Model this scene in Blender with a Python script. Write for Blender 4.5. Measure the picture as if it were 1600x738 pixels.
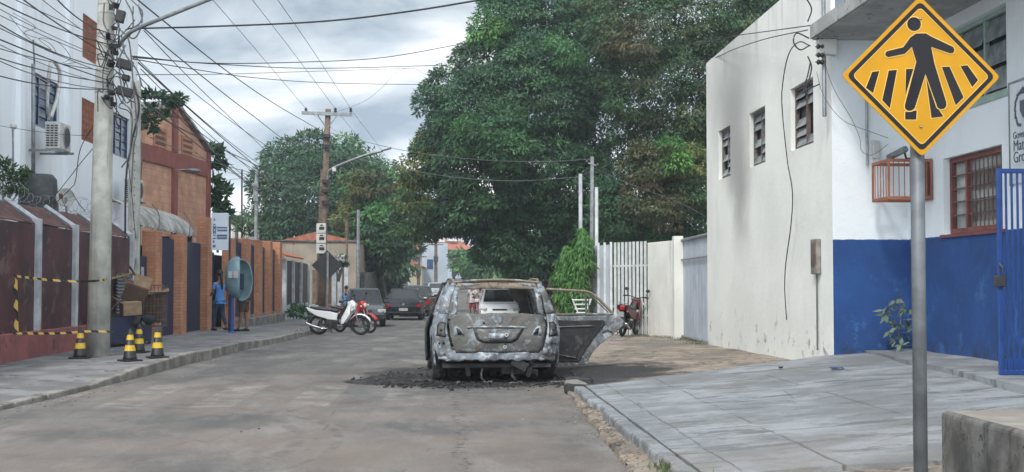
import bpy, math, random
import numpy as np
from mathutils import Vector, Matrix, Euler
R = math.radians
for o in list(bpy.data.objects): bpy.data.objects.remove(o)
C = bpy.context.scene.collection
sc = bpy.context.scene
rnd = random.Random(7)

# ------------------------------------------------------------ camera, sky, sun, exposure
F = 2000.0
YAW, PITCH, EYE = math.atan(98/2001.4), math.atan(76/2000.0), 1.35
cam_d = bpy.data.cameras.new('camera'); cam = bpy.data.objects.new('camera', cam_d); C.objects.link(cam)
cam_d.sensor_width = 36; cam_d.lens = 36*F/1600; cam_d.clip_start = 0.1; cam_d.clip_end = 3000
cam.location = (0, 0, EYE); cam.rotation_euler = (R(90)+PITCH, 0, -YAW)
sc.camera = cam
sc.view_settings.view_transform = 'Standard'; sc.view_settings.look = 'None'
sc.view_settings.exposure = 0.52; sc.view_settings.gamma = 1.0; sc.view_settings.use_curve_mapping = False
SUN = Vector((-0.34, -0.66, 0.78)).normalized()
world = bpy.data.worlds.new('World'); sc.world = world; world.use_nodes = True
nt = world.node_tree; nt.nodes.clear()
def wn(t, **k):
    n = nt.nodes.new(t)
    for a, b in k.items(): setattr(n, a, b)
    return n
L = nt.links.new
out = wn('ShaderNodeOutputWorld'); bg = wn('ShaderNodeBackground'); bg.inputs[1].default_value = 0.1
sky = wn('ShaderNodeTexSky', sky_type='NISHITA', sun_disc=False)
sky.sun_elevation = math.asin(SUN.z); sky.sun_rotation = math.atan2(SUN.x, SUN.y)
sky.air_density = 1.0; sky.dust_density = 2.0; sky.ozone_density = 1.5
tc = wn('ShaderNodeTexCoord'); mp = wn('ShaderNodeMapping'); mp.inputs['Scale'].default_value = (1.0, 1.0, 2.6)
mp.inputs['Location'].default_value = (0.35, 0.1, 0.12)
n1 = wn('ShaderNodeTexNoise'); n1.inputs['Scale'].default_value = 5.5; n1.inputs['Detail'].default_value = 7; n1.inputs['Roughness'].default_value = 0.52; n1.inputs['Distortion'].default_value = 0.35
r1 = wn('ShaderNodeValToRGB')
e = r1.color_ramp.elements
e[0].position = 0.36; e[0].color = (3.2, 4.0, 4.9, 1); e[1].position = 0.64; e[1].color = (10.4, 10.4, 10.4, 1)
m_ = e.new(0.50); m_.color = (6.3, 7.0, 7.6, 1)
sep = wn('ShaderNodeSeparateXYZ')
mr = wn('ShaderNodeMapRange'); mr.inputs[1].default_value = 0.0; mr.inputs[2].default_value = 0.26; mr.inputs[3].default_value = 1.12; mr.inputs[4].default_value = 0.80
mul = wn('ShaderNodeMix', data_type='RGBA', blend_type='MULTIPLY'); mul.inputs[0].default_value = 1
n2 = wn('ShaderNodeTexNoise'); n2.inputs['Scale'].default_value = 2.3; n2.inputs['Detail'].default_value = 4
r2 = wn('ShaderNodeValToRGB'); r2.color_ramp.elements[0].position = 0.25; r2.color_ramp.elements[1].position = 0.42
mx = wn('ShaderNodeMix', data_type='RGBA')
L(tc.outputs['Generated'], mp.inputs[0]); L(mp.outputs[0], n1.inputs[0]); L(n1.outputs[0], r1.inputs[0])
L(mp.outputs[0], n2.inputs[0]); L(n2.outputs[0], r2.inputs[0])
L(tc.outputs['Generated'], sep.inputs[0]); L(sep.outputs[2], mr.inputs[0])
mr2 = wn('ShaderNodeMapRange'); mr2.inputs[1].default_value = 0.27; mr2.inputs[2].default_value = 0.75; mr2.inputs[3].default_value = 1.0; mr2.inputs[4].default_value = 1.15   # thinner, brighter cloud overhead
mr3 = wn('ShaderNodeMapRange'); mr3.inputs[1].default_value = 0.25; mr3.inputs[2].default_value = -0.6; mr3.inputs[3].default_value = 1.0; mr3.inputs[4].default_value = 2.5   # and brighter on the sun's side of the sky
ma = wn('ShaderNodeMath', operation='MULTIPLY'); mb0 = wn('ShaderNodeMath', operation='MULTIPLY')
L(sep.outputs[2], mr2.inputs[0]); L(sep.outputs[1], mr3.inputs[0]); L(mr2.outputs[0], ma.inputs[0]); L(mr3.outputs[0], ma.inputs[1]); L(ma.outputs[0], mb0.inputs[0]); L(mr.outputs[0], mb0.inputs[1])
L(r1.outputs[0], mul.inputs[6]); L(mb0.outputs[0], mul.inputs[7])
L(r2.outputs[0], mx.inputs[0]); L(sky.outputs[0], mx.inputs[6]); L(mul.outputs[2], mx.inputs[7])
L(mx.outputs[2], bg.inputs[0]); L(bg.outputs[0], out.inputs[0])
sd = bpy.data.lights.new('sun', 'SUN'); sun = bpy.data.objects.new('sun', sd); C.objects.link(sun)
sd.energy = 2.0; sd.angle = R(10); sd.color = (1.0, 0.95, 0.87)
sun.rotation_euler = SUN.to_track_quat('Z', 'Y').to_euler()

# ------------------------------------------------------------ helpers
CAMROT = Euler((R(90)+PITCH, 0, -YAW)).to_matrix()
def at(px, py, Y=None, X=None, Z=None):
    """measured point of the photograph -> a point of the street, at a known depth, offset or height"""
    d = CAMROT @ Vector((px-800, 369-py, -F))
    t = Y/d.y if Y is not None else (X/d.x if X is not None else (Z-EYE)/d.z)
    return Vector((0, 0, EYE)) + d*t
def lerp(a, b, t): return a + (b-a)*t
_ZR = [(-60, 0.0), (26, 0.0), (36, -0.06), (46, -0.22), (60, -0.30), (80, -0.26), (105, 0.0), (130, 0.7), (170, 2.2), (220, 3.4), (3000, 3.4)]
def zr(y):
    for (a, za), (b, zb) in zip(_ZR, _ZR[1:]):
        if a <= y <= b: return lerp(za, zb, (y-a)/(b-a))
    return 0.0
class MB:
    def __init__(s): s.v = []; s.f = []
    def add(s, vs, fs):
        n = len(s.v); s.v += [tuple(v) for v in vs]; s.f += [tuple(i+n for i in f) for f in fs]; return s
    def box(s, x0, x1, y0, y1, z0, z1):
        return s.add([(x0,y0,z0),(x1,y0,z0),(x1,y1,z0),(x0,y1,z0),(x0,y0,z1),(x1,y0,z1),(x1,y1,z1),(x0,y1,z1)],
                     [(0,3,2,1),(4,5,6,7),(0,1,5,4),(1,2,6,5),(2,3,7,6),(3,0,4,7)])
    def obox(s, c, size, rot=(0,0,0)):
        m = Euler(rot).to_matrix(); c = Vector(c); a, b, d = size[0]/2, size[1]/2, size[2]/2
        vs = [c + m @ Vector(p) for p in [(-a,-b,-d),(a,-b,-d),(a,b,-d),(-a,b,-d),(-a,-b,d),(a,-b,d),(a,b,d),(-a,b,d)]]
        return s.add(vs, [(0,3,2,1),(4,5,6,7),(0,1,5,4),(1,2,6,5),(2,3,7,6),(3,0,4,7)])
    def tube(s, pts, r, n=8, r2=None, cap=True):
        pts = [Vector(p) for p in pts]; m = len(pts); vs = []
        if m < 2: return s
        ref = None
        for i, p in enumerate(pts):
            t = (pts[min(i+1, m-1)] - pts[max(i-1, 0)]).normalized()
            if ref is None or abs(ref.dot(t)) > .98: ref = Vector((0,0,1)) if abs(t.z) < .9 else Vector((1,0,0))
            a = t.cross(ref).normalized(); b = t.cross(a).normalized(); ref = -b if False else ref
            if callable(r): rr = r(i/(m-1))
            else: rr = r if r2 is None else lerp(r, r2, i/(m-1))
            vs += [p + a*math.cos(2*math.pi*k/n)*rr + b*math.sin(2*math.pi*k/n)*rr for k in range(n)]
        fs = [(i*n+k, i*n+(k+1)%n, (i+1)*n+(k+1)%n, (i+1)*n+k) for i in range(m-1) for k in range(n)]
        if cap: fs += [tuple(range(n))[::-1], tuple((m-1)*n+k for k in range(n))]
        return s.add(vs, fs)
    def lathe(s, prof, c=(0,0,0), axis='Z', n=20):
        vs = []
        for r, h in prof:
            for k in range(n):
                a = 2*math.pi*k/n; x, y = r*math.cos(a), r*math.sin(a)
                p = (x, y, h) if axis == 'Z' else ((h, x, y) if axis == 'X' else (y, h, x))
                vs.append((p[0]+c[0], p[1]+c[1], p[2]+c[2]))
        fs = [(i*n+k, i*n+(k+1)%n, (i+1)*n+(k+1)%n, (i+1)*n+k) for i in range(len(prof)-1) for k in range(n)]
        fs += [tuple(range(n))[::-1], tuple((len(prof)-1)*n+k for k in range(n))]
        return s.add(vs, fs)
    def prism(s, poly, fn, d0, d1):
        """poly of (u,v), fn(u,v,d)->xyz"""
        n = len(poly)
        vs = [fn(u, v, d0) for u, v in poly] + [fn(u, v, d1) for u, v in poly]
        return s.add(vs, [tuple(range(n))[::-1], tuple(range(n, 2*n))] + [(i, (i+1)%n, n+(i+1)%n, n+i) for i in range(n)])
    def grid(s, rows):
        m = len(rows[0]); vs = [p for r in rows for p in r]
        return s.add(vs, [(i*m+j, i*m+j+1, (i+1)*m+j+1, (i+1)*m+j) for i in range(len(rows)-1) for j in range(m-1)])
    def ball(s, c, r, n=10, sq=(1,1,1), jit=0):
        prof = []
        rows = []
        for i in range(n//2+1):
            th = math.pi*i/(n//2); row = []
            for k in range(n):
                ph = 2*math.pi*k/n; q = r*(1+(rnd.uniform(-jit, jit) if jit else 0))
                row.append((c[0]+q*sq[0]*math.sin(th)*math.cos(ph), c[1]+q*sq[1]*math.sin(th)*math.sin(ph), c[2]+q*sq[2]*math.cos(th)))
            row.append(row[0]); rows.append(row)
        return s.grid(rows)
    def build(s, name, m, parent=None, bevel=0, smooth=False, solid=0, seg=2, sub=0, offset=0):
        me = bpy.data.meshes.new(name); me.from_pydata(s.v, [], s.f); me.validate(); me.update()
        o = bpy.data.objects.new(name, me); C.objects.link(o)
        if m: me.materials.append(m)
        if smooth: me.polygons.foreach_set('use_smooth', [True]*len(me.polygons))
        if solid:
            q = o.modifiers.new('solid', 'SOLIDIFY'); q.thickness = solid; q.offset = offset
        if sub:
            q = o.modifiers.new('sub', 'SUBSURF'); q.levels = q.render_levels = sub
        if bevel:
            q = o.modifiers.new('bevel', 'BEVEL'); q.width = bevel; q.segments = seg; q.limit_method = 'ANGLE'; q.angle_limit = R(35)
            if seg > 1: q.harden_normals = False
        if parent: setp(o, parent)
        return o
def wm(o):
    m = o.matrix_basis.copy()
    return (wm(o.parent) @ o.matrix_parent_inverse @ m) if o.parent else m
def setp(o, parent):
    o.parent = parent; o.matrix_parent_inverse = wm(parent).inverted()
def tag(o, label, cat, group=None, kind=None):
    if label: o['label'] = label
    if cat: o['category'] = cat
    if group: o['group'] = group
    if kind: o['kind'] = kind
    return o
def thing(name, label, cat, loc=(0,0,0), group=None):
    o = bpy.data.objects.new(name, None); C.objects.link(o); o.location = loc; o.empty_display_size = .2
    bpy.context.view_layer.update if False else None
    o.matrix_basis = Matrix.Translation(Vector(loc))
    return tag(o, label, cat, group)
def struct(mb, name, m, **k):
    o = mb.build(name, m, **k); o['kind'] = 'structure'; return o
def place(o, loc, rz=0, ry=0, rx=0):
    o.location = loc; o.rotation_euler = (rx, ry, rz); return o
KIDS = lambda o: [c for c in bpy.data.objects if c.parent == o]
def copy_tree(o, parent=None):
    c = o.copy(); C.objects.link(c)
    if parent: c.parent = parent; c.matrix_parent_inverse = o.matrix_parent_inverse.copy()
    for k in KIDS(o): copy_tree(k, c)
    return c
def smooth_path(pts, k=6):
    pts = [Vector(p) for p in pts]
    if len(pts) < 3: return pts
    P = [pts[0]*2-pts[1]] + pts + [pts[-1]*2-pts[-2]]; out = []
    for i in range(1, len(P)-2):
        for j in range(k):
            t = j/k; a, b, c, d = P[i-1], P[i], P[i+1], P[i+2]
            out.append(0.5*((2*b)+(c-a)*t+(2*a-5*b+4*c-d)*t*t+(3*b-a-3*c+d)*t**3))
    return out + [pts[-1]]

# ------------------------------------------------------------ materials
def nodes(name):
    m = bpy.data.materials.new(name); m.use_nodes = True; t = m.node_tree
    b = t.nodes['Principled BSDF']
    return m, t, b
class NT:
    def __init__(s, t): s.t = t; s.co = t.nodes.new('ShaderNodeTexCoord').outputs['Object']
    def noise(s, scale, detail=6, rough=.6, vec=None, dist=0, sc3=None):
        n = s.t.nodes.new('ShaderNodeTexNoise'); n.inputs['Scale'].default_value = scale; n.inputs['Detail'].default_value = detail
        n.inputs['Roughness'].default_value = rough; n.inputs['Distortion'].default_value = dist
        v = vec or s.co
        if sc3:
            mp = s.t.nodes.new('ShaderNodeMapping'); mp.inputs['Scale'].default_value = sc3; s.t.links.new(v, mp.inputs[0]); v = mp.outputs[0]
        s.t.links.new(v, n.inputs[0]); return n.outputs[0]
    def vor(s, scale, feat='F1', sc3=None):
        n = s.t.nodes.new('ShaderNodeTexVoronoi'); n.feature = feat; n.inputs['Scale'].default_value = scale
        v = s.co
        if sc3:
            mp = s.t.nodes.new('ShaderNodeMapping'); mp.inputs['Scale'].default_value = sc3; s.t.links.new(v, mp.inputs[0]); v = mp.outputs[0]
        s.t.links.new(v, n.inputs['Vector']); return n.outputs['Distance']
    def ramp(s, v, a, b, x=0.0, y=1.0, smooth=True):
        n = s.t.nodes.new('ShaderNodeMapRange'); n.interpolation_type = 'SMOOTHSTEP' if smooth else 'LINEAR'
        s.t.links.new(v, n.inputs[0])
        if a > b: a, b, x, y = b, a, y, x
        for i, q in enumerate((a, b, x, y)): n.inputs[i+1].default_value = q
        return n.outputs[0]
    def math(s, op, a, b=None, c=None):
        n = s.t.nodes.new('ShaderNodeMath'); n.operation = op
        for i, q in enumerate((a, b, c)):
            if q is None: continue
            if isinstance(q, (int, float)): n.inputs[i].default_value = q
            else: s.t.links.new(q, n.inputs[i])
        return n.outputs[0]
    def mix(s, f, a, b, mode='MIX'):
        n = s.t.nodes.new('ShaderNodeMix'); n.data_type = 'RGBA'; n.blend_type = mode
        for i, q in ((0, f), (6, a), (7, b)):
            if isinstance(q, (int, float)): n.inputs[i].default_value = q
            elif isinstance(q, tuple): n.inputs[i].default_value = (*q[:3], 1)
            else: s.t.links.new(q, n.inputs[i])
        return n.outputs[2]
    def xyz(s):
        n = s.t.nodes.new('ShaderNodeSeparateXYZ'); s.t.links.new(s.co, n.inputs[0]); return n.outputs
    def bump(s, h, b, dist=.01, strength=.6):
        n = s.t.nodes.new('ShaderNodeBump'); n.inputs['Distance'].default_value = dist; n.inputs['Strength'].default_value = strength
        s.t.links.new(h, n.inputs['Height']); s.t.links.new(n.outputs[0], b.inputs['Normal'])
def mat(name, c1, c2=None, scale=4, rough=.75, metal=0, bump=0, bscale=None, spots=None, streak=None, lo=.38, hi=.64, spec=None):
    m, t, b = nodes(name); q = NT(t)
    b.inputs['Roughness'].default_value = rough; b.inputs['Metallic'].default_value = metal
    if spec is not None: b.inputs['Specular IOR Level'].default_value = spec
    if c2 is None: c2 = tuple(x*.78 for x in c1)
    col = q.mix(q.ramp(q.noise(scale, 8, .62), lo, hi), c2, c1)
    if streak: # vertical run marks: (colour, amount, scale)
        k = q.noise(streak[2], 5, .7, sc3=(1, 1, .09)); col = q.mix(q.math('MULTIPLY', q.ramp(k, .5, .75), streak[1]), col, streak[0])
    if spots:  # (colour, threshold, scale)
        col = q.mix(q.ramp(q.noise(spots[2], 5, .7), spots[1], spots[1]+.06), col, spots[0])
    t.links.new(col, b.inputs['Base Color'])
    if bump: q.bump(q.noise(bscale or scale*8, 5, .6), b, bump)
    return m
MT = {}
MT['white_post'] = mat('white painted concrete', (.50,.53,.56), (.34,.36,.38), 3, .8, streak=((.16,.15,.14), .55, 6))
MT['concrete'] = mat('pole concrete', (.50,.50,.45), (.34,.34,.31), 2.5, .9, bump=.004, streak=((.12,.11,.10), .6, 7))
MT['sidewalk'] = mat('sidewalk concrete', (.20,.20,.205), (.12,.12,.123), 1.1, .9, bump=.008, bscale=14, spots=((.075,.072,.07), .56, 2.4), lo=.42, hi=.58)
MT['kerb'] = mat('kerb concrete', (.26,.24,.215), (.13,.12,.11), 2.2, .9, bump=.008, bscale=12, spots=((.06,.055,.05), .6, 3))
MT['maroon'] = mat('maroon sheet', (.085,.024,.030), (.040,.014,.020), 1.6, .5, spots=((.13,.075,.065), .57, 2.2), streak=((.02,.012,.014), .7, 5), lo=.42, hi=.58)
MT['pink'] = mat('faded red plinth', (.30,.095,.09), (.20,.07,.07), 2, .85, spots=((.10,.05,.05), .6, 3))
MT['navy'] = mat('navy panel', (.012,.022,.065), (.009,.015,.045), 3, .55)
MT['blue_metal'] = mat('blue painted steel', (.015,.06,.24), (.012,.045,.18), 5, .4)
MT['sign_pole'] = mat('dull galvanised pole', (.13,.145,.155), (.09,.10,.11), 7, .55, metal=.3, streak=((.07,.07,.07), .5, 14))
MT['steel'] = mat('galvanised steel', (.30,.32,.33), (.20,.215,.225), 6, .45, metal=.5, streak=((.15,.14,.13), .4, 9))
MT['dark_steel'] = mat('dark steel', (.05,.052,.055), (.03,.03,.03), 6, .5, metal=.3)
MT['cable'] = mat('cable black', (.022,.024,.028), (.015,.015,.018), 6, .6)
MT['cable_grey'] = mat('cable grey', (.11,.115,.12), (.07,.07,.075), 6, .6)
MT['white_wall'] = mat('white house wall', (.78,.81,.84), (.74,.78,.82), .5, .85, streak=((.35,.37,.40), .35, 2))
MT['beige'] = mat('beige house wall', (.30,.255,.20), (.22,.19,.15), 1, .9, spots=((.10,.09,.08), .62, 1.4), streak=((.1,.09,.08), .5, 3))
MT['wood'] = mat('weathered wood pole', (.16,.115,.085), (.09,.065,.05), 3, .9, streak=((.05,.04,.035), .6, 10))
MT['brown_grille'] = mat('terracotta grille', (.30,.115,.065), (.22,.085,.05), 5, .85)
MT['redbrown'] = mat('red brown paint', (.20,.055,.045), (.13,.04,.035), 4, .6)
MT['grey_frame'] = mat('grey oxidised window frame', (.17,.165,.155), (.09,.085,.08), 9, .7)
MT['rust_frame'] = mat('rusty window frame', (.15,.10,.085), (.09,.065,.06), 9, .8, spots=((.22,.20,.18), .6, 11))
MT['black'] = mat('black plastic', (.014,.014,.016), (.009,.009,.01), 8, .5)
MT['rubber'] = mat('tyre rubber', (.018,.018,.018), (.012,.012,.012), 8, .85)
MT['yellow'] = mat('cone yellow', (.62,.42,.03), (.50,.33,.025), 10, .5, spots=((.25,.2,.08), .66, 14))
MT['sign_yellow'] = mat('sign yellow', (.50,.245,.004), (.43,.215,.004), 2.2, .5, spec=.25, spots=((.46,.24,.02), .68, 22))
MT['sign_black'] = mat('sign black', (.013,.014,.018), (.02,.02,.024), 5, .6, spec=.15)
MT['sign_line'] = mat('sign pale line', (.72,.45,.10), None, 5, .4)
MT['cardboard'] = mat('cardboard', (.30,.205,.12), (.20,.14,.085), 4, .9)
MT['cardboard_dark'] = mat('brown cardboard', (.12,.07,.045), (.08,.05,.035), 4, .9)
MT['skin'] = mat('skin', (.22,.115,.075), (.19,.10,.065), 9, .55)
MT['hair'] = mat('hair', (.012,.010,.010), None, 9, .5)
MT['denim'] = mat('denim', (.035,.065,.13), (.022,.042,.09), 12, .9)
MT['tee_blue'] = mat('blue cotton', (.09,.27,.62), (.07,.21,.5), 8, .9)
MT['khaki'] = mat('brown shorts cloth', (.10,.06,.042), (.07,.045,.03), 8, .9)
MT['cloth_dark'] = mat('dark cloth', (.022,.024,.032), None, 8, .9)
MT['cloth_white'] = mat('pale cloth', (.5,.5,.5), None, 8, .9)
MT['cloth_red'] = mat('red cloth', (.35,.04,.03), None, 8, .9)
MT['metal_awning'] = mat('weathered white roofing', (.42,.42,.40), (.20,.19,.17), 2.5, .7, streak=((.15,.12,.10), .5, 5))
MT['whitegrey_gate'] = mat('bluish white gate sheet', (.42,.46,.52), (.33,.37,.43), 1.3, .6, streak=((.20,.21,.22), .4, 4))
MT['cream_wall'] = mat('cream painted fence wall', (.72,.72,.68), (.62,.62,.58), .9, .85, spots=((.18,.17,.14), .68, 2.5), streak=((.3,.29,.25), .5, 3))
MT['white_bars'] = mat('white painted bars', (.60,.63,.62), (.48,.5,.5), 4, .6)
MT['ac'] = mat('air conditioner casing', (.55,.55,.52), (.42,.42,.40), 5, .6, streak=((.25,.23,.2), .4, 8))
MT['roof_tile'] = mat('red roof tile', (.38,.125,.075), (.24,.085,.055), 3, .85)
MT['ceramic'] = mat('dark ceramic', (.03,.025,.025), None, 5, .25)
MT['offwhite'] = mat('off white plastic', (.55,.55,.52), (.42,.42,.4), 4, .5)
MT['paint_white'] = mat('white car paint', (.80,.81,.82), (.74,.76,.78), 2, .25)
MT['paint_black'] = mat('black car paint', (.012,.015,.022), (.010,.012,.018), 2, .18)
MT['paint_graphite'] = mat('dark graphite car paint', (.035,.045,.052), (.03,.038,.045), 2, .22)
MT['paint_silver'] = mat('silver car paint', (.36,.38,.40), None, 2, .3, metal=.4)
MT['paint_wine'] = mat('dark wine car paint', (.05,.012,.015), (.035,.01,.012), 2, .25)
MT['paint_darkred'] = mat('dull dark red plastic', (.13,.015,.018), (.06,.01,.012), 9, .4)
MT['paint_red'] = mat('red motorcycle plastic', (.42,.03,.025), (.34,.025,.02), 3, .28)
MT['chrome'] = mat('chrome', (.6,.6,.6), (.45,.45,.45), 8, .2, metal=1)
MT['alloy'] = mat('alloy', (.32,.33,.34), (.22,.22,.23), 8, .35, metal=.7)
MT['glass_dark'] = mat('dark car glass', (.010,.013,.016), (.008,.010,.013), 2, .08, spec=.7)
MT['lamp_clear'] = mat('clear lamp lens', (.55,.55,.50), (.35,.35,.33), 12, .12)
MT['lamp_red'] = mat('red lamp lens', (.35,.012,.012), (.22,.01,.01), 12, .15)
MT['plate'] = mat('licence plate', (.42,.43,.44), (.34,.35,.36), 20, .5)
MT['bark'] = mat('bark', (.075,.058,.045), (.04,.032,.026), 3, .95, bump=.02, bscale=12)
MT['bark_pale'] = mat('pale bark', (.16,.14,.12), (.10,.085,.07), 5, .95)
MT['ash'] = mat('ash and cinders', (.032,.031,.032), (.012,.012,.012), 6, .95, spots=((.16,.16,.165), .66, 14))
MT['mortar'] = mat('grey mortar block', (.16,.155,.145), (.06,.057,.054), 3, .95, bump=.012, bscale=20, streak=((.018,.018,.018), .95, 9), spots=((.035,.033,.03), .58, 5))
MT['dirt_top'] = mat('sandy top', (.30,.27,.235), (.21,.185,.16), 2.2, .95, bump=.01, bscale=16)
MT['booth'] = mat('turquoise fibreglass', (.19,.30,.33), (.12,.20,.23), 2.5, .35, spots=((.25,.33,.34), .62, 5))
MT['grille_dark'] = mat('dark louvre', (.04,.045,.05), (.02,.022,.025), 6, .5)
MT['louvre_glass'] = mat('dusty louvre glass', (.24,.28,.29), (.12,.14,.15), 5, .3)
MT['mint'] = mat('mint green frame', (.30,.42,.36), (.24,.34,.30), 5, .5)
MT['blue_window'] = mat('blue window glass', (.022,.055,.13), (.015,.035,.09), 2, .15)

def brick(name, c1, c2, mortar, scale=1, course=.2, length=.3, plane='Y'):
    m, t, b = nodes(name); q = NT(t); s = q.xyz()
    cb = t.nodes.new('ShaderNodeCombineXYZ')
    t.links.new(q.math('ADD', s[0], s[1]), cb.inputs[0]); t.links.new(s[2], cb.inputs[1])
    br = t.nodes.new('ShaderNodeTexBrick'); t.links.new(cb.outputs[0], br.inputs['Vector'])
    br.inputs['Scale'].default_value = 1; br.inputs['Brick Width'].default_value = length; br.inputs['Row Height'].default_value = course
    br.inputs['Mortar Size'].default_value = .008; br.inputs['Color1'].default_value = (*c1, 1); br.inputs['Color2'].default_value = (*c2, 1); br.inputs['Mortar'].default_value = (*mortar, 1)
    br.inputs['Mortar Smooth'].default_value = .4
    col = q.mix(q.ramp(q.noise(1.6, 7, .65), .35, .68, .0, .55), br.outputs['Color'], tuple(x*.45 for x in c1))
    col = q.mix(q.ramp(q.noise(9, 4, .7), .5, .75, 0, .35), col, (.5,.33,.22))
    t.links.new(col, b.inputs['Base Color']); b.inputs['Roughness'].default_value = .9
    q.bump(br.outputs['Fac'], b, -.01, .8)
    return m
MT['brick'] = brick('orange brick', (.54,.24,.13), (.44,.18,.095), (.27,.17,.12), course=.075, length=.22)
MT['block'] = brick('hollow clay block', (.62,.34,.225), (.53,.275,.18), (.42,.28,.22), course=.20, length=.30)
MT['band'] = mat('maroon band paint', (.26,.085,.07), (.20,.065,.055), 2, .85)

def wall_right(name, base, dark, blue=None):
    m, t, b = nodes(name); q = NT(t); s = q.xyz()
    col = q.mix(q.ramp(q.noise(.8, 8, .6), .40, .62), tuple(x*.92 for x in base), base)
    col = q.mix(q.ramp(q.noise(2.6, 7, .7, sc3=(1,1,.25)), .55, .66, 0, .10), col, tuple(x*.62 for x in base))
    # soot that drifted up the wall between and above the two far windows, with a long tail below
    w = q.noise(1.2, 5, .6)
    dd = q.math('ABSOLUTE', q.math('SUBTRACT', q.math('ADD', s[1], q.math('MULTIPLY', q.math('SUBTRACT', w, .5), 1.1)), q.math('ADD', 21.95, q.math('MULTIPLY', s[2], .33))))
    wd_ = q.ramp(s[2], 2.4, 5.0, 1.05, 3.0)
    g = q.math('MULTIPLY', q.ramp(q.math('DIVIDE', dd, wd_), 1.0, 0.0), q.math('MULTIPLY', q.ramp(s[2], 1.4, 3.2), q.ramp(s[2], 6.4, 4.6, .35, 1)))
    soot = q.math('MULTIPLY', g, .64)
    if dark: col = q.mix(soot, col, (.14,.14,.135))
    # mould and rubbed plaster near the ground and runs under the parapet
    ground = q.math('MULTIPLY', q.ramp(s[2], 1.15, .35), q.ramp(q.noise(3.2, 6, .75), .55, .68))
    col = q.mix(q.math('MULTIPLY', ground, .75), col, (.11,.12,.09))
    lip = q.math('MULTIPLY', q.ramp(s[2], 4.9, 5.9), q.ramp(q.noise(2.4, 5, .7, sc3=(1,1,.1)), .5, .72))
    if dark: col = q.mix(q.math('MULTIPLY', lip, .5), col, (.2,.19,.18))
    chip = q.ramp(q.noise(5.5, 5, .8), .70, .73)
    col = q.mix(q.math('MULTIPLY', chip, q.ramp(s[2], 4.0, 1.5)), col, (.28,.27,.26))
    if blue:
        edge = q.math('ADD', s[2], q.math('MULTIPLY', q.noise(7, 5, .7), .03))
        bl = q.mix(q.ramp(q.noise(1.3, 7, .65), .35, .7), (.008,.045,.165), (.012,.065,.23))
        sc_ = q.math('MULTIPLY', q.ramp(q.noise(2.3, 8, .78), .53, .66), q.ramp(s[2], 2.1, .9))
        bl = q.mix(q.math('MULTIPLY', sc_, .55), bl, (.05,.17,.40))
        bl = q.mix(q.math('MULTIPLY', q.ramp(s[2], .75, .45), q.ramp(q.noise(4, 5, .7), .45, .62)), bl, (.02,.03,.06))
        col = q.mix(q.ramp(edge, blue-.004, blue+.004, 0, 1, False), bl, col)
    t.links.new(col, b.inputs['Base Color']); b.inputs['Roughness'].default_value = .8
    q.bump(q.math('ADD', q.noise(22, 6, .65), q.math('MULTIPLY', q.noise(3, 4, .6), 1.5)), b, .010)
    return m
MT['wall_side'] = wall_right('cream wall with soot', (.75,.755,.715), True)
MT['wall_blue'] = wall_right('white wall with blue dado', (.74,.79,.82), False, blue=1.985)

def foliage(name, rough=.55):
    m, t, b = nodes(name)
    a = t.nodes.new('ShaderNodeAttribute'); a.attribute_name = 'col'
    t.links.new(a.outputs['Color'], b.inputs['Base Color']); b.inputs['Roughness'].default_value = rough
    b.inputs['Specular IOR Level'].default_value = .4
    tr = t.nodes.new('ShaderNodeBsdfTranslucent'); t.links.new(a.outputs['Color'], tr.inputs[0])
    mx = t.nodes.new('ShaderNodeMixShader'); mx.inputs[0].default_value = .25
    t.links.new(b.outputs[0], mx.inputs[1]); t.links.new(tr.outputs[0], mx.inputs[2])
    t.links.new(mx.outputs[0], t.nodes['Material Output'].inputs[0])
    return m
MT['leaf'] = foliage('leaves')

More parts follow.
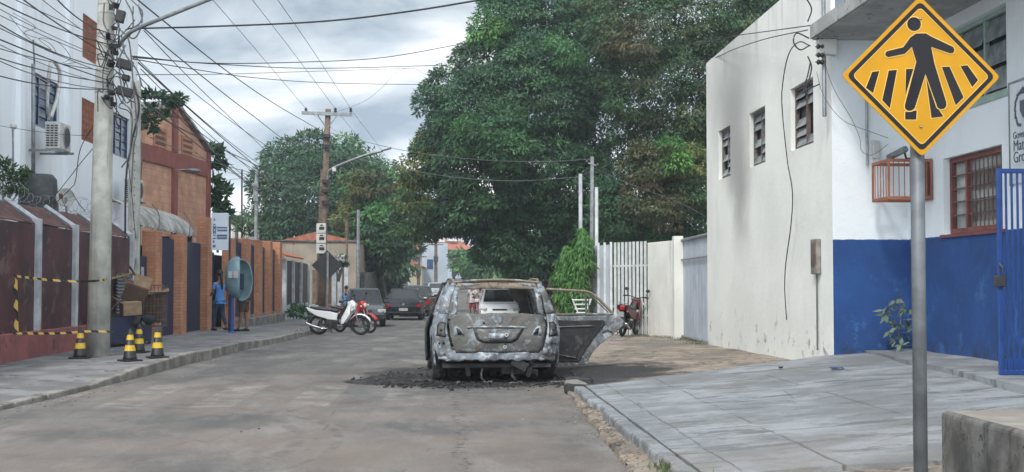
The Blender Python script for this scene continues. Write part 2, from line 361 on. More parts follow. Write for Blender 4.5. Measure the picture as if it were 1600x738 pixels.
# ------------------------------------------------------------ ground, road, pavements
def road_material():
    m, t, b = nodes('worn dusty asphalt'); q = NT(t); s = q.xyz()
    big = q.noise(.35, 6, .6); mid = q.noise(1.6, 8, .7, sc3=(1, .45, 1)); fine = q.noise(55, 3, .7)
    col = q.mix(q.ramp(mid, .38, .62), (.085,.082,.079), (.15,.145,.138))
    col = q.mix(q.math('MULTIPLY', q.ramp(q.noise(.7, 8, .75, sc3=(1,.4,1)), .50, .57), .65), col, (.068,.067,.067))
    # red dust, thick towards the near left and the gutters
    dust = q.math('MULTIPLY', q.ramp(big, .36, .60), q.ramp(s[1], 28, 11))
    col = q.mix(q.math('MULTIPLY', dust, .55), col, (.235,.18,.145))
    col = q.mix(q.math('MULTIPLY', q.ramp(q.noise(1.0, 6, .7, sc3=(1,.3,1)), .5, .68), .55), col, (.27,.255,.235))
    # faded zebra crossing
    u = q.math('FRACT', q.math('MULTIPLY', q.math('ADD', s[0], 6.1), 1/1.05))
    zb = q.math('MULTIPLY', q.math('MULTIPLY', q.ramp(u, .05, .10), q.ramp(u, .56, .50)), q.math('MULTIPLY', q.ramp(s[1], 14.2, 14.4), q.ramp(s[1], 17.6, 17.3)))
    zb = q.math('MULTIPLY', zb, q.math('MULTIPLY', q.ramp(q.noise(1.7, 8, .8), .42, .66), q.ramp(s[0], 0.2, -.6)))
    col = q.mix(q.math('MULTIPLY', zb, .5), col, (.40,.37,.32))
    # pale scuffs
    col = q.mix(q.ramp(q.noise(7, 6, .8, sc3=(1,.35,1)), .68, .73, 0, .5), col, (.38,.37,.35))
    # tyre arcs and dark cracks
    wob = q.math('ADD', s[0], q.math('MULTIPLY', q.math('SUBTRACT', q.noise(1.2, 4, .6), .5), .5))
    cr = q.math('MULTIPLY', q.ramp(q.math('ABSOLUTE', q.math('SUBTRACT', wob, .10)), .085, .01), q.ramp(q.noise(9, 5, .8), .50, .58))
    cr = q.math('MULTIPLY', cr, q.ramp(s[1], 16.8, 15.5))
    col = q.mix(q.math('MULTIPLY', cr, .85), col, (.025,.024,.023))
    v = q.vor(.9, 'DISTANCE_TO_EDGE', sc3=(1,.5,1))
    crk = q.math('MULTIPLY', q.ramp(v, .016, .0), q.ramp(q.noise(1.0, 5, .7), .53, .60))
    # swept tyre arc and a squared repair patch
    ax_, ay_ = q.math('ADD', s[0], 5.2), q.math('SUBTRACT', s[1], 11.0)
    rad_ = q.math('SQRT', q.math('ADD', q.math('MULTIPLY', ax_, ax_), q.math('MULTIPLY', ay_, ay_)))
    arc = q.math('MAXIMUM', q.ramp(q.math('ABSOLUTE', q.math('SUBTRACT', rad_, 3.9)), .10, .03), q.ramp(q.math('ABSOLUTE', q.math('SUBTRACT', rad_, 4.25)), .06, .02))
    col = q.mix(q.math('MULTIPLY', q.math('MULTIPLY', arc, q.ramp(q.noise(2.5, 6, .75), .42, .6)), .5), col, (.06,.057,.055))
    pt = q.math('MULTIPLY', q.math('MULTIPLY', q.ramp(s[0], -3.9, -3.86), q.ramp(s[0], -1.55, -1.6)), q.math('MULTIPLY', q.ramp(s[1], 19.6, 19.7), q.ramp(s[1], 22.6, 22.5)))
    col = q.mix(q.math('MULTIPLY', pt, .45), col, (.075,.075,.077))
    col = q.mix(q.math('MULTIPLY', crk, .5), col, (.05,.048,.045))
    # the burnt patch and soaked ash round the wreck
    dx = q.math('DIVIDE', q.math('SUBTRACT', s[0], .45), 1.75); dy = q.math('DIVIDE', q.math('SUBTRACT', s[1], 19.2), 2.6)
    d = q.math('SQRT', q.math('ADD', q.math('MULTIPLY', dx, dx), q.math('MULTIPLY', dy, dy)))
    d = q.math('ADD', d, q.math('MULTIPLY', q.math('SUBTRACT', q.noise(1.5, 8, .75), .5), 1.15))
    col = q.mix(q.ramp(d, 1.06, .82), col, (.016,.016,.017))
    col = q.mix(q.math('MULTIPLY', q.ramp(d, 1.5, .9), q.math('MULTIPLY', q.ramp(q.noise(2.5, 6, .7), .4, .62), .6)), col, (.05,.05,.05))
    col = q.mix(q.math('MULTIPLY', q.ramp(d, 1.35, .95), q.math('MULTIPLY', q.ramp(q.noise(11, 6, .8), .60, .68), .7)), col, (.27,.27,.27))
    col = q.mix(q.ramp(fine, .3, .8, 0, .55), col, (.075,.07,.066))
    col = q.mix(q.ramp(q.noise(34, 5, .8), .60, .68, 0, .35), col, (.36,.34,.31))
    t.links.new(col, b.inputs['Base Color']); b.inputs['Roughness'].default_value = .88
    q.bump(q.math('ADD', q.noise(40, 5, .7), q.math('MULTIPLY', mid, .6)), b, .012, .7)
    return m
def dirt_material():
    m, t, b = nodes('trodden dirt and broken paving'); q = NT(t); s = q.xyz()
    n = q.noise(1.3, 8, .7); n2 = q.noise(5, 6, .7, sc3=(.8, .8, 1))
    col = q.mix(q.ramp(n, .35, .65), (.20,.16,.125), (.32,.275,.225))
    col = q.mix(q.ramp(n2, .5, .68, 0, .8), col, (.11,.085,.065))
    col = q.mix(q.ramp(q.noise(2.1, 6, .7, sc3=(.8,.7,1)), .56, .66, 0, .7), col, (.36,.24,.17))
    col = q.mix(q.ramp(q.noise(14, 5, .8), .62, .70, 0, .6), col, (.36,.33,.29))
    col = q.mix(q.math('MULTIPLY', q.ramp(q.noise(.55, 7, .7), .47, .58), .8), col, (.14,.125,.11))
    col = q.mix(q.math('MULTIPLY', q.ramp(q.noise(3.3, 7, .75, sc3=(.8,.5,1)), .53, .60), .8), col, (.07,.058,.048))
    gr = q.math('MULTIPLY', q.ramp(q.noise(2.7, 6, .75), .60, .66), q.ramp(s[0], 3.2, 4.6))
    col = q.mix(q.math('MULTIPLY', gr, .6), col, (.07,.09,.035))
    dx = q.math('DIVIDE', q.math('SUBTRACT', s[0], 1.4), 2.1); dy = q.math('DIVIDE', q.math('SUBTRACT', s[1], 18.6), 2.6)
    d = q.math('SQRT', q.math('ADD', q.math('MULTIPLY', dx, dx), q.math('MULTIPLY', dy, dy)))
    d = q.math('ADD', d, q.math('MULTIPLY', q.math('SUBTRACT', q.noise(1.8, 8, .75), .5), 1.3))
    col = q.mix(q.ramp(d, 1.1, .75), col, (.02,.02,.02))
    t.links.new(col, b.inputs['Base Color']); b.inputs['Roughness'].default_value = .95
    q.bump(q.math('ADD', n2, q.noise(30, 5, .7)), b, .02, .8)
    return m
def slab_material():
    m, t, b = nodes('grey painted concrete ramp'); q = NT(t); s = q.xyz()
    n = q.noise(1.4, 8, .7, sc3=(.7, 1.0, 1)); n2 = q.noise(4, 7, .75, sc3=(.55, 1.0, 1))
    col = q.mix(q.ramp(n, .40, .60), (.18,.195,.21), (.31,.33,.35))
    col = q.mix(q.ramp(q.noise(3.2, 6, .68, sc3=(.42, 1.25, 1)), .535, .60, 0, .8), col, (.10,.105,.105))
    col = q.mix(q.ramp(q.noise(9, 6, .8), .60, .68, 0, .5), col, (.38,.40,.42))
    col = q.mix(q.ramp(q.noise(60, 4, .8), .35, .7, .35, 0), col, (.10,.10,.10))
    # dirtier towards the near corner and the gate
    col = q.mix(q.math('MULTIPLY', q.ramp(s[1], 10.5, 8.0), q.ramp(q.noise(1.0, 7, .7), .35, .65)), col, (.19,.17,.15))
    col = q.mix(q.math('MULTIPLY', q.ramp(q.noise(.8, 8, .75, sc3=(.8,1.0,1)), .49, .58), .75), col, (.15,.155,.155))
    # joints
    def line(c, p, w=.018):
        a = q.math('ABSOLUTE', q.math('SUBTRACT', q.math('ADD', c, q.math('MULTIPLY', q.math('SUBTRACT', q.noise(2.5, 3, .6), .5), .06)), p)); return q.ramp(a, w, w*.3)
    j = line(s[0], 1.90, .012)
    for p in (10.1, 12.6): j = q.math('MAXIMUM', j, line(s[1], p))
    for p in (2.55, 3.75): j = q.math('MAXIMUM', j, q.math('MULTIPLY', line(s[0], p), q.ramp(q.noise(.9, 3, .5), .42, .5)))
    u = q.math('ABSOLUTE', q.math('SUBTRACT', q.math('FRACT', q.math('MULTIPLY', s[1], 2.0)), .5))
    j = q.math('MAXIMUM', j, q.math('MULTIPLY', q.ramp(u, .035, .01), q.ramp(s[0], 1.9, 1.89)))
    v = q.vor(.55, 'DISTANCE_TO_EDGE', sc3=(1,1.6,1)); j = q.math('MAXIMUM', j, q.math('MULTIPLY', q.ramp(v, .010, .0), q.ramp(q.noise(.7, 3, .5), .5, .56)))
    col = q.mix(q.math('MULTIPLY', q.math('MULTIPLY', j, q.ramp(q.noise(1.6, 4, .7), .38, .56)), .7), col, (.08,.078,.072))
    t.links.new(col, b.inputs['Base Color']); b.inputs['Roughness'].default_value = .72
    q.bump(q.math('SUBTRACT', q.math('ADD', n2, q.noise(26, 5, .7)), j), b, .012, .7)
    return m
MT['road'] = road_material(); MT['dirt'] = dirt_material(); MT['slab'] = slab_material()
MT['far_ground'] = mat('ground', (.17,.14,.105), (.10,.095,.06), .2, .95)

def sheet(name, m, xs_fn, ys, zf, nx=24, **k):
    b = MB(); rows = []
    for y in ys:
        x0, x1 = xs_fn(y); rows.append([(lerp(x0, x1, i/nx), y, zf(lerp(x0, x1, i/nx), y)) for i in range(nx+1)])
    b.grid(rows); return struct(b, name, m, smooth=True, **k)
ys_all = [-40, -20, 0] + [4+i*1.0 for i in range(60)] + [66+i*4 for i in range(40)] + [240, 300, 500, 1000, 2500]
sheet('ground', MT['far_ground'], lambda y: (-1500, 1500), ys_all, lambda x, y: zr(y)-.10, nx=2)
KL = [(-40,-5.2),(0,-5.3),(9,-5.1),(13.8,-4.86),(18.6,-4.50),(22.1,-4.45),(30,-4.08),(36,-3.9),(60,-3.9),(240,-3.9)]
KR = [(-40,1.2),(0,1.2),(9.2,1.30),(15.9,1.49),(30,1.9),(40,2.6),(60,3.4),(240,3.4)]
def pl(tab, y):
    for (a, va), (b, vb) in zip(tab, tab[1:]):
        if a <= y <= b: return lerp(va, vb, (y-a)/(b-a))
    return tab[-1][1]
ys_r = [-40+i*4 for i in range(11)] + [4+i*.5 for i in range(110)] + [60+i*3 for i in range(60)]
sheet('road', MT['road'], lambda y: (pl(KL, y)-.05, pl(KR, y)+.05), ys_r, lambda x, y: zr(y)+.008*math.sin(x*1.3+y*.7)-.03*max(0, abs(x+1.6)-2.6)**2*.2, nx=24)
# left pavement: flat walk with a kerb that is low near the camera (a dropped entrance) and full height beyond
def zs_left(x, y):
    lo = pl([(-40,.03),(13,.03),(17.6,.045),(18.6,.16),(26,.17),(31,.13),(240,.13)], y)
    k = min(1, max(0, (pl(KL, y)-x)/2.0)); return zr(y) + lerp(lo, .14, k) + .006*math.sin(3*x+y)
sheet('pavement', MT['sidewalk'], lambda y: (-9.5, pl(KL, y)-.13), [y for y in ys_r if y < 130], zs_left, nx=14)
b = MB()
yk = 2.0
while yk < 70:
    ln = rnd.uniform(.75, .95) if yk < 40 else 2.5; y1 = yk+ln-.02; xa, xb = pl(KL, yk), pl(KL, y1)
    za, zb2 = zs_left(xa-.2, yk)+rnd.uniform(-.004,.012), zs_left(xb-.2, y1)+rnd.uniform(-.004,.012)
    o_ = rnd.uniform(-.012,.012)
    b.add([(xa-.15+o_, yk, za-.3), (xa+.012+o_, yk, za-.3), (xb+.012+o_, y1, zb2-.3), (xb-.15+o_, y1, zb2-.3),
           (xa-.15+o_, yk, za+.006), (xa+o_, yk, za), (xb+o_, y1, zb2), (xb-.15+o_, y1, zb2+.006)],
          [(0,3,2,1),(4,5,6,7),(0,1,5,4),(1,2,6,5),(2,3,7,6),(3,0,4,7)])
    yk += ln
struct(b, 'kerb', MT['kerb'], bevel=.02, seg=2)
# right verge of dirt, painted ramp, step and platform by the blue wall
def z_slab(x, y): return .12 + .076*(max(x, 1.66)-1.66)
def z_dirt(x, y):
    k = min(1, max(0, (x-pl(KR, y))/.9)); base = .03 + .05*k
    if y < 30: base = lerp(base, max(base, z_slab(x, y)-.05), min(1, max(0, (30-y)/12))*min(1, max(0, (x-1.6)/1.5))*(.55 if y > 17.5 else 1))
    if 8.0 < y < 17.3 and x > 1.7: base = z_slab(x, y)-.06
    if y <= 8.3 and x > 1.5: base = lerp(base, z_slab(x, y)-.018, min(1, (x-1.5)/.3))
    return zr(y) + base + .012*math.sin(x*2.7+y*1.9)*math.sin(y*.9)
sheet('verge', MT['dirt'], lambda y: (pl(KR, y), 14 if y > 27.5 else 9), [y for y in ys_r if y < 130], z_dirt, nx=44)
b = MB(); rows = []
for i in range(41):
    t = i/40; row = []
    for j in range(31):
        x = lerp(1.66, 6.32, j/30); y0 = 8.25-.12*(x-1.66)+.05*math.sin(x*3); y1 = 15.55+.50*(x-1.66)+.05*math.sin(x*5)
        y1 = min(y1, 17.32); y = lerp(y0, y1, t); row.append((x, y, z_slab(x, y)+.004*math.sin(x*4+y*3)))
    rows.append(row)
b.grid(rows); struct(b, 'ramp', MT['slab'], solid=.14, offset=-1)
b = MB()
for i in range(15):
    y = 8.3 + i*.49
    b.box(1.53+rnd.uniform(-.03,.03), 1.655, y, y+.475-rnd.uniform(0,.03), -.1, .115+rnd.uniform(-.007,.004))
struct(b, 'ramp_kerb', MT['slab'], bevel=.025)
b = MB(); rows = []
for i in range(20):
    y = lerp(17.25, 6, i/19); x = lerp(5.66, 4.62, i/19); zt = .485
    rows.append([(x+.03*math.sin(y*2), y, z_slab(x, y)-.03), (x+.03*math.sin(y*2), y, zt-.03), (x+.2, y, zt-.028), (6.31, y, zt-.025)])
b.grid(rows); struct(b, 'platform', MT['slab'])
# grey block step at the lower right
b = MB(); b.box(3.02, 7.5, 3.5, 7.78, .0, .575)
t = thing('concrete_step', 'grey streaked concrete block at the near right edge of the ramp', 'concrete block', (3.1, 7, .1))
b.build('block', MT['mortar'], t, bevel=.03, seg=3)
b = MB(); rows = []
for i in range(12):
    rows.append([(lerp(3.055, 7.46, j/16), lerp(3.54, 7.745, i/11), .5765 + (rnd.uniform(.002,.012) if 0 < i < 11 and 0 < j < 16 else 0)) for j in range(17)])
b.grid(rows); b.build('sandy_top', MT['dirt_top'], t, smooth=True)

exec_after = []
# ------------------------------------------------------------ buildings, walls, fences
def cut_wall(b, fn, u0, u1, v0, v1, holes, depth):
    us = sorted({u0, u1, *[h[i] for h in holes for i in (0, 1)]}); vs = sorted({v0, v1, *[h[i] for h in holes for i in (2, 3)]})
    for a, c in zip(us, us[1:]):
        for d, e_ in zip(vs, vs[1:]):
            mu, mv = (a+c)/2, (d+e_)/2
            if any(h[0] < mu < h[1] and h[2] < mv < h[3] for h in holes): continue
            b.add([fn(a,d,0), fn(c,d,0), fn(c,e_,0), fn(a,e_,0)], [(0,1,2,3)])
    for h in holes:
        q = [(h[0],h[2]),(h[1],h[2]),(h[1],h[3]),(h[0],h[3])]
        for (a, d), (c, e_) in zip(q, q[1:]+q[:1]):
            b.add([fn(a,d,0), fn(c,e_,0), fn(c,e_,depth), fn(a,d,depth)], [(0,1,2,3)])
def louvre_window(parent, fn, u0, u1, v0, v1, depth, m_frame, m_slat, m_back, cols=1, slats=5, missing=(), tilt=.05, fr=.035, name='window'):
    """fn(u,v,d): d grows into the wall"""
    def bar(b, a, c, d, e_, d0, d1):
        b.add([fn(x, z, q) for q in (d0, d1) for x, z in ((a,d),(c,d),(c,e_),(a,e_))], [(0,1,2,3),(7,6,5,4),(0,4,5,1),(1,5,6,2),(2,6,7,3),(3,7,4,0)])
    f = MB(); g = .002
    bar(f,u0+g,u0+fr,v0+g,v1-g,depth-.06,depth); bar(f,u1-fr,u1-g,v0+g,v1-g,depth-.06,depth); bar(f,u0+fr,u1-fr,v0+g,v0+fr,depth-.06,depth); bar(f,u0+fr,u1-fr,v1-fr,v1-g,depth-.06,depth)
    w = (u1-u0)/cols
    for i in range(1, cols): bar(f, u0+i*w-fr*.5, u0+i*w+fr*.5, v0+fr, v1-fr, depth-.055, depth)
    root = f.build(name, m_frame, parent)
    p = MB(); bar(p, u0, u1, v0, v1, depth+.01, depth+.02); p.build('pane', m_back, root)
    h = (v1-v0-2*fr)/slats
    for c_ in range(cols):
        for k in range(slats):
            if (c_, k) in missing: continue
            z = v0+fr+h*(k+.06); tl = tilt*rnd.uniform(.1, 1.2); s_ = MB()
            a, c = u0+c_*w+fr*.8, u0+(c_+1)*w-fr*.8; zt = z+h*.86
            s_.add([fn(a,z,depth-.05-tl), fn(c,z,depth-.05-tl), fn(c,zt,depth-.02+tl*.3), fn(a,zt,depth-.02+tl*.3),
                    fn(a,z+.012,depth-.045-tl), fn(c,z+.012,depth-.045-tl), fn(c,zt+.012,depth-.015+tl*.3), fn(a,zt+.012,depth-.015+tl*.3)],
                   [(0,1,2,3),(7,6,5,4),(0,4,5,1),(1,5,6,2),(2,6,7,3),(3,7,4,0)])
            s_.build('slat', m_slat, root)
    return root
XW, XI, YC = 5.25, 6.3, 17.3
bd = thing('white_building', 'white building with soot stained side wall and blue dado beside the ramp', 'building', (5.2, 17.3, 0))
side = lambda u, v, d: (XW+d, u, v)
b = MB(); cut_wall(b, side, YC, 25.85, -.3, 5.88, [(23.65,24.70,3.39,4.34),(21.0,22.11,3.39,4.34),(18.18,19.41,3.40,4.36)], .16)
b.add([(XW,25.85,-.3),(14,25.85,-.3),(14,25.85,5.88),(XW,25.85,5.88)], [(0,1,2,3)])
b.add([(XW,YC,5.88),(XW+.2,YC,5.88),(XW+.2,25.85,5.88),(XW,25.85,5.88)], [(0,1,2,3)])
b.add([(XW+.2,YC,5.3),(14,YC,5.3),(14,25.85,5.3),(XW+.2,25.85,5.3)], [(0,1,2,3)])
b.build('side_wall', MT['wall_side'], bd)
for i, (a, c, z0, z1) in enumerate([(23.65,24.70,3.39,4.34),(21.0,22.11,3.39,4.34),(18.18,19.41,3.40,4.36)]):
    louvre_window(bd, side, a, c, z0, z1, .13, MT['grey_frame'] if i < 2 else MT['rust_frame'], MT['louvre_glass'], MT['black'], cols=2, slats=6, fr=.045,
                  missing=((0,3),(1,1),(0,4),(1,3)) if i < 2 else ((0,1),(0,2),(0,3),(1,3)), tilt=.02)
b = MB(); b.add([(XW,YC,-.3),(XI,YC,-.3),(XI,YC,6.4),(XW,YC,6.4)], [(0,1,2,3)])
b.add([(XW,YC,5.88),(XW,YC+.3,5.88),(XW,YC+.3,6.4),(XW,YC,6.4)], [(0,1,2,3)])
b.build('front_wall', MT['wall_blue'], bd)
inner = lambda u, v, d: (XI+d, u, v)
b = MB(); cut_wall(b, inner, 6.0, YC, -.3, 7.5, [(14.28,16.01,1.985,2.955),(14.12,16.5,3.555,4.55)], .16); b.build('recess_wall', MT['wall_blue'], bd)
MT['bluegrey'] = mat('blue grey upper wall', (.19,.24,.30), (.15,.19,.24), 1.5, .8)  # front wall above the canopy set in blue grey
b = MB(); b.box(XW+.06, XI, YC-.012, YC, 4.93, 6.4); b.build('upper_band', MT['bluegrey'], bd)
b = MB(); b.add([(5.0,YC+.02,4.72),(XI,YC+.02,4.72),(XI,6,4.72),(5.0,6,4.72),(5.0,YC+.02,4.86),(XI,YC+.02,4.90),(XI,6,4.90),(5.0,6,4.86)],[(0,3,2,1),(4,5,6,7),(0,1,5,4),(1,2,6,5),(2,3,7,6),(3,0,4,7)])
MT['canopy'] = mat('stained canopy concrete', (.40,.41,.40), (.28,.29,.285), 2, .85, spots=((.12,.12,.115), .60, 9), bump=.003)
cn = b.build('canopy', MT['canopy'], bd)
b = MB(); b.box(4.965, 5.03, 6, YC+.03, 4.735, 4.93); b.build('canopy_fascia', MT['canopy'], cn, bevel=.008)
b = MB(); b.box(5.04, 5.3, YC-.12, YC-.003, 4.50, 4.715); b.build('bracket', MT['cream_wall'], bd, bevel=.01)
# red barred window
wr = MB(); f = inner
def bar3(b, fn, a, c, d, e_, d0, d1): b.add([fn(x, z, q) for q in (d0, d1) for x, z in ((a,d),(c,d),(c,e_),(a,e_))], [(0,1,2,3),(7,6,5,4),(0,4,5,1),(1,5,6,2),(2,6,7,3),(3,7,4,0)])
y0, y1, z0, z1 = 14.30, 15.99, 1.995, 2.945
for a in (y0, y1-.06): bar3(wr, f, a, a+.06, z0, z1, .07, .13)
for z in (z0, z1-.06): bar3(wr, f, y0+.06, y1-.06, z, z+.06, .07, .13)
bar3(wr, f, 15.45, 15.50, z0+.06, z1-.06, .07, .13)
win = wr.build('window', MT['redbrown'], bd, bevel=.004, seg=1)
p = MB(); bar3(p, f, y0, y1, z0, z1, .14, .15); p.build('pane', mat('pale curtain glass', (.42,.45,.43), (.25,.28,.28), 3, .25), win)  # plain pale grey pane behind the bars
b = MB()
for k in range(1, 5): z = lerp(z0+.06, z1-.06, k/5); bar3(b, f, y0+.06, 15.45, z-.008, z+.008, .085, .10); bar3(b, f, 15.50, y1-.06, z-.01, z+.01, .085, .105)
for k in range(1, 9): y = lerp(y0+.06, 15.45, k/9); bar3(b, f, y-.008, y+.008, z0+.06, z1-.06, .075, .085)
b.build('bars', MT['rust_frame'], win)
for (za, zb3) in ((2.12,2.36),(2.5,2.74)):
    b = MB(); b.add([inner(14.42,zb3,.104),inner(15.40,zb3,.104),inner(15.40,zb3+.01,.104),inner(14.42,zb3+.01,.104)],[(0,1,2,3)])
    for k in range(9):
        y = lerp(14.44, 15.38, k/8); bar3(b, f, y-.02, y+.02, za, zb3, .105, .112)
    b.build('scrollwork', MT['redbrown'], win)
b = MB(); bar3(b, f, 14.2, 16.1, 1.945, 1.983, -.025, .02); b.build('sill', MT['redbrown'], win)
# upper mint-framed louvre window
louvre_window(bd, inner, 14.12, 16.5, 3.555, 4.55, .14, MT['mint'], MT['louvre_glass'], MT['grille_dark'], cols=3, slats=3, tilt=.02, fr=.05)
b = MB(); bar3(b, inner, 14.06, 16.56, 3.485, 3.55, -.02, .03); b.build('sill', MT['mint'], bd)
# wooden cage round the air conditioner bracket
cg = thing('wooden_cage', 'reddish wooden cage of thin slats fixed at the inner corner behind the warning sign', 'cage', (5.9, 16.7, 2.5))
b = MB(); xa, xb, ya, yb, za, zb3 = 5.70, 6.285, 16.35, 17.0, 2.48, 2.97
for z in (za, zb3):
    b.box(xa,xb,ya,ya+.025,z-.02,z+.02); b.box(xa,xb,yb-.025,yb,z-.02,z+.02); b.box(xa,xa+.025,ya+.026,yb-.026,z-.02,z+.02); b.box(xb-.025,xb,ya+.026,yb-.026,z-.02,z+.02)
for x in (xa, xb-.025):
    for y in (ya, yb-.025): b.box(x, x+.025, y, y+.025, za+.021, zb3-.021)
b.build('frame', MT['brown_grille'], cg)
b = MB()
for k in range(1, 8): x = lerp(xa, xb, k/8); b.box(x-.005, x+.005, ya+.005, ya+.015, za+.02, zb3-.02)
for k in range(1, 6): y = lerp(ya, yb, k/6); b.box(xa+.005, xa+.015, y-.005, y+.005, za+.02, zb3-.02)
b.build('slats', MT['brown_grille'], cg)
b = MB(); b.box(6.23, 6.26, ya+.05, yb-.05, za+.04, zb3-.04); b.build('back_board', MT['redbrown'], cg)
cc = thing('security_camera', 'small grey bullet camera above the wooden cage', 'camera', (5.95, 16.7, 3.0))
b = MB(); b.tube([(5.80,16.6,3.03),(6.08,16.75,3.16)], .045, 10); b.build('housing', MT['steel'], cc)
b = MB(); b.tube([(6.06,16.75,3.13),(6.14,16.9,3.05),(6.295,17.0,3.05)], .015, 6); b.build('bracket', MT['black'], cc)
b = MB(); b.box(5.80,5.90,YC-.06,YC-.002,3.08,3.33); jb = tag(b.build('junction_box', MT['offwhite'], None, bevel=.01), 'small grey junction box on the corner wall above the camera', 'junction box')
b = MB(); b.tube([(5.73,YC-.03,2.99),(5.73,YC-.03,3.9)], .018, 8); tag(b.build('conduit', MT['steel']), 'grey vertical conduit on the wall behind the yellow sign', 'conduit')
# blue gate leaf
gt = thing('gate', 'open blue steel bar gate at the right edge of the picture', 'gate', (5.33, 12.4, .45))
b = MB(); gx0, gx1, gy = 5.42, 6.28, 12.4
b.box(gx0,gx0+.045,gy,gy+.04,.46,2.50); b.box(gx1-.045,gx1,gy,gy+.04,.46,2.50)
for z in (.46, 2.455): b.box(gx0+.045, gx1-.045, gy, gy+.04, z, z+.045)
gf = b.build('gate_frame', MT['blue_metal'], gt, bevel=.004, seg=1)
k = gx0+.085
while k < gx1-.06:
    b = MB(); b.box(k, k+.018, gy+.010, gy+.028, .505, 2.455); b.build('bar', MT['blue_metal'], gt); k += .058
b = MB(); b.box(gx0+.045, gx1-.045, gy+.022, gy+.027, .51, .62); b.build('kick_plate', MT['blue_metal'], gt)
b = MB(); b.box(gx0-.055, gx0+.06, gy-.035, gy-.003, 1.33, 1.44); lk = b.build('lock_box', MT['dark_steel'], gt, bevel=.006)
b = MB(); b.tube([(gx0+.02,gy-.05,1.44),(gx0+.02,gy-.05,1.52),(gx0+.0,gy-.02,1.56)], .008, 6); b.build('latch', MT['dark_steel'], lk)
# government sign on the recess wall
sg = thing('wall_sign', 'white government name board with grey crest high on the wall at the right edge', 'sign', (6.19, 13.4, 3))
b = MB(); b.box(6.265, 6.297, 12.2, 13.98, 2.47, 3.585); b.build('board', mat('sign white', (.62,.66,.70), None, 2, .5), sg)
b = MB(); b.box(6.258, 6.298, 13.983, 14.005, 2.45, 3.61); b.box(6.258,6.298,12.2,13.98,3.588,3.61); b.build('edge_trim', MT['steel'], sg)
MT['sign_ink'] = mat('grey blue ink', (.10,.12,.17), None, 3, .6)
def text(s, m, parent, loc, rot, size, bold=0, ext=.002, sx=1, align='LEFT'):
    cu = bpy.data.curves.new('lettering', 'FONT'); cu.body = s; cu.size = size; cu.extrude = ext; cu.offset = bold; cu.align_x = align
    cu.materials.append(m); o = bpy.data.objects.new('lettering', cu); C.objects.link(o)
    o.matrix_basis = Matrix.LocRotScale(Vector(loc), Euler(rot), Vector((sx, 1, 1)))
    me = bpy.data.meshes.new_from_object(o); me.name = 'lettering'; mo = bpy.data.objects.new('lettering', me); C.objects.link(mo); mo.matrix_basis = o.matrix_basis.copy(); bpy.data.objects.remove(o)
    if parent: setp(mo, parent)
    return mo
rt = (R(90), 0, R(-90))
text('Governo de', MT['sign_ink'], sg, (6.262, 13.90, 2.965), rt, .115)
text('Mato', MT['sign_ink'], sg, (6.262, 13.90, 2.83), rt, .175)
text('Grosso', MT['sign_ink'], sg, (6.262, 13.90, 2.70), rt, .175)
b = MB()
cy, cz = 13.64, 3.28
for k in range(13):   # wreath of leaves and a small shield, as on the crest
    a = R(-150 + k*10.5*2.2); 
    for s_ in (1,):
        y = cy + .20*math.cos(a+R(90)); z = cz + .20*math.sin(a+R(90))
        b.obox((6.261, y, z), (.004, .09, .035), (a+rnd.uniform(-.4,.4), 0, 0))
b.prism([(-.08,.09),(.08,.09),(.08,-.02),(0,-.11),(-.08,-.02)], lambda u,v,d: (6.263-d, cy+u, cz+v), 0, .003)
b.prism([(-.09,.20),(.09,.20),(.04,.25),(.0,.28),(-.04,.25)], lambda u,v,d: (6.263-d, cy+u, cz+v-.04), 0, .003)
b.build('crest', MT['sign_ink'], sg)
# meter recess and downpipe on the cream side wall
mb_ = thing('meter_box', 'small grey electricity meter box let into the cream wall near its corner', 'meter box', (5.2, 18, 1.5))
b = MB(); b.box(5.18,5.248,17.85,18.15,1.50,2.0); b.build('box', mat('meter box grey', (.25,.235,.21), (.15,.14,.12), 9, .8), mb_, bevel=.01)
b = MB(); b.box(5.168,5.178,17.90,18.10,1.62,1.95); b.build('cover', MT['rust_frame'], mb_)
b = MB(); b.tube([(5.225,18.0,1.5),(5.225,18.0,.42)], .012, 6); b.build('conduit', MT['cable_grey'], mb_)

# right boundary: corrugated gate, cream wall piece, barred fence, white sheet fence
gw = thing('sliding_gate', 'pale blue white sheet metal gate between cream wall and white building', 'gate', (5.6, 28.5, .1))
ga, gb = Vector((5.50, 26.2, 0)), Vector((5.62, 30.6, 0))
n_ = 44; rows = []
for z in (.08, 2.40):
    rows.append([(lerp(ga.x,gb.x,i/n_)+(.018 if (i//2)%2 else 0), lerp(ga.y,gb.y,i/n_), z) for i in range(n_+1)])
b = MB(); b.grid(rows); b.build('sheet', MT['whitegrey_gate'], gw, solid=.006)
b = MB(); b.tube([(5.47,26.2,2.42),(5.59,30.6,2.42)], .035, 6); b.tube([(5.47,26.2,.12),(5.59,30.6,.12)], .03, 6); b.tube([(5.46,26.2,1.95),(5.58,30.6,1.95)], .02, 6)
b.build('frame', MT['steel'], gw)
b = MB(); b.box(5.40,5.62,30.55,30.82,-.1,2.52)
def wall_run(name, label, pts, z0, z1, th, m, cat='wall', cap=None, group=None):
    b = MB()
    for (ax, ay), (cx, cy) in zip(pts, pts[1:]):
        d = Vector((cx-ax, cy-ay, 0)); n = Vector((-d.y, d.x, 0)).normalized()*th
        g0, g1 = zr(ay), zr(cy)
        b.add([(ax,ay,z0+g0),(cx,cy,z0+g1),(cx-n.x,cy-n.y,z0+g1),(ax-n.x,ay-n.y,z0+g0),(ax,ay,z1+g0),(cx,cy,z1+g1),(cx-n.x,cy-n.y,z1+g1),(ax-n.x,ay-n.y,z1+g0)],
              [(0,3,2,1),(4,5,6,7),(0,1,5,4),(1,2,6,5),(2,3,7,6),(3,0,4,7)])
    return tag(b.build(name, m, bevel=.01, seg=1), label, cat, group)
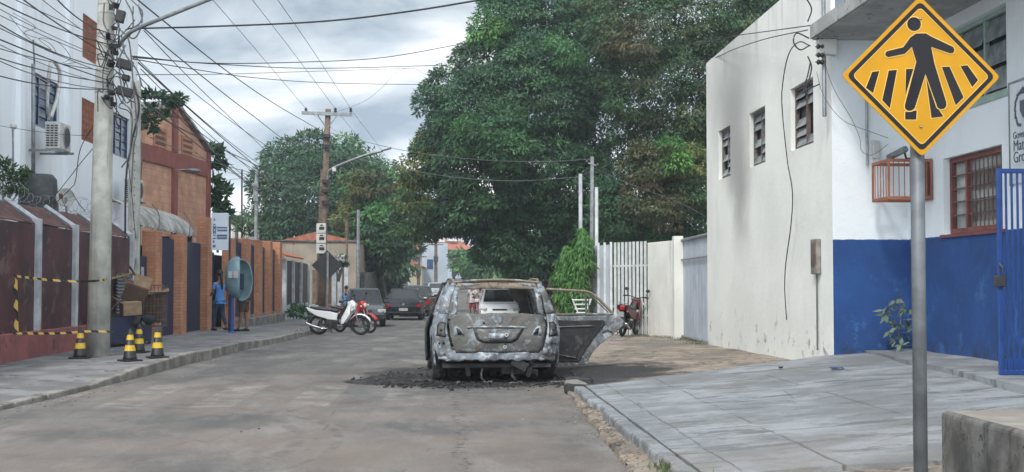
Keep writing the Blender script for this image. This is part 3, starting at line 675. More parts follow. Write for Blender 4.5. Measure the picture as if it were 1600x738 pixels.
b.build('gate_post', MT['cream_wall'], gw)
wall_run('boundary_wall', 'cream painted wall piece between the barred fence and the sheet gate', [(5.60,30.85),(5.12,32.9)], -.1, 2.47, .15, MT['cream_wall'])
fb = thing('fence', 'tall white fence of flat vertical bars behind the red motorcycle', 'fence', (4.7, 33.6, 0))
A, B_ = Vector((5.10, 32.95, 0)), Vector((4.38, 34.2, 0))
dirf = (B_-A).normalized(); ang = math.atan2(dirf.y, dirf.x)
for k in range(9):
    p = A.lerp(B_, (k+.3)/9); b = MB(); b.obox((p.x, p.y, zr(34)+1.30), (.075, .03, 2.45), (0,0,ang)); b.build('bar', MT['white_bars'], fb)
b = MB()
for z in (.55, 1.85): mpt = (A+B_)/2; b.obox((mpt.x+.03, mpt.y+.03, z), ((B_-A).length, .04, .05), (0,0,ang))
b.build('rail', MT['white_bars'], fb)
fs = thing('fence', 'white corrugated sheet panel fence left of the vertical bars', 'fence', (4, 34.8, 0))
A2, B2 = Vector((4.36, 34.25, 0)), Vector((3.98, 35.4, 0))
for k in range(3):
    a, c = A2.lerp(B2, k/3), A2.lerp(B2, (k+.96)/3); rows = []
    for z in (zr(35)+.1, zr(35)+2.48):
        rows.append([(lerp(a.x,c.x,i/14)+.02*((i//2)%2), lerp(a.y,c.y,i/14), z) for i in range(15)])
    b = MB(); b.grid(rows); b.build('panel', MT['whitegrey_gate'], fs, solid=.01)
    b = MB(); b.obox((a.x-.02, a.y-.02, zr(35)+1.3), (.06,.06,2.5)); b.build('post', MT['white_bars'], fs)
wall_run('boundary_wall', 'low dark weathered wall running on beyond the white sheet fence', [(3.97,35.6),(4.1,44),(4.3,70),(4.4,110)], -.1, 2.1, .15, MT['beige'])

# left: tall white house
hs = thing('white_house', 'tall white house with terracotta grilles behind the maroon fence', 'house', (-9.5, 33, 0))
hf = lambda u, v, d: (-9.5-d, u, v)
wins = [(29.55,31.55,5.00,6.22,'b'),(36.4,38.4,5.03,6.25,'b'),(33.45,34.95,7.25,8.40,'t'),(33.45,34.95,5.10,6.2,'t')]
b = MB(); cut_wall(b, hf, 14, 39.3, -.2, 13, [w[:4] for w in wins], .2)
b.add([(-9.5,39.3,-.2),(-19,39.3,-.2),(-19,39.3,13),(-9.5,39.3,13)], [(0,1,2,3)]); b.add([(-9.5,14,-.2),(-19,14,-.2),(-19,14,13),(-9.5,14,13)], [(0,1,2,3)])
b.add([(-9.5,14,13),(-9.5,39.3,13),(-19,39.3,13),(-19,14,13)], [(0,1,2,3)])
b.build('wall', MT['white_wall'], hs)
for y in (28.4, 31.9, 35.6):
    b = MB(); b.box(-9.498, -9.38, y, y+.35, -.2, 13); b.build('pilaster', MT['white_wall'], hs)
for a, c, d, e_, k in wins:
    if k == 'b': louvre_window(hs, hf, a, c, d, e_, .12, MT['blue_window'], MT['blue_window'], MT['black'], cols=3, slats=5, tilt=-.03, fr=.06)
    else:
        b = MB()
        for i in range(11): u = lerp(a, c, i/10); bar3(b, hf, u-.035, u+.035, d, e_, .02, .10)
        for i in range(7): v = lerp(d+.03, e_-.03, i/6); bar3(b, hf, a, c, v-.03, v+.03, .03, .09)
        g_ = b.build('grille', MT['brown_grille'], hs)
        b = MB(); bar3(b, hf, a, c, d, e_, .12, .13); b.build('backing', MT['brown_grille'], g_)
def ac_unit(x, y, z, label):
    t = thing('air_conditioner', label, 'air conditioner', (x, y, z))
    b = MB(); b.box(x, x+.34, y, y+.85, z, z+.62); ca = b.build('casing', MT['ac'], t, bevel=.02, seg=2)
    b = MB()
    for i in range(9):
        for j in range(3): b.box(x+.04+j*.09, x+.04+j*.09+.07, y-.004, y-.001, z+.06+i*.056, z+.06+i*.056+.036)
    b.build('side_vent', MT['grille_dark'], t)
    b = MB(); b.lathe([(.25,0),(.25,.012),(.235,.02)], (x+.342, y+.5, z+.31), 'X', 24); g = b.build('fan_grille', MT['steel'], t)
    b = MB(); b.lathe([(.21,0),(.21,.004)], (x+.364, y+.5, z+.31), 'X', 24); b.build('fan_opening', MT['grille_dark'], g)
    for dy in (.02, .79):
        b = MB(); b.box(x-.35, x+.42, y+dy, y+dy+.04, z-.06, z-.005); b.build('bracket', MT['steel'], t)
    return t
ac_unit(-9.14, 29.3, 4.42, 'white air conditioner unit hung under the left blue window')
ac_unit(-9.14, 36.4, 3.72, 'white air conditioner unit between the two concrete poles')
b = MB(); b.tube(smooth_path([at(75,180,X=-9.35), at(74,150,X=-9.3), at(80,98,X=-9.2), at(93,112,X=-9.2), at(90,150,X=-9.2), at(80,182,X=-9.05)]), .045, 7)
tag(b.build('hose', MT['offwhite'], smooth=True), 'pale insulated pipe looping over the left air conditioner', 'pipe')
b = MB(); b.tube([at(52,300,X=-9.3), at(52,100,X=-9.3)], .045, 8); b.tube([at(54,104,X=-9.3), at(52,62,X=-9.3)], .02, 6)
tag(b.build('mast', MT['steel'], smooth=True), 'thin grey mast rising in front of the white house', 'mast')
b = MB(); b.tube([at(21,300,X=-9.2), at(20,202,X=-9.2)], .02, 6); pm = thing('lamp_mast', 'slim grey post with small white camera dome left of the white house windows', 'camera post', at(21,300,X=-9.2))
b.build('post', MT['steel'], pm); b = MB(); b.ball(at(21,197,X=-9.2), .08, 10); b.build('dome', MT['offwhite'], pm, smooth=True)
# clutter on the roof edge behind the maroon fence
bt = thing('water_tank', 'dark round water tank behind the maroon fence', 'tank', at(60,318,Y=27))
c_ = at(60,318,Y=27); b = MB(); b.lathe([(.0,.62),(.28,.6),(.36,.5),(.40,0),(.40,-1.9)], c_, n=20); b.build('shell', MT['grille_dark'], bt, smooth=True)
sdh = thing('satellite_dish', 'pale satellite dish behind the maroon fence', 'satellite dish', at(100,312,Y=26.5))
c_ = at(100,308,Y=26.5); b = MB(); rows = []
for i in range(6):
    r_ = .26*i/5; r_ *= .75; rows.append([(c_.x+r_*math.cos(R(15*k)), c_.y+.06*(1-(i/5)**2)+.10, c_.z+r_*math.sin(R(15*k))) for k in range(25)])
b.grid(rows); b.build('dish', MT['offwhite'], sdh, smooth=True, solid=.01)
b = MB(); b.tube([c_+Vector((0,.12,0)), c_+Vector((0,.2,-.4)), c_+Vector((0,.2,-2.6))], .025, 6); b.build('mast', MT['steel'], sdh)
b = MB(); b.tube([c_+Vector((0,.1,-.2)), c_+Vector((0,-.2,0))], .01, 5); b.obox(c_+Vector((0,-.22,0)), (.06,.08,.1)); b.build('receiver', MT['redbrown'], sdh)

# maroon fence with white posts and bent arms
mf = thing('fence', 'maroon sheet fence between white posts on a faded red base', 'fence', (-7, 23, 0))
XF = -7.0; posts = [15.5, 17.65, 19.8, 21.95, 24.1, 26.25, 28.35]
MT['net'] = mat('maroon shade net', (.14,.062,.055), (.07,.035,.033), 3, .9)
for i, y in enumerate(posts):
    b = MB(); b.box(XF-.02, XF+.12, y-.07, y+.07, .1, 2.46)
    po = b.build('post', MT['white_post'], mf, bevel=.008, seg=1)
    b = MB(); b.tube([(XF+.05,y,2.42),(XF-.50,y,2.80)], .05, 4); b.build('arm', MT['white_post'], po)
    if i < len(posts)-1:
        y1 = posts[i+1]
        b = MB(); b.box(XF+.0, XF+.035, y+.071, y1-.071, .55, 2.36); b.build('panel', MT['maroon'], mf)
        rows = []
        for a in range(9):
            t = a/8; rows.append([(lerp(XF+.04,XF-.50,t), lerp(y+.07,y1-.07,j/10), lerp(2.38,2.76,t)-.07*math.sin(math.pi*t)*math.sin(math.pi*j/10)+rnd.uniform(-.012,.012)) for j in range(11)])
        b = MB(); b.grid(rows); b.build('sagging_net', MT['net'], mf, smooth=True, solid=.01)
b = MB(); b.box(XF-.10, XF+.16, 15.2, 28.5, -.05, .58); b.build('plinth', MT['pink'], mf, bevel=.01, seg=1)
b = MB()
for k in range(260):
    t = k/259; y = lerp(15.5, 28.4, t); a = t*2*math.pi*34; rr_ = .13+.05*math.sin(t*41)+rnd.uniform(-.02,.02); b.v.append((XF-.35+rr_*math.cos(a), y+rnd.uniform(-.03,.03), 2.88+.05*math.sin(t*17)+rr_*math.sin(a)))
cw = MB(); cw.tube(b.v, .004, 4); tag(cw.build('barbed_coil', MT['steel']), 'coil of razor wire along the top of the maroon fence', 'razor wire')

# orange brick pillar wall with navy panels
XP = -6.9; bw = thing('pillar_wall', 'wall of orange brick pillars with navy blue panels beside the pavement', 'wall', (XP, 40, 0))
pys = [(30.3,2.60,.40),(33.2,2.62,.40),(36.7,3.25,.42),(40.7,2.80,.44),(43.8,2.9,.46),(46.6,2.95,.46),(49.2,3.0,.46),(52.0,3.05,.46)]
for y, h, w in pys:
    b = MB(); b.box(XP-.18, XP+.14, y-w, y+.22, -.2+zr(y)+.1, h); b.build('pillar', MT['brick'], bw, bevel=.01, seg=1)
for (ya, _, _), (yb, _, wb) in zip(pys, pys[1:]):
    door = abs(ya-36.7) < .1
    b = MB(); b.box(XP-.13-(.35 if door else 0), XP-.07-(.35 if door else 0), ya+.22, yb-wb, (-.1+zr(yb)) if ya < 40 else .30, 2.50 if ya < 36 else (2.35 if door else 2.75)); b.build('panel', MT['navy'], bw)
    if ya > 40:
        b = MB(); b.box(XP-.2, XP+.02, ya+.22, yb-wb, -.5, .30); b.build('low_plinth', MT['kerb'], bw)
b = MB(); b.box(XP-.2, XP+.26, 41.2, 52.4, -.5, .22); b.build('footing', MT['kerb'], bw, bevel=.02)
b = MB(); b.box(XP-.3, XP-.06, 28.55, 29.85, -.1, 2.0); tag(b.build('blue_panel', MT['navy']), 'dark blue metal door with a pale notice beside the first brick pillar', 'door')
b = MB(); b.box(XP-.058, XP-.05, 29.3, 29.55, 1.25, 1.75); b.build('notice', MT['plate'], bpy.data.objects['blue_panel'])
b = MB(); b.box(XP-.62, XP-.55, 30.0, 52.2, -.5, 2.3); b.build('back_panel', MT['navy'], bw)
aw = thing('awning', 'weathered white corrugated awning roof behind the first brick pillars', 'awning', (-8, 32, 2.9))
rows = []
for t in [i/10 for i in range(11)]:
    z = 2.66+.72*math.sin(t*R(85)); x = XP-.12-1.1*(1-math.cos(t*R(85)))-.15*t
    rows.append([(x, lerp(29.6, 35.8, j/60), z+(.025 if (j//2)%2 else 0)) for j in range(61)])
b = MB(); b.grid(rows); b.build('roofing', MT['metal_awning'], aw, solid=.01)
b = MB(); b.box(XP-1.3, XP-.2, 35.7, 35.78, 2.4, 2.68); b.tube([(XP-.15,29.6,2.70),(XP-.15,35.8,2.70)], .03, 6); b.build('frame', MT['dark_steel'], aw)
for y in (29.7, 33.5, 35.6):
    b = MB(); b.tube([(XP-.2,y,-.1),(XP-.2,y,2.7)], .03, 6); b.build('post', MT['dark_steel'], aw)
for y in (31.0, 34.6):
    b = MB(); b.tube(smooth_path([(XP-.05,y,2.62),(XP-.0,y-.2,3.0),(XP-.1,y-.5,3.25)]), .012, 5); tag(b.build('bent_rod', MT['steel']), 'thin bent rod rising from the brick pillar wall in front of the awning', 'rod', 'bent rods by the awning')

# gabled clay block building
P0, P1 = Vector((-9.9, 37.6, 0)), Vector((-8.7, 46.6, 0))
dl = (P1-P0); nn = Vector((dl.y, -dl.x, 0)).normalized()
gf_ = lambda u, v, d: tuple(P0 + dl*u + nn*d + Vector((0,0,v)))
gb_ = thing('gabled_building', 'gabled building of bare orange clay blocks with maroon bands', 'building', (-9.3, 42, 0))
pk = .60
b = MB(); b.prism([(0,0),(1,0),(1,6.05),(pk,7.35),(0,6.1)], gf_, 0, -9); b.build('wall', MT['block'], gb_)
b = MB(); b.prism([(0,5.22),(1,5.22),(1,5.75),(0,5.75)], gf_, .002, .07); b.build('band', MT['band'], gb_)
for u0, u1, z0, z1 in ((pk-.022,pk+.022,0,5.21),(pk-.022,pk+.022,5.76,7.3),(.972,1.004,0,6.08)):
    b = MB(); b.prism([(u0,z0),(u1,z0),(u1,z1),(u0,z1)], gf_, .003, .09); b.build('pier', MT['band'], gb_)
rr = MB(); rr.prism([(-.03,6.06),(pk,7.37),(1.03,6.04),(1.03,6.13),(pk,7.47),(-.03,6.16)], gf_, .16, -9.2); rf = rr.build('roof', MT['metal_awning'], gb_)
for u0 in (pk-.21, pk+.08):
    b = MB(); b.prism([(u0,5.78),(u0+.13,5.78),(u0+.13,6.42),(u0,6.42)], gf_, .004, .03); v_ = b.build('vent', MT['brick'], gb_)
    b = MB()
    for k in range(3): b.prism([(u0+.015,5.84+k*.19),(u0+.115,5.84+k*.19),(u0+.115,5.94+k*.19),(u0+.015,5.94+k*.19)], gf_, .031, .034)
    b.build('opening', mat('vent shade', (.13,.06,.04)), v_)
wl = thing('wall_lamp', 'flat grey wall lamp on the gabled clay block building', 'lamp', gf_(pk+.03, 5.15, .2))
b = MB(); b.tube([gf_(pk,5.15,.09), gf_(pk+.02,5.2,.35)], .02, 6); b.build('arm', MT['steel'], wl)
b = MB(); c_ = Vector(gf_(pk+.05,5.17,.5)); b.ball(c_, .28, 12, (1,1.2,.3)); b.build('lamp_head', MT['steel'], wl, smooth=True)

# dark-panel white fence, little tiled canopy, beige house
df = thing('fence', 'white posts with tall dark panels and small tiled roof beyond the brick pillars', 'fence', (-6.8, 57, 0))
ys = [53.2, 55.9, 58.8, 62]
for i, y in enumerate(ys):
    b = MB(); b.box(-6.95, -6.70, y-.15, y+.15, -.4, 2.42-.02*i); b.build('post', MT['white_post'], df)
    if i < 3: b = MB(); b.box(-6.88, -6.8, y+.15, ys[i+1]-.15, .5, 2.35); b.build('panel', MT['black'], df); b = MB(); b.box(-6.9,-6.75,y+.15,ys[i+1]-.15,-.4,.5); b.build('plinth', MT['white_post'], df)
rows = []
for t in range(9):
    rows.append([(-6.6-2.0*t/8, lerp(52.4, 58.5, j/40), 2.50+.62*t/8+(.05 if j%2 else 0)+.02*(t%2)) for j in range(41)])
tr_ = MB(); tr_.grid(rows); tr_.build('tiled_roof', MT['roof_tile'], df, solid=.03)
b = MB(); b.add([(-6.65,52.3,2.45),(-8.7,52.3,2.45),(-8.7,52.3,3.25)], [(0,1,2)]); b.build('gable_end', MT['dark_steel'], df)
bh = thing('beige_house', 'plain beige rendered house wall behind the pole at the bend', 'house', (-5.5, 66, 0))
b = MB(); b.box(-11, -4.75, 66, 80, -.6, 3.55); b.build('wall', MT['beige'], bh, bevel=.03)
b = MB(); b.box(-11, -4.7, 65.9, 80, 3.55, 3.62); b.build('coping', MT['mortar'], bh)
b = MB(); b.box(-7.0, -6.2, 65.95, 66.0, .0, 2.1); b.build('door', MT['wood'], bh)
b = MB(); b.prism([(-9,3.65),(-5.0,3.65),(-7,4.15)], lambda u,v,d:(u,68+d,v), 0, 8); b.build('roof', MT['roof_tile'], bh)
lf = thing('fence', 'low row of white posts with brown boards left of the beige house', 'fence', (-5.6, 58, 0))
for i, px in enumerate((522, 531, 541)):
    p = at(px, 440, Y=58-i*.0+i*1.2); b = MB(); b.box(p.x-.10, p.x+.10, p.y-.1, p.y+.1, -.4, 2.35-.1*i); b.build('post', MT['white_post'], lf)
    b = MB(); b.box(p.x-.32, p.x-.10, p.y-.03, p.y+.03, -.35, 2.2); b.build('board', MT['cardboard_dark'], lf)
wall_run('boundary_wall', 'shaded grey wall along the parked cars on the left', [(-4.6,67),(-4.4,80),(-4.2,110)], -.5, 2.3, .2, MT['mortar'])
# far end of the street
fh = thing('far_house', 'pale blue white house with broad orange tiled roof at the end of the street', 'house', (-2, 170, 1.5))
z0 = 1.0
b = MB(); b.box(-5.8, 2.2, 170, 182, z0, 6.0); b.build('wall', mat('pale blue wall', (.42,.50,.58), (.34,.42,.50), .3, .9), fh)
for k in range(4):
    b = MB(); b.box(-4.9+k*1.9, -4.1+k*1.9, 169.93, 169.99, 3.4, 4.9); b.build('window', MT['blue_window'], fh)
b = MB(); zt=5.95; b.add([(-7.4,168.6,zt),(3.4,168.6,zt),(3.4,183,zt),(-7.4,183,zt),(-5.0,173,7.5),(1.2,173,7.5)],[(0,1,5,4),(1,2,5),(2,3,4,5),(3,0,4),(0,3,2,1)]); b.build('roof', MT['roof_tile'], fh)
b = MB(); b.box(-2.0,-.6,170.4,171,7.0,8.2); b.ball((-2.8,171.2,7.6),.8,8,(1.3,1,.6),.3); b.ball((.5,171.2,7.2),.5,8,(1.6,1,.5),.3); b.build('roof_clutter', MT['offwhite'], fh)
b = MB(); b.box(-4.6,2.0,168.75,168.8,5.1,5.9); b.build('eaves_band', MT['dark_steel'], fh)
f2 = thing('far_house', 'small house with brick red roof behind the row of parked cars', 'house', (-8, 120, 0))
b = MB(); b.box(-9.5,-4.2,118,132,-.2,3.0); b.build('wall', MT['beige'], f2); b = MB(); b.add([(-9.8,117.6,2.95),(-3.7,117.6,2.95),(-3.7,133,2.95),(-9.8,133,2.95),(-6.8,120,4.6),(-6.8,130,4.6)],[(0,1,4),(1,2,5,4),(2,3,5),(3,0,4,5),(0,3,2,1)]); b.build('roof', MT['roof_tile'], f2)
f3 = thing('far_house', 'pale grey two storey house just right of the far poles', 'house', (1, 205, 2))
b = MB(); b.box(-3.2, -.2, 150, 160, 1, 6.2); b.build('wall', mat('pale grey wall', (.33,.38,.43), None, .3, .9), f3); b = MB(); b.box(-2.6,-1.9,149.93,149.99,3.2,4.3); b.build('window', MT['blue_window'], f3)
f4 = thing('far_house', 'low yellow fronted house beside the leftmost far pole', 'house', (-5, 140, 1))
b = MB(); b.box(-5.6,-3.0,140,150,.4,3.3); b.build('wall', mat('dull yellow wall', (.36,.33,.22), None, .3, .9), f4); b = MB(); b.prism([(-5.9,3.3),(-2.7,3.3),(-4.3,4.3)], lambda u,v,d:(u,139.7+d,v), 0, 10.6); b.build('roof', MT['roof_tile'], f4)
# ------------------------------------------------------------ trees and plants
NR = np.random.default_rng(11)
PAL = dict(dark=[(.022,.060,.030),(.030,.076,.034),(.038,.092,.036),(.026,.066,.038)], mid=[(.028,.080,.030),(.036,.095,.034),(.024,.070,.030)],
           olive=[(.036,.072,.026),(.048,.076,.028),(.030,.070,.028),(.054,.068,.030),(.030,.070,.028),(.028,.066,.030)], brown=[(.060,.060,.028),(.052,.062,.028),(.046,.066,.028),(.072,.060,.030)],
           yellow=[(.105,.115,.030),(.085,.10,.032),(.05,.085,.03)], lime=[(.05,.14,.032),(.065,.165,.036),(.04,.115,.032)], bright=[(.032,.095,.032),(.042,.12,.036),(.030,.085,.033),(.052,.135,.038)],
           far=[(.045,.10,.045),(.06,.13,.05)])
def leaf_obj(name, pos, out, col, Ls, W, parent, droop=.7, m=None):
    """one rhombic leaf per position"""
    n = len(pos); d = out*.75 + NR.normal(0, .55, (n, 3)); d[:, 2] -= droop; d /= np.linalg.norm(d, axis=1)[:, None]
    s = np.cross(d, NR.normal(0, .8, (n, 3)) + out*2.2 + np.array([0,0,.8])); s /= np.linalg.norm(s, axis=1)[:, None]+1e-9
    ll = Ls*NR.uniform(.65, 1.3, (n, 1)); w = W*NR.uniform(.7, 1.2, (n, 1))
    v = np.stack([pos, pos+d*ll*.45+s*w, pos+d*ll, pos+d*ll*.45-s*w], 1).reshape(-1, 3).astype(np.float32)
    me = bpy.data.meshes.new(name); me.vertices.add(4*n); me.vertices.foreach_set('co', v.ravel())
    me.loops.add(4*n); me.loops.foreach_set('vertex_index', np.arange(4*n, dtype=np.int32))
    me.polygons.add(n); me.polygons.foreach_set('loop_start', np.arange(0, 4*n, 4, dtype=np.int32)); me.polygons.foreach_set('loop_total', np.full(n, 4, np.int32))
    me.update(calc_edges=True)
    a = me.attributes.new('col', 'FLOAT_COLOR', 'POINT'); c4 = np.ones((n, 4), np.float32); c4[:, :3] = col*NR.uniform(.8, 1.25, (n, 1))
    c4[:, :3] *= 1.35; a.data.foreach_set('color', np.repeat(c4, 4, 0).ravel())
    me.materials.append(m or MT['leaf']); o = bpy.data.objects.new(name, me); C.objects.link(o)
    if parent: setp(o, parent)
    return o
def rdirs(n):
    d = NR.normal(0, 1, (n, 3)); return d/np.linalg.norm(d, axis=1)[:, None]
def crown(blobs, parent, clump=.55, dens=1.0, per=46, Ls=.34, W=.055, droop=.7, hollow=(), name='crown', back=.45):
    """blobs: (centre, radii, palette); clumps sit on the shells of the blobs, leaves on the shells of the clumps"""
    P_, O_, K_ = [], [], []
    cs = [(np.array(c, float), np.array(r, float)) for c, r, _ in blobs]
    for i, (c, r, pal) in enumerate(blobs):
        c, r = cs[i]; area = 4*math.pi*((r[0]*r[1]+r[1]*r[2]+r[0]*r[2])/3); n = int(area/(clump**2)*.9*dens)+4
        d = rdirs(n); d = d[(d[:, 1] < .25) | (NR.random(n) < back)]
        cc = c + d*r*NR.uniform(.80, .98, (len(d), 1))
        keep = np.ones(len(cc), bool)
        for j, (c2, r2) in enumerate(cs):
            if j != i: keep &= (((cc-c2)/r2)**2).sum(1) > .62
        for h, hr in hollow: keep &= (((cc-np.array(h))/np.array(hr))**2).sum(1) > 1
        cc, d = cc[keep], d[keep]
        pal_ = PAL[pal] if isinstance(pal, str) else pal
        for q, dd in zip(cc, d):
            rr = clump*NR.uniform(.65, 1.25); k = int(per*rr/clump)
            e_ = rdirs(k); e_[:, 2] = np.abs(e_[:, 2])*.9-.25; e_ = e_*.8+dd*.5; e_ /= np.linalg.norm(e_, axis=1)[:, None]
            P_.append(q + e_*np.array([rr, rr, rr*.8])*NR.uniform(.78, 1.04, (k, 1))); O_.append(e_)
            K_.append(np.tile(np.array(pal_[NR.integers(len(pal_))])*NR.uniform(.65, 1.4), (k, 1)))
        # sparse inner leaves that close the crown
        k = int(area*26*dens*1.3); e_ = rdirs(k); q = c + e_*r*NR.uniform(.55, .85, (k, 1))
        hk = np.ones(k, bool)
        for h, hr in hollow: hk &= (((q-np.array(h))/(np.array(hr)))**2).sum(1) > 1
        q, e_ = q[hk], e_[hk]
        P_.append(q); O_.append(e_); K_.append(np.tile(np.array(pal_[0]), (len(q), 1)))
    return leaf_obj(name, np.concatenate(P_), np.concatenate(O_), np.concatenate(K_), Ls, W, parent, droop)
def trunk(parent, base, top, r0, r1, limbs=(), m='bark', name='trunk'):
    b = MB(); base, top = Vector(base), Vector(top); mid = base.lerp(top, .5)+Vector((rnd.uniform(-.2,.2), 0, 0))*(r0*2)
    b.tube(smooth_path([base-Vector((0,0,.3)), base.lerp(mid,.3), mid, top], 5), lambda t: lerp(r0, r1, t)*(1+.6*max(0, .12-t)/.12), 12, cap=True)
    for f, e_ in limbs:
        s_ = base.lerp(top, f); e_ = Vector(e_); b.tube(smooth_path([s_, s_.lerp(e_, .5)+Vector((0,0,.3)), e_], 4), lambda t: lerp(r1*1.0, r1*.25, t), 8)
    return b.build(name, MT[m], parent, smooth=True)
def blobs_at(lst, Y, dy=1.0, asp=1.0):
    r = []
    for px, py, pr, pal, *o in lst:
        yy = Y + (o[0] if o else rnd.uniform(-1, 1)*dy); c = at(px, py, Y=yy); q = pr*yy/F; r.append(((c.x, c.y, c.z), (q, q*1.1, q*asp), pal))
    return r
T = thing('mango_tree', 'huge dark green mango tree filling the middle of the picture', 'tree', (2.4, 52, zr(52)))
bl = blobs_at([(785,112,66,'dark',1),(765,98,44,'dark',0),(845,60,72,'dark',0),(905,70,70,'dark',1),(700,165,56,'dark',0),(760,190,80,'dark',-1),(700,250,60,'dark',0),(697,315,48,'dark',0),
     (840,160,90,'dark',-1.5),(900,190,62,'dark',0),(770,285,85,'dark',-2),(850,280,85,'dark',-2),(910,300,62,'dark',-1),(940,350,50,'dark',-1),(790,365,52,'dark',-1),(830,380,58,'dark',-2),(895,372,60,'dark',-1.5),
     (794,28,36,'mid',0),(820,22,46,'dark',0),(870,20,52,'dark',0),(915,20,42,'dark',0),(775,205,34,'mid',-5),(800,230,26,'mid',-5.5),(740,215,24,'bright',-4.2),(768,52,20,'lime',-1.2),(885,80,17,'bright',-3.8),
     (648,260,24,'yellow',-.5),(642,300,26,'yellow',0),(640,345,28,'olive',0),(668,235,22,'yellow',0)], 52)
bl = [((c[0]+(.28 if c[0] < .6 else 0), c[1], c[2]), (r[0]*.95, r[1], r[2]*.95), p) for c, r, p in bl]
hol = [(tuple(at(958,212,Y=52)), (.22, 12, .6)), (tuple(at(967,195,Y=52)), (.16, 12, .35))]
crown(bl, T, clump=.56, hollow=hol, dens=1.25, per=120, Ls=.19, W=.034)
trunk(T, (2.9, 53, zr(53)), (2.7, 52.5, 4.2), .62, .40, [(.8,(0,52,6)),(.9,(6,51,6.5)),(1,(3,50,8)),(.85,(1,54,8))])
T2 = thing('mango_tree', 'mango tree with rusty brown new leaves above the fence', 'tree', (9.2, 46, 0))
bl = blobs_at([(960,30,48,'olive',0),(1010,60,72,'olive',-.5),(1080,40,72,'olive',0),(1140,20,60,'olive',0),(1195,0,50,'dark',0),(985,115,40,'olive',0),(1020,135,64,'olive',-1),(1080,120,70,'olive',0),(1060,180,55,'olive',-.5),(1120,100,40,'olive',0),
     (1000,60,18,'brown',-3.6),(975,70,16,'brown',-2.4),
     (1030,215,45,'olive',0),(1090,235,40,'dark',1),(1100,290,40,'dark',1),(990,230,34,'dark',1),(985,300,50,'dark',1),(1055,350,55,'dark',1),(1110,350,40,'dark',0),(960,340,40,'dark',1),
     (1020,262,30,'brown',-2),(1060,265,34,'yellow',-2),(1012,310,28,'brown',-2),(1045,318,32,'brown',-2.2),(1045,250,16,'lime',-3.4),(1075,300,24,'olive',-2),(1180,60,60,'dark',2)], 46)
hol = [(tuple(at(955,208,Y=46)), (.32, 12, .8)), (tuple(at(1079,165,Y=46)), (.16, 12, .3)), (tuple(at(985,205,Y=46)), (.16, 12, .3))]
crown(bl, T2, clump=.52, hollow=hol, dens=1.2, per=110, Ls=.18, W=.032)
trunk(T2, (8.6, 47.5, 0), (8.4, 47, 5.2), .45, .28, [(.7,(6.5,46.5,6.5)),(.9,(10.5,46,7)),(1,(8.4,46,8.5))])
T3 = thing('mango_tree', 'dark round mango tree behind the wooden utility pole on the left', 'tree', (-9, 84, 0))
bl = blobs_at([(455,255,34,'dark'),(490,245,30,'dark'),(440,300,42,'dark'),(425,340,34,'mid'),(420,365,30,'dark'),(490,310,60,'dark',-2),(460,360,50,'dark'),(545,250,34,'bright'),(530,275,40,'dark',-1),(570,280,32,'dark'),(540,325,50,'dark',-1),(520,375,45,'dark')], 84)
crown(bl, T3, clump=.75, per=60, Ls=.34, W=.06)
trunk(T3, (-9.2, 84, -.3), (-9, 84, 3.5), .5, .3, [(.8,(-6,83,6)),(.9,(-11,83,6))])
T4 = thing('mango_tree', 'bright green mango tree with orange tips between the two darker trees', 'tree', (-5, 74, 0))
bl = blobs_at([(575,305,30,'bright'),(610,300,32,'bright',-1),(632,300,22,'lime'),(560,335,28,'yellow'),(600,345,36,'bright',-1.5),(636,345,32,'mid'),(590,385,34,'dark'),(615,380,32,'dark',-1),(560,290,16,'yellow',-2),(585,285,16,'brown',-2),(570,375,24,'olive',-1),(553,360,18,'bright'),(655,335,20,'bright')], 74)
crown(bl, T4, clump=.6, per=64, Ls=.32, W=.055)
trunk(T4, (-3.9, 76, -.3), (-4.1, 75.5, 3.2), .32, .22, [(.8,(-6,74,4.5)),(.9,(-2.5,74,4.6))])
T5 = thing('dark_tree', 'low hanging dark tree over the parked cars on the left', 'tree', (-5, 86, 0))
bl = blobs_at([(585,412,26,'dark'),(610,405,28,'dark',-2),(600,430,18,'dark')], 86); crown(bl, T5, clump=.8, per=36, Ls=.5, W=.09)
trunk(T5, (-4.9, 86, -.3), (-4.8, 86, 2.2), .3, .2)
T6 = thing('street_tree', 'small light green tree in the far street right of the poles', 'tree', (1, 125, 0))
bl = blobs_at([(725,410,15,'lime'),(742,408,13,'bright'),(735,422,12,'bright')], 125); crown(bl, T6, clump=.7, per=34, Ls=.5, W=.1); trunk(T6, (2.2, 125, .5), (2.2,125,3), .15, .1)
T7 = thing('street_tree', 'dark leafy tree closing the right side of the far street', 'tree', (6, 95, 0))
bl = blobs_at([(775,405,24,'mid'),(800,412,26,'dark'),(830,410,30,'dark'),(860,420,26,'dark'),(775,430,12,'far'),(855,395,30,'dark'),(890,420,30,'dark'),(925,400,40,'dark')], 95); crown(bl, T7, clump=.8, per=36, Ls=.55, W=.1); trunk(T7, (5.6, 96, 0), (5.6,95.5,3), .35, .22)
T8 = thing('street_tree', 'far pale green tree on the hill at the end of the street', 'tree', (6, 165, 2))
bl = blobs_at([(775,392,24,'far'),(810,400,24,'far'),(845,400,26,'far')], 165); crown(bl, T8, clump=1.1, per=30, Ls=.8, W=.15); trunk(T8, (6.5,166,2), (6.5,166,4.5), .35, .25)
for px, py, pr, Y, lb in ((905,360,40,70,'dark tree behind the grey poles above the white fence'),(1000,380,45,62,'dark tree standing behind the cream fence wall')):
    t = thing('dark_tree', lb, 'tree', at(px,450,Y=Y)); crown(blobs_at([(px,py,pr,'dark'),(px+40,py+20,pr,'dark'),(px-30,py+30,pr,'dark'),(px+10,py+60,pr,'dark')], Y), t, clump=.8, per=34, Ls=.5, W=.09)
    p = at(px,450,Y=Y); trunk(t, (p.x,Y,0), (p.x,Y,3), .3, .2)
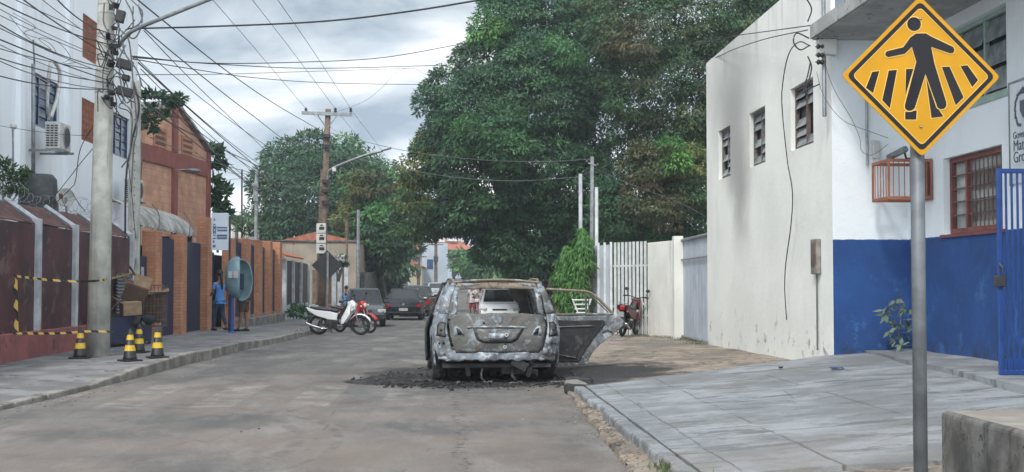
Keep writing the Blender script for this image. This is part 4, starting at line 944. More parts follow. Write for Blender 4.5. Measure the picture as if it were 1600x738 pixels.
# two weeping ashoka columns
def column_tree(px, top, bot, wpx, Y, label):
    c = at(px, 450, Y=Y); zt, zb_ = at(px, top, Y=Y).z, zr(Y)+.05; w = wpx/2*Y/F; n = int(9500*w)
    h = NR.random(n)**.8; rad = w*np.where(h > .75, (1-h)/.25*.85+.15, 1-.25*(1-h))*NR.uniform(.55, 1.08, n); rad *= 1+.16*np.sin(h*23)*.9
    a = NR.uniform(0, 2*math.pi, n); rad *= 1+.22*np.sin(a*3+h*14+px)*np.sin(h*9+a)+.12*np.sin(h*37+a*5); pos = np.stack([c.x+rad*np.cos(a)+.06*np.sin(h*9), Y+rad*np.sin(a), zb_+.15+(zt-zb_-.1)*h], 1)
    out = np.stack([np.cos(a), np.sin(a), -.2+0*a], 1); pal = np.array([(.040,.12,.026),(.055,.15,.030),(.030,.09,.024),(.075,.17,.036)])
    t = thing('ashoka_tree', label, 'tree', (c.x, Y, zb_)); leaf_obj('crown', pos, out, pal[NR.integers(4, size=n)], .17, .022, t, 1.7); b = MB(); b.tube([(c.x,Y,zb_-.1),(c.x,Y,zt-.3)], .05, 8, .015); b.build('trunk', MT['bark_pale'], t)
column_tree(883, 386, 495, 34, 35.5, 'shorter of the two weeping light green column trees seen beyond the open car door')
column_tree(908, 358, 495, 38, 35.0, 'taller of the two weeping light green column trees by the white fence')
# broad-leaved shoots (cecropia-like) beside the block building, palm, bushes
def big_leaves(name, label, cat, root, heads, Ls=.5, W=.13, n=60, pal='dark', m='bark_pale', r0=.03, fork=None):
    t = thing(name, label, cat, root); b = MB(); P_, O_ = [], []
    if fork: b.tube([Vector(root), Vector(root).lerp(Vector(fork), .6)+Vector((.08,0,0)), Vector(fork)], r0*1.5, 8, r0)
    for p, r in heads:
        p = Vector(p); fk = Vector(fork) if fork else Vector(root); b.tube(smooth_path([fk, fk.lerp(p,.5)+Vector((rnd.uniform(-.1,.1),0,.1)), p], 4), r0*.6, 6, r0*.2)
        d = rdirs(n); d[:, 2] = np.abs(d[:, 2])*.8; P_.append(np.array(p)+d*r*NR.uniform(.15,.9,(n,1))); O_.append(d)
    P_ = np.concatenate(P_); O_ = np.concatenate(O_); pl_ = np.array(PAL[pal]); b.build('stem', MT[m], t, smooth=True)
    leaf_obj('foliage', P_, O_, pl_[NR.integers(len(pl_), size=len(P_))], Ls, W, t, .35); return t
big_leaves('tree', 'broad leaved tree rising over the left roof edge of the block building', 'tree', at(214,330,Y=37), [(at(px,py,Y=37), r) for px, py, r in ((245,150,.28),(262,158,.3),(280,158,.26),(238,172,.28),(258,182,.25),(272,165,.22),(232,190,.25),(240,205,.18),(228,150,.2))], .20, .055, 60, fork=at(218,205,Y=37))
big_leaves('tree', 'slender broad leaved tree right of the block building', 'tree', at(340,395,Y=47), [(at(px,py,Y=47), r) for px, py, r in ((326,235,.3),(338,240,.22),(332,262,.3),(345,258,.25),(335,285,.3),(350,300,.25),(330,305,.3),(345,318,.25),(337,325,.3),(352,335,.2))], .34, .085, 60, fork=at(336,330,Y=47))
big_leaves('shrub', 'dark shrub at the left edge in front of the white house', 'shrub', at(5,330,Y=25), [(at(px,py,Y=25), r) for px, py, r in ((5,258,.2),(18,270,.22),(8,285,.25),(28,285,.18),(40,272,.12),(12,300,.25),(-12,275,.3),(30,300,.2))], .13, .022, 90, 'olive')
big_leaves('shrub', 'low green bush growing in front of the dark panelled fence', 'shrub', at(478,500,Y=45), [(at(px,py,Y=45+k), r) for px, py, r, k in ((458,492,.25,0),(470,485,.28,0),(482,490,.3,-.3),(492,484,.22,0),(475,494,.3,-.5),(500,492,.2,0),(462,482,.2,.5))], .16, .04, 120, 'mid')
big_leaves('flowering_bush', 'round potted bush with white flowers behind the diamond sign', 'plant', at(529,440,Y=56), [(at(px,py,Y=56), r) for px, py, r in ((528,410,.3),(534,404,.25),(524,416,.25),(538,414,.22))], .15, .05, 90, 'mid', r0=.1)
b = MB()
for k in range(26): p = at(530+rnd.uniform(-8,8), 403+rnd.uniform(-4,7), Y=55.5); b.ball(p, .055, 6)
b.build('flower', MT['cloth_white'], bpy.data.objects['flowering_bush'])
big_leaves('roof_plant', 'thin leafy shrub in front of the round white tank', 'plant', at(385,378,Y=60), [(at(px,py,Y=60), r) for px, py, r in ((385,352,.3),(378,362,.35),(390,366,.3),(372,356,.2),(396,358,.2))], .25, .05, 40, 'olive')
# palm
pr_ = at(370, 345, Y=63); t = thing('palm_tree', 'small palm rising behind the brick pillar wall', 'palm tree', (pr_.x, 63, 0))
b = MB(); b.tube([(pr_.x,63,-.2),(pr_.x,63,pr_.z)], .12, 8, .08); b.build('trunk', MT['bark_pale'], t)
P_, O_ = [], []
for k in range(15):
    a = k*2*math.pi/15+rnd.uniform(-.2,.2); l_ = rnd.uniform(.9, 1.3); up = rnd.uniform(.5, 1.1)
    for j in range(44):
        s_ = j/43; p = Vector((pr_.x+math.cos(a)*l_*s_, 63+math.sin(a)*l_*s_, pr_.z+up*s_-1.15*s_*s_))
        for sg_ in (-1, 1): P_.append(p); O_.append((-math.sin(a)*sg_, math.cos(a)*sg_, .1))
leaf_obj('crown', np.array(P_), np.array(O_), np.tile(np.array([(.06,.11,.05)]), (len(P_),1)), .32, .022, t, .5)
# weed at the foot of the blue wall
wd = thing('weed', 'grey green leafy weed growing against the blue wall', 'plant', at(1403,546,Y=17.0))
P_, O_, b = [], [], MB()
st = smooth_path([at(1408,546,Y=17.0), at(1404,520,Y=16.95), at(1408,495,Y=16.95), at(1400,470,Y=16.9)], 5); b.tube(st, .012, 6, .005)
for px, py in ((1388,478),(1412,482),(1385,492),(1400,468),(1395,505),(1420,484),(1390,517),(1415,500),(1398,530),(1416,520),(1408,540),(1382,484),(1405,510)):
    p = at(px, py, Y=16.9); n_ = min(st, key=lambda q: (q-p).length); b.tube([n_, p], .005, 4)
    for k in range(6): a = rnd.uniform(0, 6.28); P_.append(p); O_.append((math.cos(a), -.5, math.sin(a)*.6))
b.build('stem', MT['bark_pale'], wd)
leaf_obj('foliage', np.array(P_), np.array(O_), np.tile(np.array([(.10,.14,.10)]), (len(P_),1)), .13, .026, wd, .25)
# grass and weeds along wall feet and kerb
gp, go = [], []
for _ in range(2600):
    k = rnd.random()
    if k < .35: y = rnd.uniform(25.5, 34); x = 5.15+rnd.gauss(0,.15) if y < 27 else 5.45+rnd.gauss(0,.2)-max(0,(y-30.8))*.22
    elif k < .7: y = rnd.uniform(15.6, 17.3); x = 1.7+(y-15.55)*2+rnd.gauss(0,.08)
    elif k < .85: y = rnd.uniform(8, 9.2); x = 1.55+rnd.gauss(0,.06)
    else: y = rnd.uniform(34, 60); x = -4.1+rnd.gauss(0,.1)
    if rnd.random() < .5 and math.sin(y*5) < .1: continue
    z = zs_left(x,y) if x < 0 else max(z_dirt(x, y), 0); gp.append((x, y, z)); a = rnd.uniform(0, 6.28); go.append((math.cos(a)*.5, math.sin(a)*.5, 1.6))
g_ = leaf_obj('grass', np.array(gp), np.array(go), np.tile(np.array([(.07,.09,.035)]), (len(gp),1)), .055, .007, None, -.6); g_['kind'] = 'stuff'
# ------------------------------------------------------------ utility poles and street furniture
def cable(name, label, pts, r=.012, group=None, m='cable', cat='cable'):
    b = MB(); b.tube(smooth_path([at(p[0], p[1], Y=p[2]) for p in pts], 8), r*.68, 5); return tag(b.build(name, MT[m], smooth=True), label, cat, group)
p1 = thing('utility_pole', 'thick tapered round concrete pole on the left pavement beside the striped cones', 'utility pole', (-5.93, 22, .1))
b = MB(); b.tube([(-5.93+.012*z, 22, z) for z in (-.1, 3, 6, 9, 11)], lambda t: lerp(.197, .085, t), 24); b.build('shaft', MT['concrete'], p1, smooth=True)
for z in (4.6, 5.15, 5.6, 5.95, 6.1):
    b = MB(); b.tube([(-5.93+.012*z, 22, z), (-5.93+.012*z, 22, z+.03)], .197-.0102*z+.006, 20); b.build('steel_band', MT['steel'], p1)
for i in range(34):   # tangled drop wires, clamps and splices round the head of the pole
    z = rnd.uniform(4.3, 6.4); x = -5.80+.006*z+rnd.uniform(-.02,.12); b = MB()
    if i < 14: b.obox((x, 21.85+rnd.uniform(-.1,.1), z), (rnd.uniform(.05,.12), .06, rnd.uniform(.05,.12)), (rnd.uniform(0,1),0,rnd.uniform(0,1))); b.build('clamp', MT['black'], p1)
    else:
        q = [Vector((x, 21.8, z))]
        for _ in range(4): q.append(q[-1]+Vector((rnd.uniform(-.12,.2), rnd.uniform(-.08,.08), rnd.uniform(-.38,.25))))
        b.tube(smooth_path(q), .009, 5); b.build('looped_wire', MT['cable'], p1, smooth=True)
for px, py, w, h in ((195,101,.26,.16),(196,144,.28,.15),(188,26,.14,.2),(197,122,.12,.10)):
    c = at(px, py, Y=21.8); b = MB(); b.obox(c, (w, .16, h), (0, R(14), .1)); b.build('splice_box', MT['black'], p1, bevel=.015)
for pts in ([(196,0),(206,20),(208,40),(202,58)],[(205,0),(222,18),(217,38),(196,47)],[(186,45),(200,60),(205,90),(208,130),(214,200),(209,230),(205,300)],[(163,5),(162,35),(172,52),(186,55)],[(190,60),(196,85),(214,110),(222,135)],[(192,160),(206,180),(202,240),(190,262)],[(190,50),(210,60),(222,35),(216,8)],[(196,70),(186,100),(196,160),(214,140)]):
    b = MB(); b.tube(smooth_path([at(x, y, Y=21.7) for x, y in pts]), .013, 6); b.build('looped_wire', MT['cable_grey'], p1, smooth=True)
b = MB(); b.tube(smooth_path([at(186,72,Y=21.9), at(196,58,Y=21.6), at(212,46,Y=21.4), at(270,22,Y=21.0), at(345,-8,Y=20.6)]), .035, 8); b.build('lamp_arm', MT['steel'], p1, smooth=True)
b = MB(); b.ball(at(362,-13,Y=20.5), .16, 10, (1.6,.7,.4)); b.build('lamp_head', MT['steel'], p1, smooth=True)
# square concrete pole with bolt holes
p2 = thing('utility_pole', 'slim rectangular concrete pole with a row of bolt holes beside the thick pole', 'utility pole', (-6.9, 28.4, .1))
b = MB(); X0, Y0 = -6.92, 28.45
b.add([(X0-.13,Y0-.09,-.1),(X0+.13,Y0-.09,-.1),(X0+.13,Y0+.09,-.1),(X0-.13,Y0+.09,-.1),(X0-.09,Y0-.07,5.85),(X0+.11,Y0-.07,5.85),(X0+.11,Y0+.07,5.85),(X0-.09,Y0+.07,5.85)],[(0,3,2,1),(4,5,6,7),(0,1,5,4),(1,2,6,5),(2,3,7,6),(3,0,4,7)])
sh_ = b.build('shaft', MT['concrete'], p2, bevel=.012, seg=1)
b = MB()
for k in range(26): z = .9+k*.185; b.lathe([(.014,-.004),(.014,0)], (X0+.02+.0*z, Y0-.09+.0033*z-.001, z), 'Y', 8)
b.build('bolt_holes', MT['black'], p2)
b = MB(); b.tube(smooth_path([(X0-.02,Y0-.1,5.8),(X0+.12,Y0-.15,5.2),(X0-.05,Y0-.13,4.4),(X0-.15,Y0-.15,3.4),(X0-.12,Y0-.12,.6)]), .022, 6); b.build('cable_run', MT['cable'], p2, smooth=True)
# wooden pole with crossarm
p3 = thing('utility_pole', 'brown wooden utility pole with crossarm, street lamp and stacked meter boxes', 'utility pole', at(505,500,Y=55))
c0 = at(503, 470, Y=55); xz = c0.x; zt = at(511,171,Y=55).z
b = MB(); b.tube([(xz-.02,55,-.4),(xz+.05,55,3.6),(xz+.22,55,zt)], .17, 12, .12); b.build('shaft', MT['wood'], p3, smooth=True)
b = MB(); b.tube([(xz-.15,55.1,-.4),(xz-.12,55.1,3.0),(xz+.0,55.1,6.3)], .10, 8); b.build('second_stub', MT['wood'], p3)
ca = at(511,178,Y=54.85); b = MB(); b.obox(ca, (2.15,.10,.14), (0,R(1),R(6))); b.build('crossarm', MT['steel'], p3)
b = MB(); b.tube([ca+Vector((-.4,0,-.05)), Vector((xz+.15,54.9,ca.z-.6))], .02, 5); b.tube([ca+Vector((.45,0,-.05)), Vector((xz+.2,54.9,ca.z-.6))], .02, 5); b.build('brace', MT['steel'], p3)
for px in (478, 524, 548):
    c = at(px, 173, Y=54.85); b = MB(); b.lathe([(.03,-.08),(.07,-.04),(.04,0),(.075,.04),(.04,.08),(.05,.12)], c, n=10); b.build('insulator', MT['ceramic'], p3)
for z in (ca.z-.95, ca.z-1.4, ca.z-2.9, ca.z-3.3, ca.z-3.8):
    b = MB(); b.obox((xz+.17,54.85,z), (.34,.25,.14)); b.build('cable_clamp', MT['black'], p3)
for k in range(3):
    c = at(502, 357+k*16, Y=54.7); b = MB(); b.obox(c, (.40,.22,.41)); mb2 = b.build('meter_box', MT['offwhite'], p3, bevel=.015)
    b = MB(); b.obox((c.x+.03,c.y-.115,c.z), (.22,.01,.13)); b.obox((c.x+.02,c.y-.115,c.z+.13), (.14,.01,.05)); b.build('meter_window', MT['black'], mb2)
b = MB(); b.tube(smooth_path([at(512,290,Y=54.9), at(513,272,Y=54.8), at(522,262,Y=54.6), at(570,243,Y=54.2), at(598,236,Y=54)]), .055, 8); b.build('lamp_arm', MT['steel'], p3, smooth=True)
b = MB(); c = at(604,233,Y=54); b.obox(c, (.42,.22,.10), (0,R(-14),0)); b.build('lamp_head', MT['steel'], p3, bevel=.03)
b = MB(); b.obox(at(522,265,Y=54.6), (.16,.12,.16)); b.build('photocell', MT['offwhite'], p3)
# CCTV pole and thin masts
cp = thing('camera_pole', 'grey pole with hanging dome camera above the brick pillars', 'camera pole', at(400,390,Y=56))
t0, t1 = at(399,400,Y=56), at(401,265,Y=56); b = MB(); b.tube([(t0.x,56,zr(56)), (t1.x,56,t1.z)], .075, 10); b.build('shaft', MT['steel'], cp)
b = MB(); c = at(400,297,Y=55.9); b.box(c.x-.1,c.x+.1,c.y-.15,c.y,c.z-.5,c.z+.3); b.build('control_box', MT['steel'], cp, bevel=.01)
b = MB(); b.tube(smooth_path([at(402,274,Y=55.9), at(409,270,Y=55.8), at(414,276,Y=55.8)]), .025, 6); b.build('arm', MT['steel'], cp); b = MB(); b.ball(at(413,284,Y=55.8), .14, 10); b.build('dome', MT['black'], cp, smooth=True); b = MB(); b.ball(at(409,270,Y=55.8), .10, 8); b.build('floodlight', MT['steel'], cp)
def mast(px, ptop, Y, r, label, m='steel', z0=None, lean=0):
    a = at(px, 440, Y=Y); c = at(px+lean, ptop, Y=Y); b = MB(); b.tube([(a.x, Y, zr(Y)-.1), (c.x, Y, c.z)], r, 8); return tag(b.build('mast', MT[m]), label, 'pole')
mast(378, 265, 60, .04, 'thin mast left of the hanging dome camera', 'dark_steel')
mast(542, 342, 62, .06, 'thin dark post before the beige house', 'wood', lean=0); mast(560, 328, 61, .075, 'slim pale grey post before the corner of the beige house')
mast(907, 272, 37.0, .055, 'shortish pale blue grey pole left of the insulator pole', 'white_post'); mast(932, 293, 35.5, .05, 'white post just right of the insulator pole', 'white_bars')
ip = thing('service_pole', 'slim grey steel pole with small insulators behind the white fence', 'utility pole', at(925,480,Y=36.2))
a, c = at(924,440,Y=36.2), at(925,245,Y=36.2); b = MB(); b.tube([(a.x,36.2,0),(c.x,36.2,c.z)], .055, 8); b.build('shaft', MT['steel'], ip)
b = MB(); b.obox((c.x,36.15,c.z-.22), (.34,.04,.03), (0,.3,0)); b.build('bracket', MT['steel'], ip)
for dx in (-.15, .15): b = MB(); b.lathe([(.02,-.05),(.04,0),(.02,.05)], (c.x+dx,36.12,c.z-.2-dx*.3), n=8); b.build('insulator', MT['ceramic'], ip)
tk = thing('water_tank', 'round white water tank behind the brick pillar wall', 'tank', at(383,378,Y=66)); c = at(383,372,Y=66)
b = MB(); b.lathe([(0,1.05),(.35,1.0),(.62,.7),(.70,.2),(.70,-.3)], c, n=20); b.build('shell', MT['offwhite'], tk, smooth=True); b = MB(); b.lathe([(.72,-.45),(.72,-.3)], c, n=20); b.tube([c+Vector((-.5,0,-.4)), c+Vector((-.5,0,-3))], .06, 6); b.tube([c+Vector((.5,0,-.4)), c+Vector((.5,0,-3))], .06, 6); b.build('stand', MT['wood'], tk)
for i, (px, pt, Y, r, lb) in enumerate(((654,390,105,.12,'leftmost pole at the far end of the street'),(681,372,115,.13,'tallest pole at the far end of the street'),(709,398,125,.12,'rightmost pole at the far end of the street'),(639,405,98,.08,'thin white post under the trees beyond the parked cars'))):
    a = at(px, 440, Y=Y); c = at(px, pt, Y=Y); t = thing('utility_pole', lb, 'utility pole', (a.x, Y, zr(Y)))
    b = MB(); b.tube([(a.x,Y,zr(Y)-.2),(c.x,Y,c.z)], r*1.3, 8, r); b.build('shaft', MT['wood' if i < 3 else 'white_post'], t)
    if i < 3: b = MB(); b.obox((a.x, Y-.15, c.z-.6), (1.3,.1,.1)); b.build('crossarm', MT['wood'], t); b = MB(); b.obox((a.x, Y-.2, c.z-1.9), (.4,.3,.5)); b.build('cable_box', MT['dark_steel'], t)

# pedestrian crossing sign
sp = thing('warning_sign', 'yellow diamond pedestrian crossing sign on a grey pole at the right', 'sign', (2.0, 5.5, .2))
SY = 5.5; HD = 129*SY/F*1.0; sc0 = at(1438.5, 119.5, Y=SY)
pb, pt_ = at(1438.5, 738, Y=SY+.05), at(1436, 120, Y=SY+.05)
b = MB(); b.tube([(pb.x, SY+.05, .05), (sc0.x, SY+.05, sc0.z+.2)], .0305, 20); b.build('pole', MT['sign_pole'], sp, smooth=True)
def rdiamond(h, r, n=6):
    pts = []
    for k in range(4):
        a0 = 90*k; c = Vector((math.cos(R(a0)), math.sin(R(a0))))*(h - r*math.sqrt(2)); 
        for j in range(n+1): a = R(a0-45+90*j/n); pts.append((c.x+r*math.cos(a), c.y+r*math.sin(a)))
    return pts
sf = lambda u, v, d: (sc0.x+u, SY-d, sc0.z+v)
b = MB(); b.prism(rdiamond(HD, .018), sf, -.0, .004); plate = b.build('plate', MT['sign_yellow'], sp)
def ring(poly_a, poly_b, d0, d1, b):
    n = len(poly_a); vs = [sf(u,v,d1) for u,v in poly_a]+[sf(u,v,d1) for u,v in poly_b]; b.add(vs, [(i,(i+1)%n,n+(i+1)%n,n+i) for i in range(n)])
b = MB(); ring(rdiamond(HD*.935, .022), rdiamond(HD*.862, .018), 0, .0052, b); b.build('border', MT['sign_black'], plate)
b = MB(); ring(rdiamond(HD*.862, .018), rdiamond(HD*.85, .017), 0, .0053, b); b.build('border_line', MT['sign_line'], plate)
zc = lambda x, y: ((x-420)/370*HD, (340-y)/370*HD)
fig = [(372,162),(398,144),(445,143),(470,158),(572,205),(577,220),(570,232),(556,234),(468,205),(482,280),(536,462),(535,478),(525,489),(508,492),(494,484),(440,330),(388,488),(374,499),(356,500),(343,490),(342,474),(398,275),(378,206),(345,238),(268,254),(256,248),(254,236),(262,227),(338,208)]
stripes = [[(193,322),(226,318),(196,419),(163,396)],[(270,315),(308,312),(273,489),(238,452)],[(350,308),(385,306),(372,345),(346,430)],[(344,505),(398,498),(395,540),(343,540)],[(517,297),(553,295),(617,436),(580,473)],[(604,292),(637,288),(686,356),(658,389)],[(443,345),(447,345),(484,470),(522,525),(466,532)]]
def offs(poly, d):
    n = len(poly); o = []; ar = sum(poly[i][0]*poly[(i+1)%n][1]-poly[(i+1)%n][0]*poly[i][1] for i in range(n)); sgn = 1 if ar > 0 else -1
    for i in range(n):
        p0, p1_, p2_ = Vector(poly[i-1]), Vector(poly[i]), Vector(poly[(i+1)%n]); a = (p1_-p0).normalized(); c = (p2_-p1_).normalized()
        n1 = Vector((a.y,-a.x))*sgn; n2_ = Vector((c.y,-c.x))*sgn; m = (n1+n2_); m = m.normalized()*min(1.6, 1/max(.4, m.length/2)) if m.length > .01 else n1; o.append(tuple(p1_+m*d))
    return o
def flat(poly, d, m, name, parent):
    b = MB(); b.add([sf(*zc(x,y), d) for x, y in poly], [tuple(range(len(poly)))])
    bpy_m = b.build(name, m, parent)
    import bmesh
    bm = bmesh.new(); bm.from_mesh(bpy_m.data); bmesh.ops.triangulate(bm, faces=bm.faces); bm.to_mesh(bpy_m.data); bm.free(); return bpy_m
for q in stripes: flat(offs(q, 4), .0048, MT['sign_line'], 'stripe_edge', plate); flat(q, .0056, MT['sign_black'], 'stripe', plate)
flat(offs(fig, 5), .0064, MT['sign_line'], 'figure_edge', plate); flat(fig, .0072, MT['sign_black'], 'walking_figure', plate)
circ = lambda r: [(390+r*math.cos(R(15*k)), 100+r*math.sin(R(15*k))) for k in range(24)]
flat(circ(37), .0048, MT['sign_line'], 'figure_edge', plate); flat(circ(32), .0056, MT['sign_black'], 'head', plate)
for x, y in ((420,75),(416,572)):
    u, v = zc(x, y); b = MB(); b.lathe([(.0,-.007),(.0045,-.005),(.006,0)], sf(u, v, .0072), 'Y', 12); b.build('bolt', MT['chrome'], sp, smooth=True)
    b = MB(); b.box(sc0.x-.035, sc0.x+.035, SY+.005, SY+.085, sc0.z+v-.012, sc0.z+v+.012); b.build('clamp', MT['steel'], sp)
# back of a diamond sign on the left
ds = thing('road_sign', 'dark back of a diamond road sign on a thin post before the meter boxes', 'sign', at(513,480,Y=50))
c = at(511,415,Y=50); b = MB(); b.prism([(0,.60),(.60,0),(0,-.60),(-.60,0)], lambda u,v,d:(c.x+u, 50+d, c.z+v), 0, .02); b.build('plate', MT['black'], ds); b = MB(); b.tube([(c.x+.03,49.95,-.4),(c.x+.03,49.95,c.z+.5)], .045, 8); b.build('post', MT['steel'], ds)
# school board on the brick wall
sb = thing('sign_board', 'white upright name board with blue lines of lettering above the blue doorway', 'sign', at(343,392,Y=35.5))
a, c = at(331,333,Y=35.6), at(357,391,Y=35.6); MT['board'] = mat('board white', (.60,.65,.72), (.55,.60,.67), 1, .5)
b = MB(); b.box(a.x, c.x, 35.56, 35.60, c.z, a.z); brd = b.build('board', MT['board'], sb); MT['board_ink'] = mat('faded blue ink', (.09,.13,.26), None, 3, .6)
def ln(px0, px1, py0, py1, seed, gap=.25):
    r_ = random.Random(seed); b = MB(); x = px0
    while x < px1-.3:
        w = r_.uniform(.7, 1.5); p, q = at(x, py0, Y=35.55), at(min(px1, x+w), py1, Y=35.55)
        b.box(p.x, q.x, 35.55, 35.556, q.z, p.z)
        if r_.random() < .5: b.v = b.v  # worn strokes
        x += w+gap
    b.build('lettering', MT['board_ink'], brd)
ln(338.4,355,354.6,356.8,1); ln(339.5,355,358.8,361.4,2); ln(338.8,355,366.6,369.6,3); ln(338.8,355,370.8,373.6,4)
b = MB()
for pts in ([(335,341),(336.6,345),(333.4,345)],): b.add([(at(x,y,Y=35.55).x, 35.552, at(x,y,Y=35.55).z) for x,y in pts], [(0,1,2)])
for x0_, y0_, x1_, y1_ in ((333.4,350,336.8,352),(332.8,353,334,366),(336.2,353,337.4,366),(334.2,354,336,358),(334.2,361,336,364),(333.4,367,336.6,369),(332.6,371.8,337,373.6),(332.6,376,335,379.6),(332.4,382.8,336.8,386.6)):
    p, q = at(x0_,y0_,Y=35.55), at(x1_,y1_,Y=35.55); b.box(p.x,q.x,35.55,35.556,q.z,p.z)
b.build('crest', MT['board_ink'], brd)
b = MB(); b.box(c.x+.01, c.x+.06, 35.57, 35.62, zr(35)+.1, a.z-.1); b.build('post', MT['dark_steel'], sb)
# egg-shaped phone hood
ph = thing('phone_booth', 'turquoise egg shaped public phone hood on a blue post on the pavement', 'phone booth', at(363,522,Y=34))
c = at(374,436,Y=34); rows = []
for i in range(19):
    th = math.pi*i/18; row = []
    for k in range(25):
        pa = R(20+250*k/24); rr = max(0, math.sin(th))**.72
        row.append((c.x+.37*rr*math.cos(pa+R(10)), 34+.32*rr*math.sin(pa+R(10)), c.z+.54*math.cos(th)-(.04*math.cos(pa))))
    rows.append(row)
b = MB(); b.grid(rows); b.build('hood', MT['booth'], ph, smooth=True, solid=.02)
pz = at(363,460,Y=34); b = MB(); b.tube([(pz.x,33.95,zs_left(-5.9,34)-.02),(pz.x,33.95,c.z+.05)], .055, 12); b.lathe([(.14,0),(.10,.02),(.05,.06)], (pz.x,33.95,zs_left(-5.9,34)), n=14); b.build('post', MT['blue_metal'], ph)
b = MB(); b.box(c.x-.14,c.x+.10,33.98,34.14,c.z-.28,c.z+.14); pn = b.build('telephone', MT['navy'], ph, bevel=.02)
b = MB()
for x0_, w in ((-.22,.10),(-.09,.12)): b.box(c.x+x0_, c.x+x0_+w, 33.61, 33.63, c.z+.02, c.z+.20)
b.build('sticker', MT['plate'], ph)
# cones
def make_cone():
    t = thing('traffic_cone', 'x', 'traffic cone', (0,0,0), 'striped cones on the left pavement')
    b = MB(); b.box(-.15,.15,-.15,.15,0,.025); b.build('base', MT['rubber'], t, bevel=.008)
    prof = lambda h: lerp(.115, .03, h/.5)
    b = MB(); b.lathe([(prof(0),.026),(prof(.03)*.93,.06),(prof(.5)*.95,.50),(.014,.503),(.012,.44)], n=20); b.build('body', MT['black'], t, smooth=True)
    for z0_, z1_ in ((.16,.25),(.33,.41)):
        b = MB(); b.lathe([(prof(z0_)*.97+.003,z0_),(prof(z1_)*.97+.003,z1_)], n=20); b.v = b.v; b.f = b.f[:20]; b.build('band', MT['yellow'], t, smooth=True)
    return t
cone0 = make_cone()
for i, (px, py, lb) in enumerate(((125,561,'striped black and yellow cone left of the thick pole'),(203,566,'striped cone nearest the kerb just right of the thick pole'),(217,553,'striped cone standing behind the two others right of the pole'),(246,562,'striped cone furthest right on the pavement edge'))):
    p = at(px, py, Z=.14); t = cone0 if i == 0 else copy_tree(cone0); t.location = (p.x, p.y, zs_left(p.x, p.y)+.005); t.rotation_euler.z = i*.7; t['label'] = lb
# warning tape
MT['tape'] = None
def tape_mat():
    m, t, b = nodes('striped hazard tape'); q = NT(t); s = q.xyz(); u = q.math('FRACT', q.math('MULTIPLY', q.math('ADD', q.math('ADD', s[0], s[1]), s[2]), 3.2))
    t.links.new(q.mix(q.math('GREATER_THAN', u, .5), (.015,.015,.015), (.60,.42,.10)), b.inputs['Base Color']); return m
MT['tape'] = tape_mat()
def tape(label, pts, w=.036):
    P = smooth_path([at(x, y, Y=yy) for x, y, yy in pts], 8); rows = [[p+Vector((0,0,w/2)), p-Vector((0,0,w/2))] for p in P]
    b = MB(); b.grid([[tuple(q) for q in r_] for r_ in rows]); return tag(b.build('hazard_tape', MT['tape'], solid=.003), label, 'hazard tape')
tape('yellow and black tape sagging along the maroon fence at head height', [(20,431,20.3),(70,437,21.4),(125,440,21.7),(165,437,21.75),(205,427,27.8)])
tape('yellow and black tape strung low from the fence to the pole', [(20,521,20.3),(90,521,21.2),(140,518,21.6),(178,519,21.75)])
b = MB(); q0, q1 = at(22,432,Y=20.3), at(24,520,Y=20.3); b.grid([[(lerp(q0.x,q1.x,i/20)+.02*math.sin(i), lerp(q0.y,q1.y,i/20), lerp(q0.z,q1.z,i/20)), (lerp(q0.x,q1.x,i/20)+.05, lerp(q0.y,q1.y,i/20), lerp(q0.z,q1.z,i/20))] for i in range(21)]); tag(b.build('hazard_tape', MT['tape'], solid=.003), 'yellow and black tape hanging straight down the maroon fence', 'hazard tape')
# rubbish rack
rk = thing('rubbish_bin', 'low dark blue rubbish bin heaped with cardboard behind the cones', 'rubbish bin', (-6.2, 25.5, .14))
p0, p1_ = at(182,545,Y=25), at(243,520,Y=26.6)
b = MB(); b.add([(-6.52,24.9,.22),(-6.05,26.4,.22),(-6.4,27.5,.22),(-6.8,26.0,.22),(-6.52,24.9,.72),(-6.05,26.4,.72),(-6.4,27.5,.72),(-6.8,26.0,.72)],[(0,3,2,1),(0,1,5,4),(1,2,6,5),(2,3,7,6),(3,0,4,7)]); b.build('body', MT['navy'], rk, solid=.03)
b = MB()
for x, y in ((-6.5,24.95),(-6.08,26.38),(-6.42,27.4),(-6.76,26.0)): b.tube([(x,y,.1),(x,y,.72)], .03, 6)
b.build('frame', MT['dark_steel'], rk)
b = MB(); b.lathe([(.36,.72),(.36,.73)], (-6.45,26.2,0), n=12); b.f=[]; b.v=[]
def box_thing(label, px, py, Y, size, rot, m, cat='cardboard box', name='cardboard_box', flaps=True):
    c = at(px, py, Y=Y); t = thing(name, label, cat, c); b = MB(); b.obox(c, size, rot); b.build('carton', MT[m], t, bevel=.006, seg=1)
    if flaps:
        e_ = Euler(rot).to_matrix(); q = c + e_@Vector((-size[0]*.5-.09, 0, size[2]*.5+.05)); b = MB(); b.obox(q, (.22, size[1]*.9, .012), (rot[0], rot[1]+R(40), rot[2])); b.build('flap', MT[m], t)
    return t
box_thing('pale open cardboard box leaning on top of the rubbish heap', 222, 443, 26.3, (.34,.10,.30), (R(-20),R(18),.3), 'cardboard')
box_thing('pale cardboard carton at the lower left of the heap', 204, 482, 25.6, (.36,.3,.26), (.05,-.06,.5), 'cardboard')
box_thing('large dark brown carton in the middle of the heap', 212, 458, 26.3, (.45,.35,.36), (.2,.35,.2), 'cardboard_dark')
wb = thing('wire_basket', 'rusty wire mesh basket stuffed with cardboard beside the brick pillar', 'basket', at(242,500,Y=27))
c = at(240,478,Y=27.0); b = MB(); hx, hy, hz = .22, .25, .42
for k in range(7):
    z = c.z-hz+2*hz*k/6; b.tube([(c.x-hx,c.y-hy,z),(c.x+hx,c.y-hy,z),(c.x+hx,c.y+hy,z),(c.x-hx,c.y+hy,z),(c.x-hx,c.y-hy,z)], .008, 4)
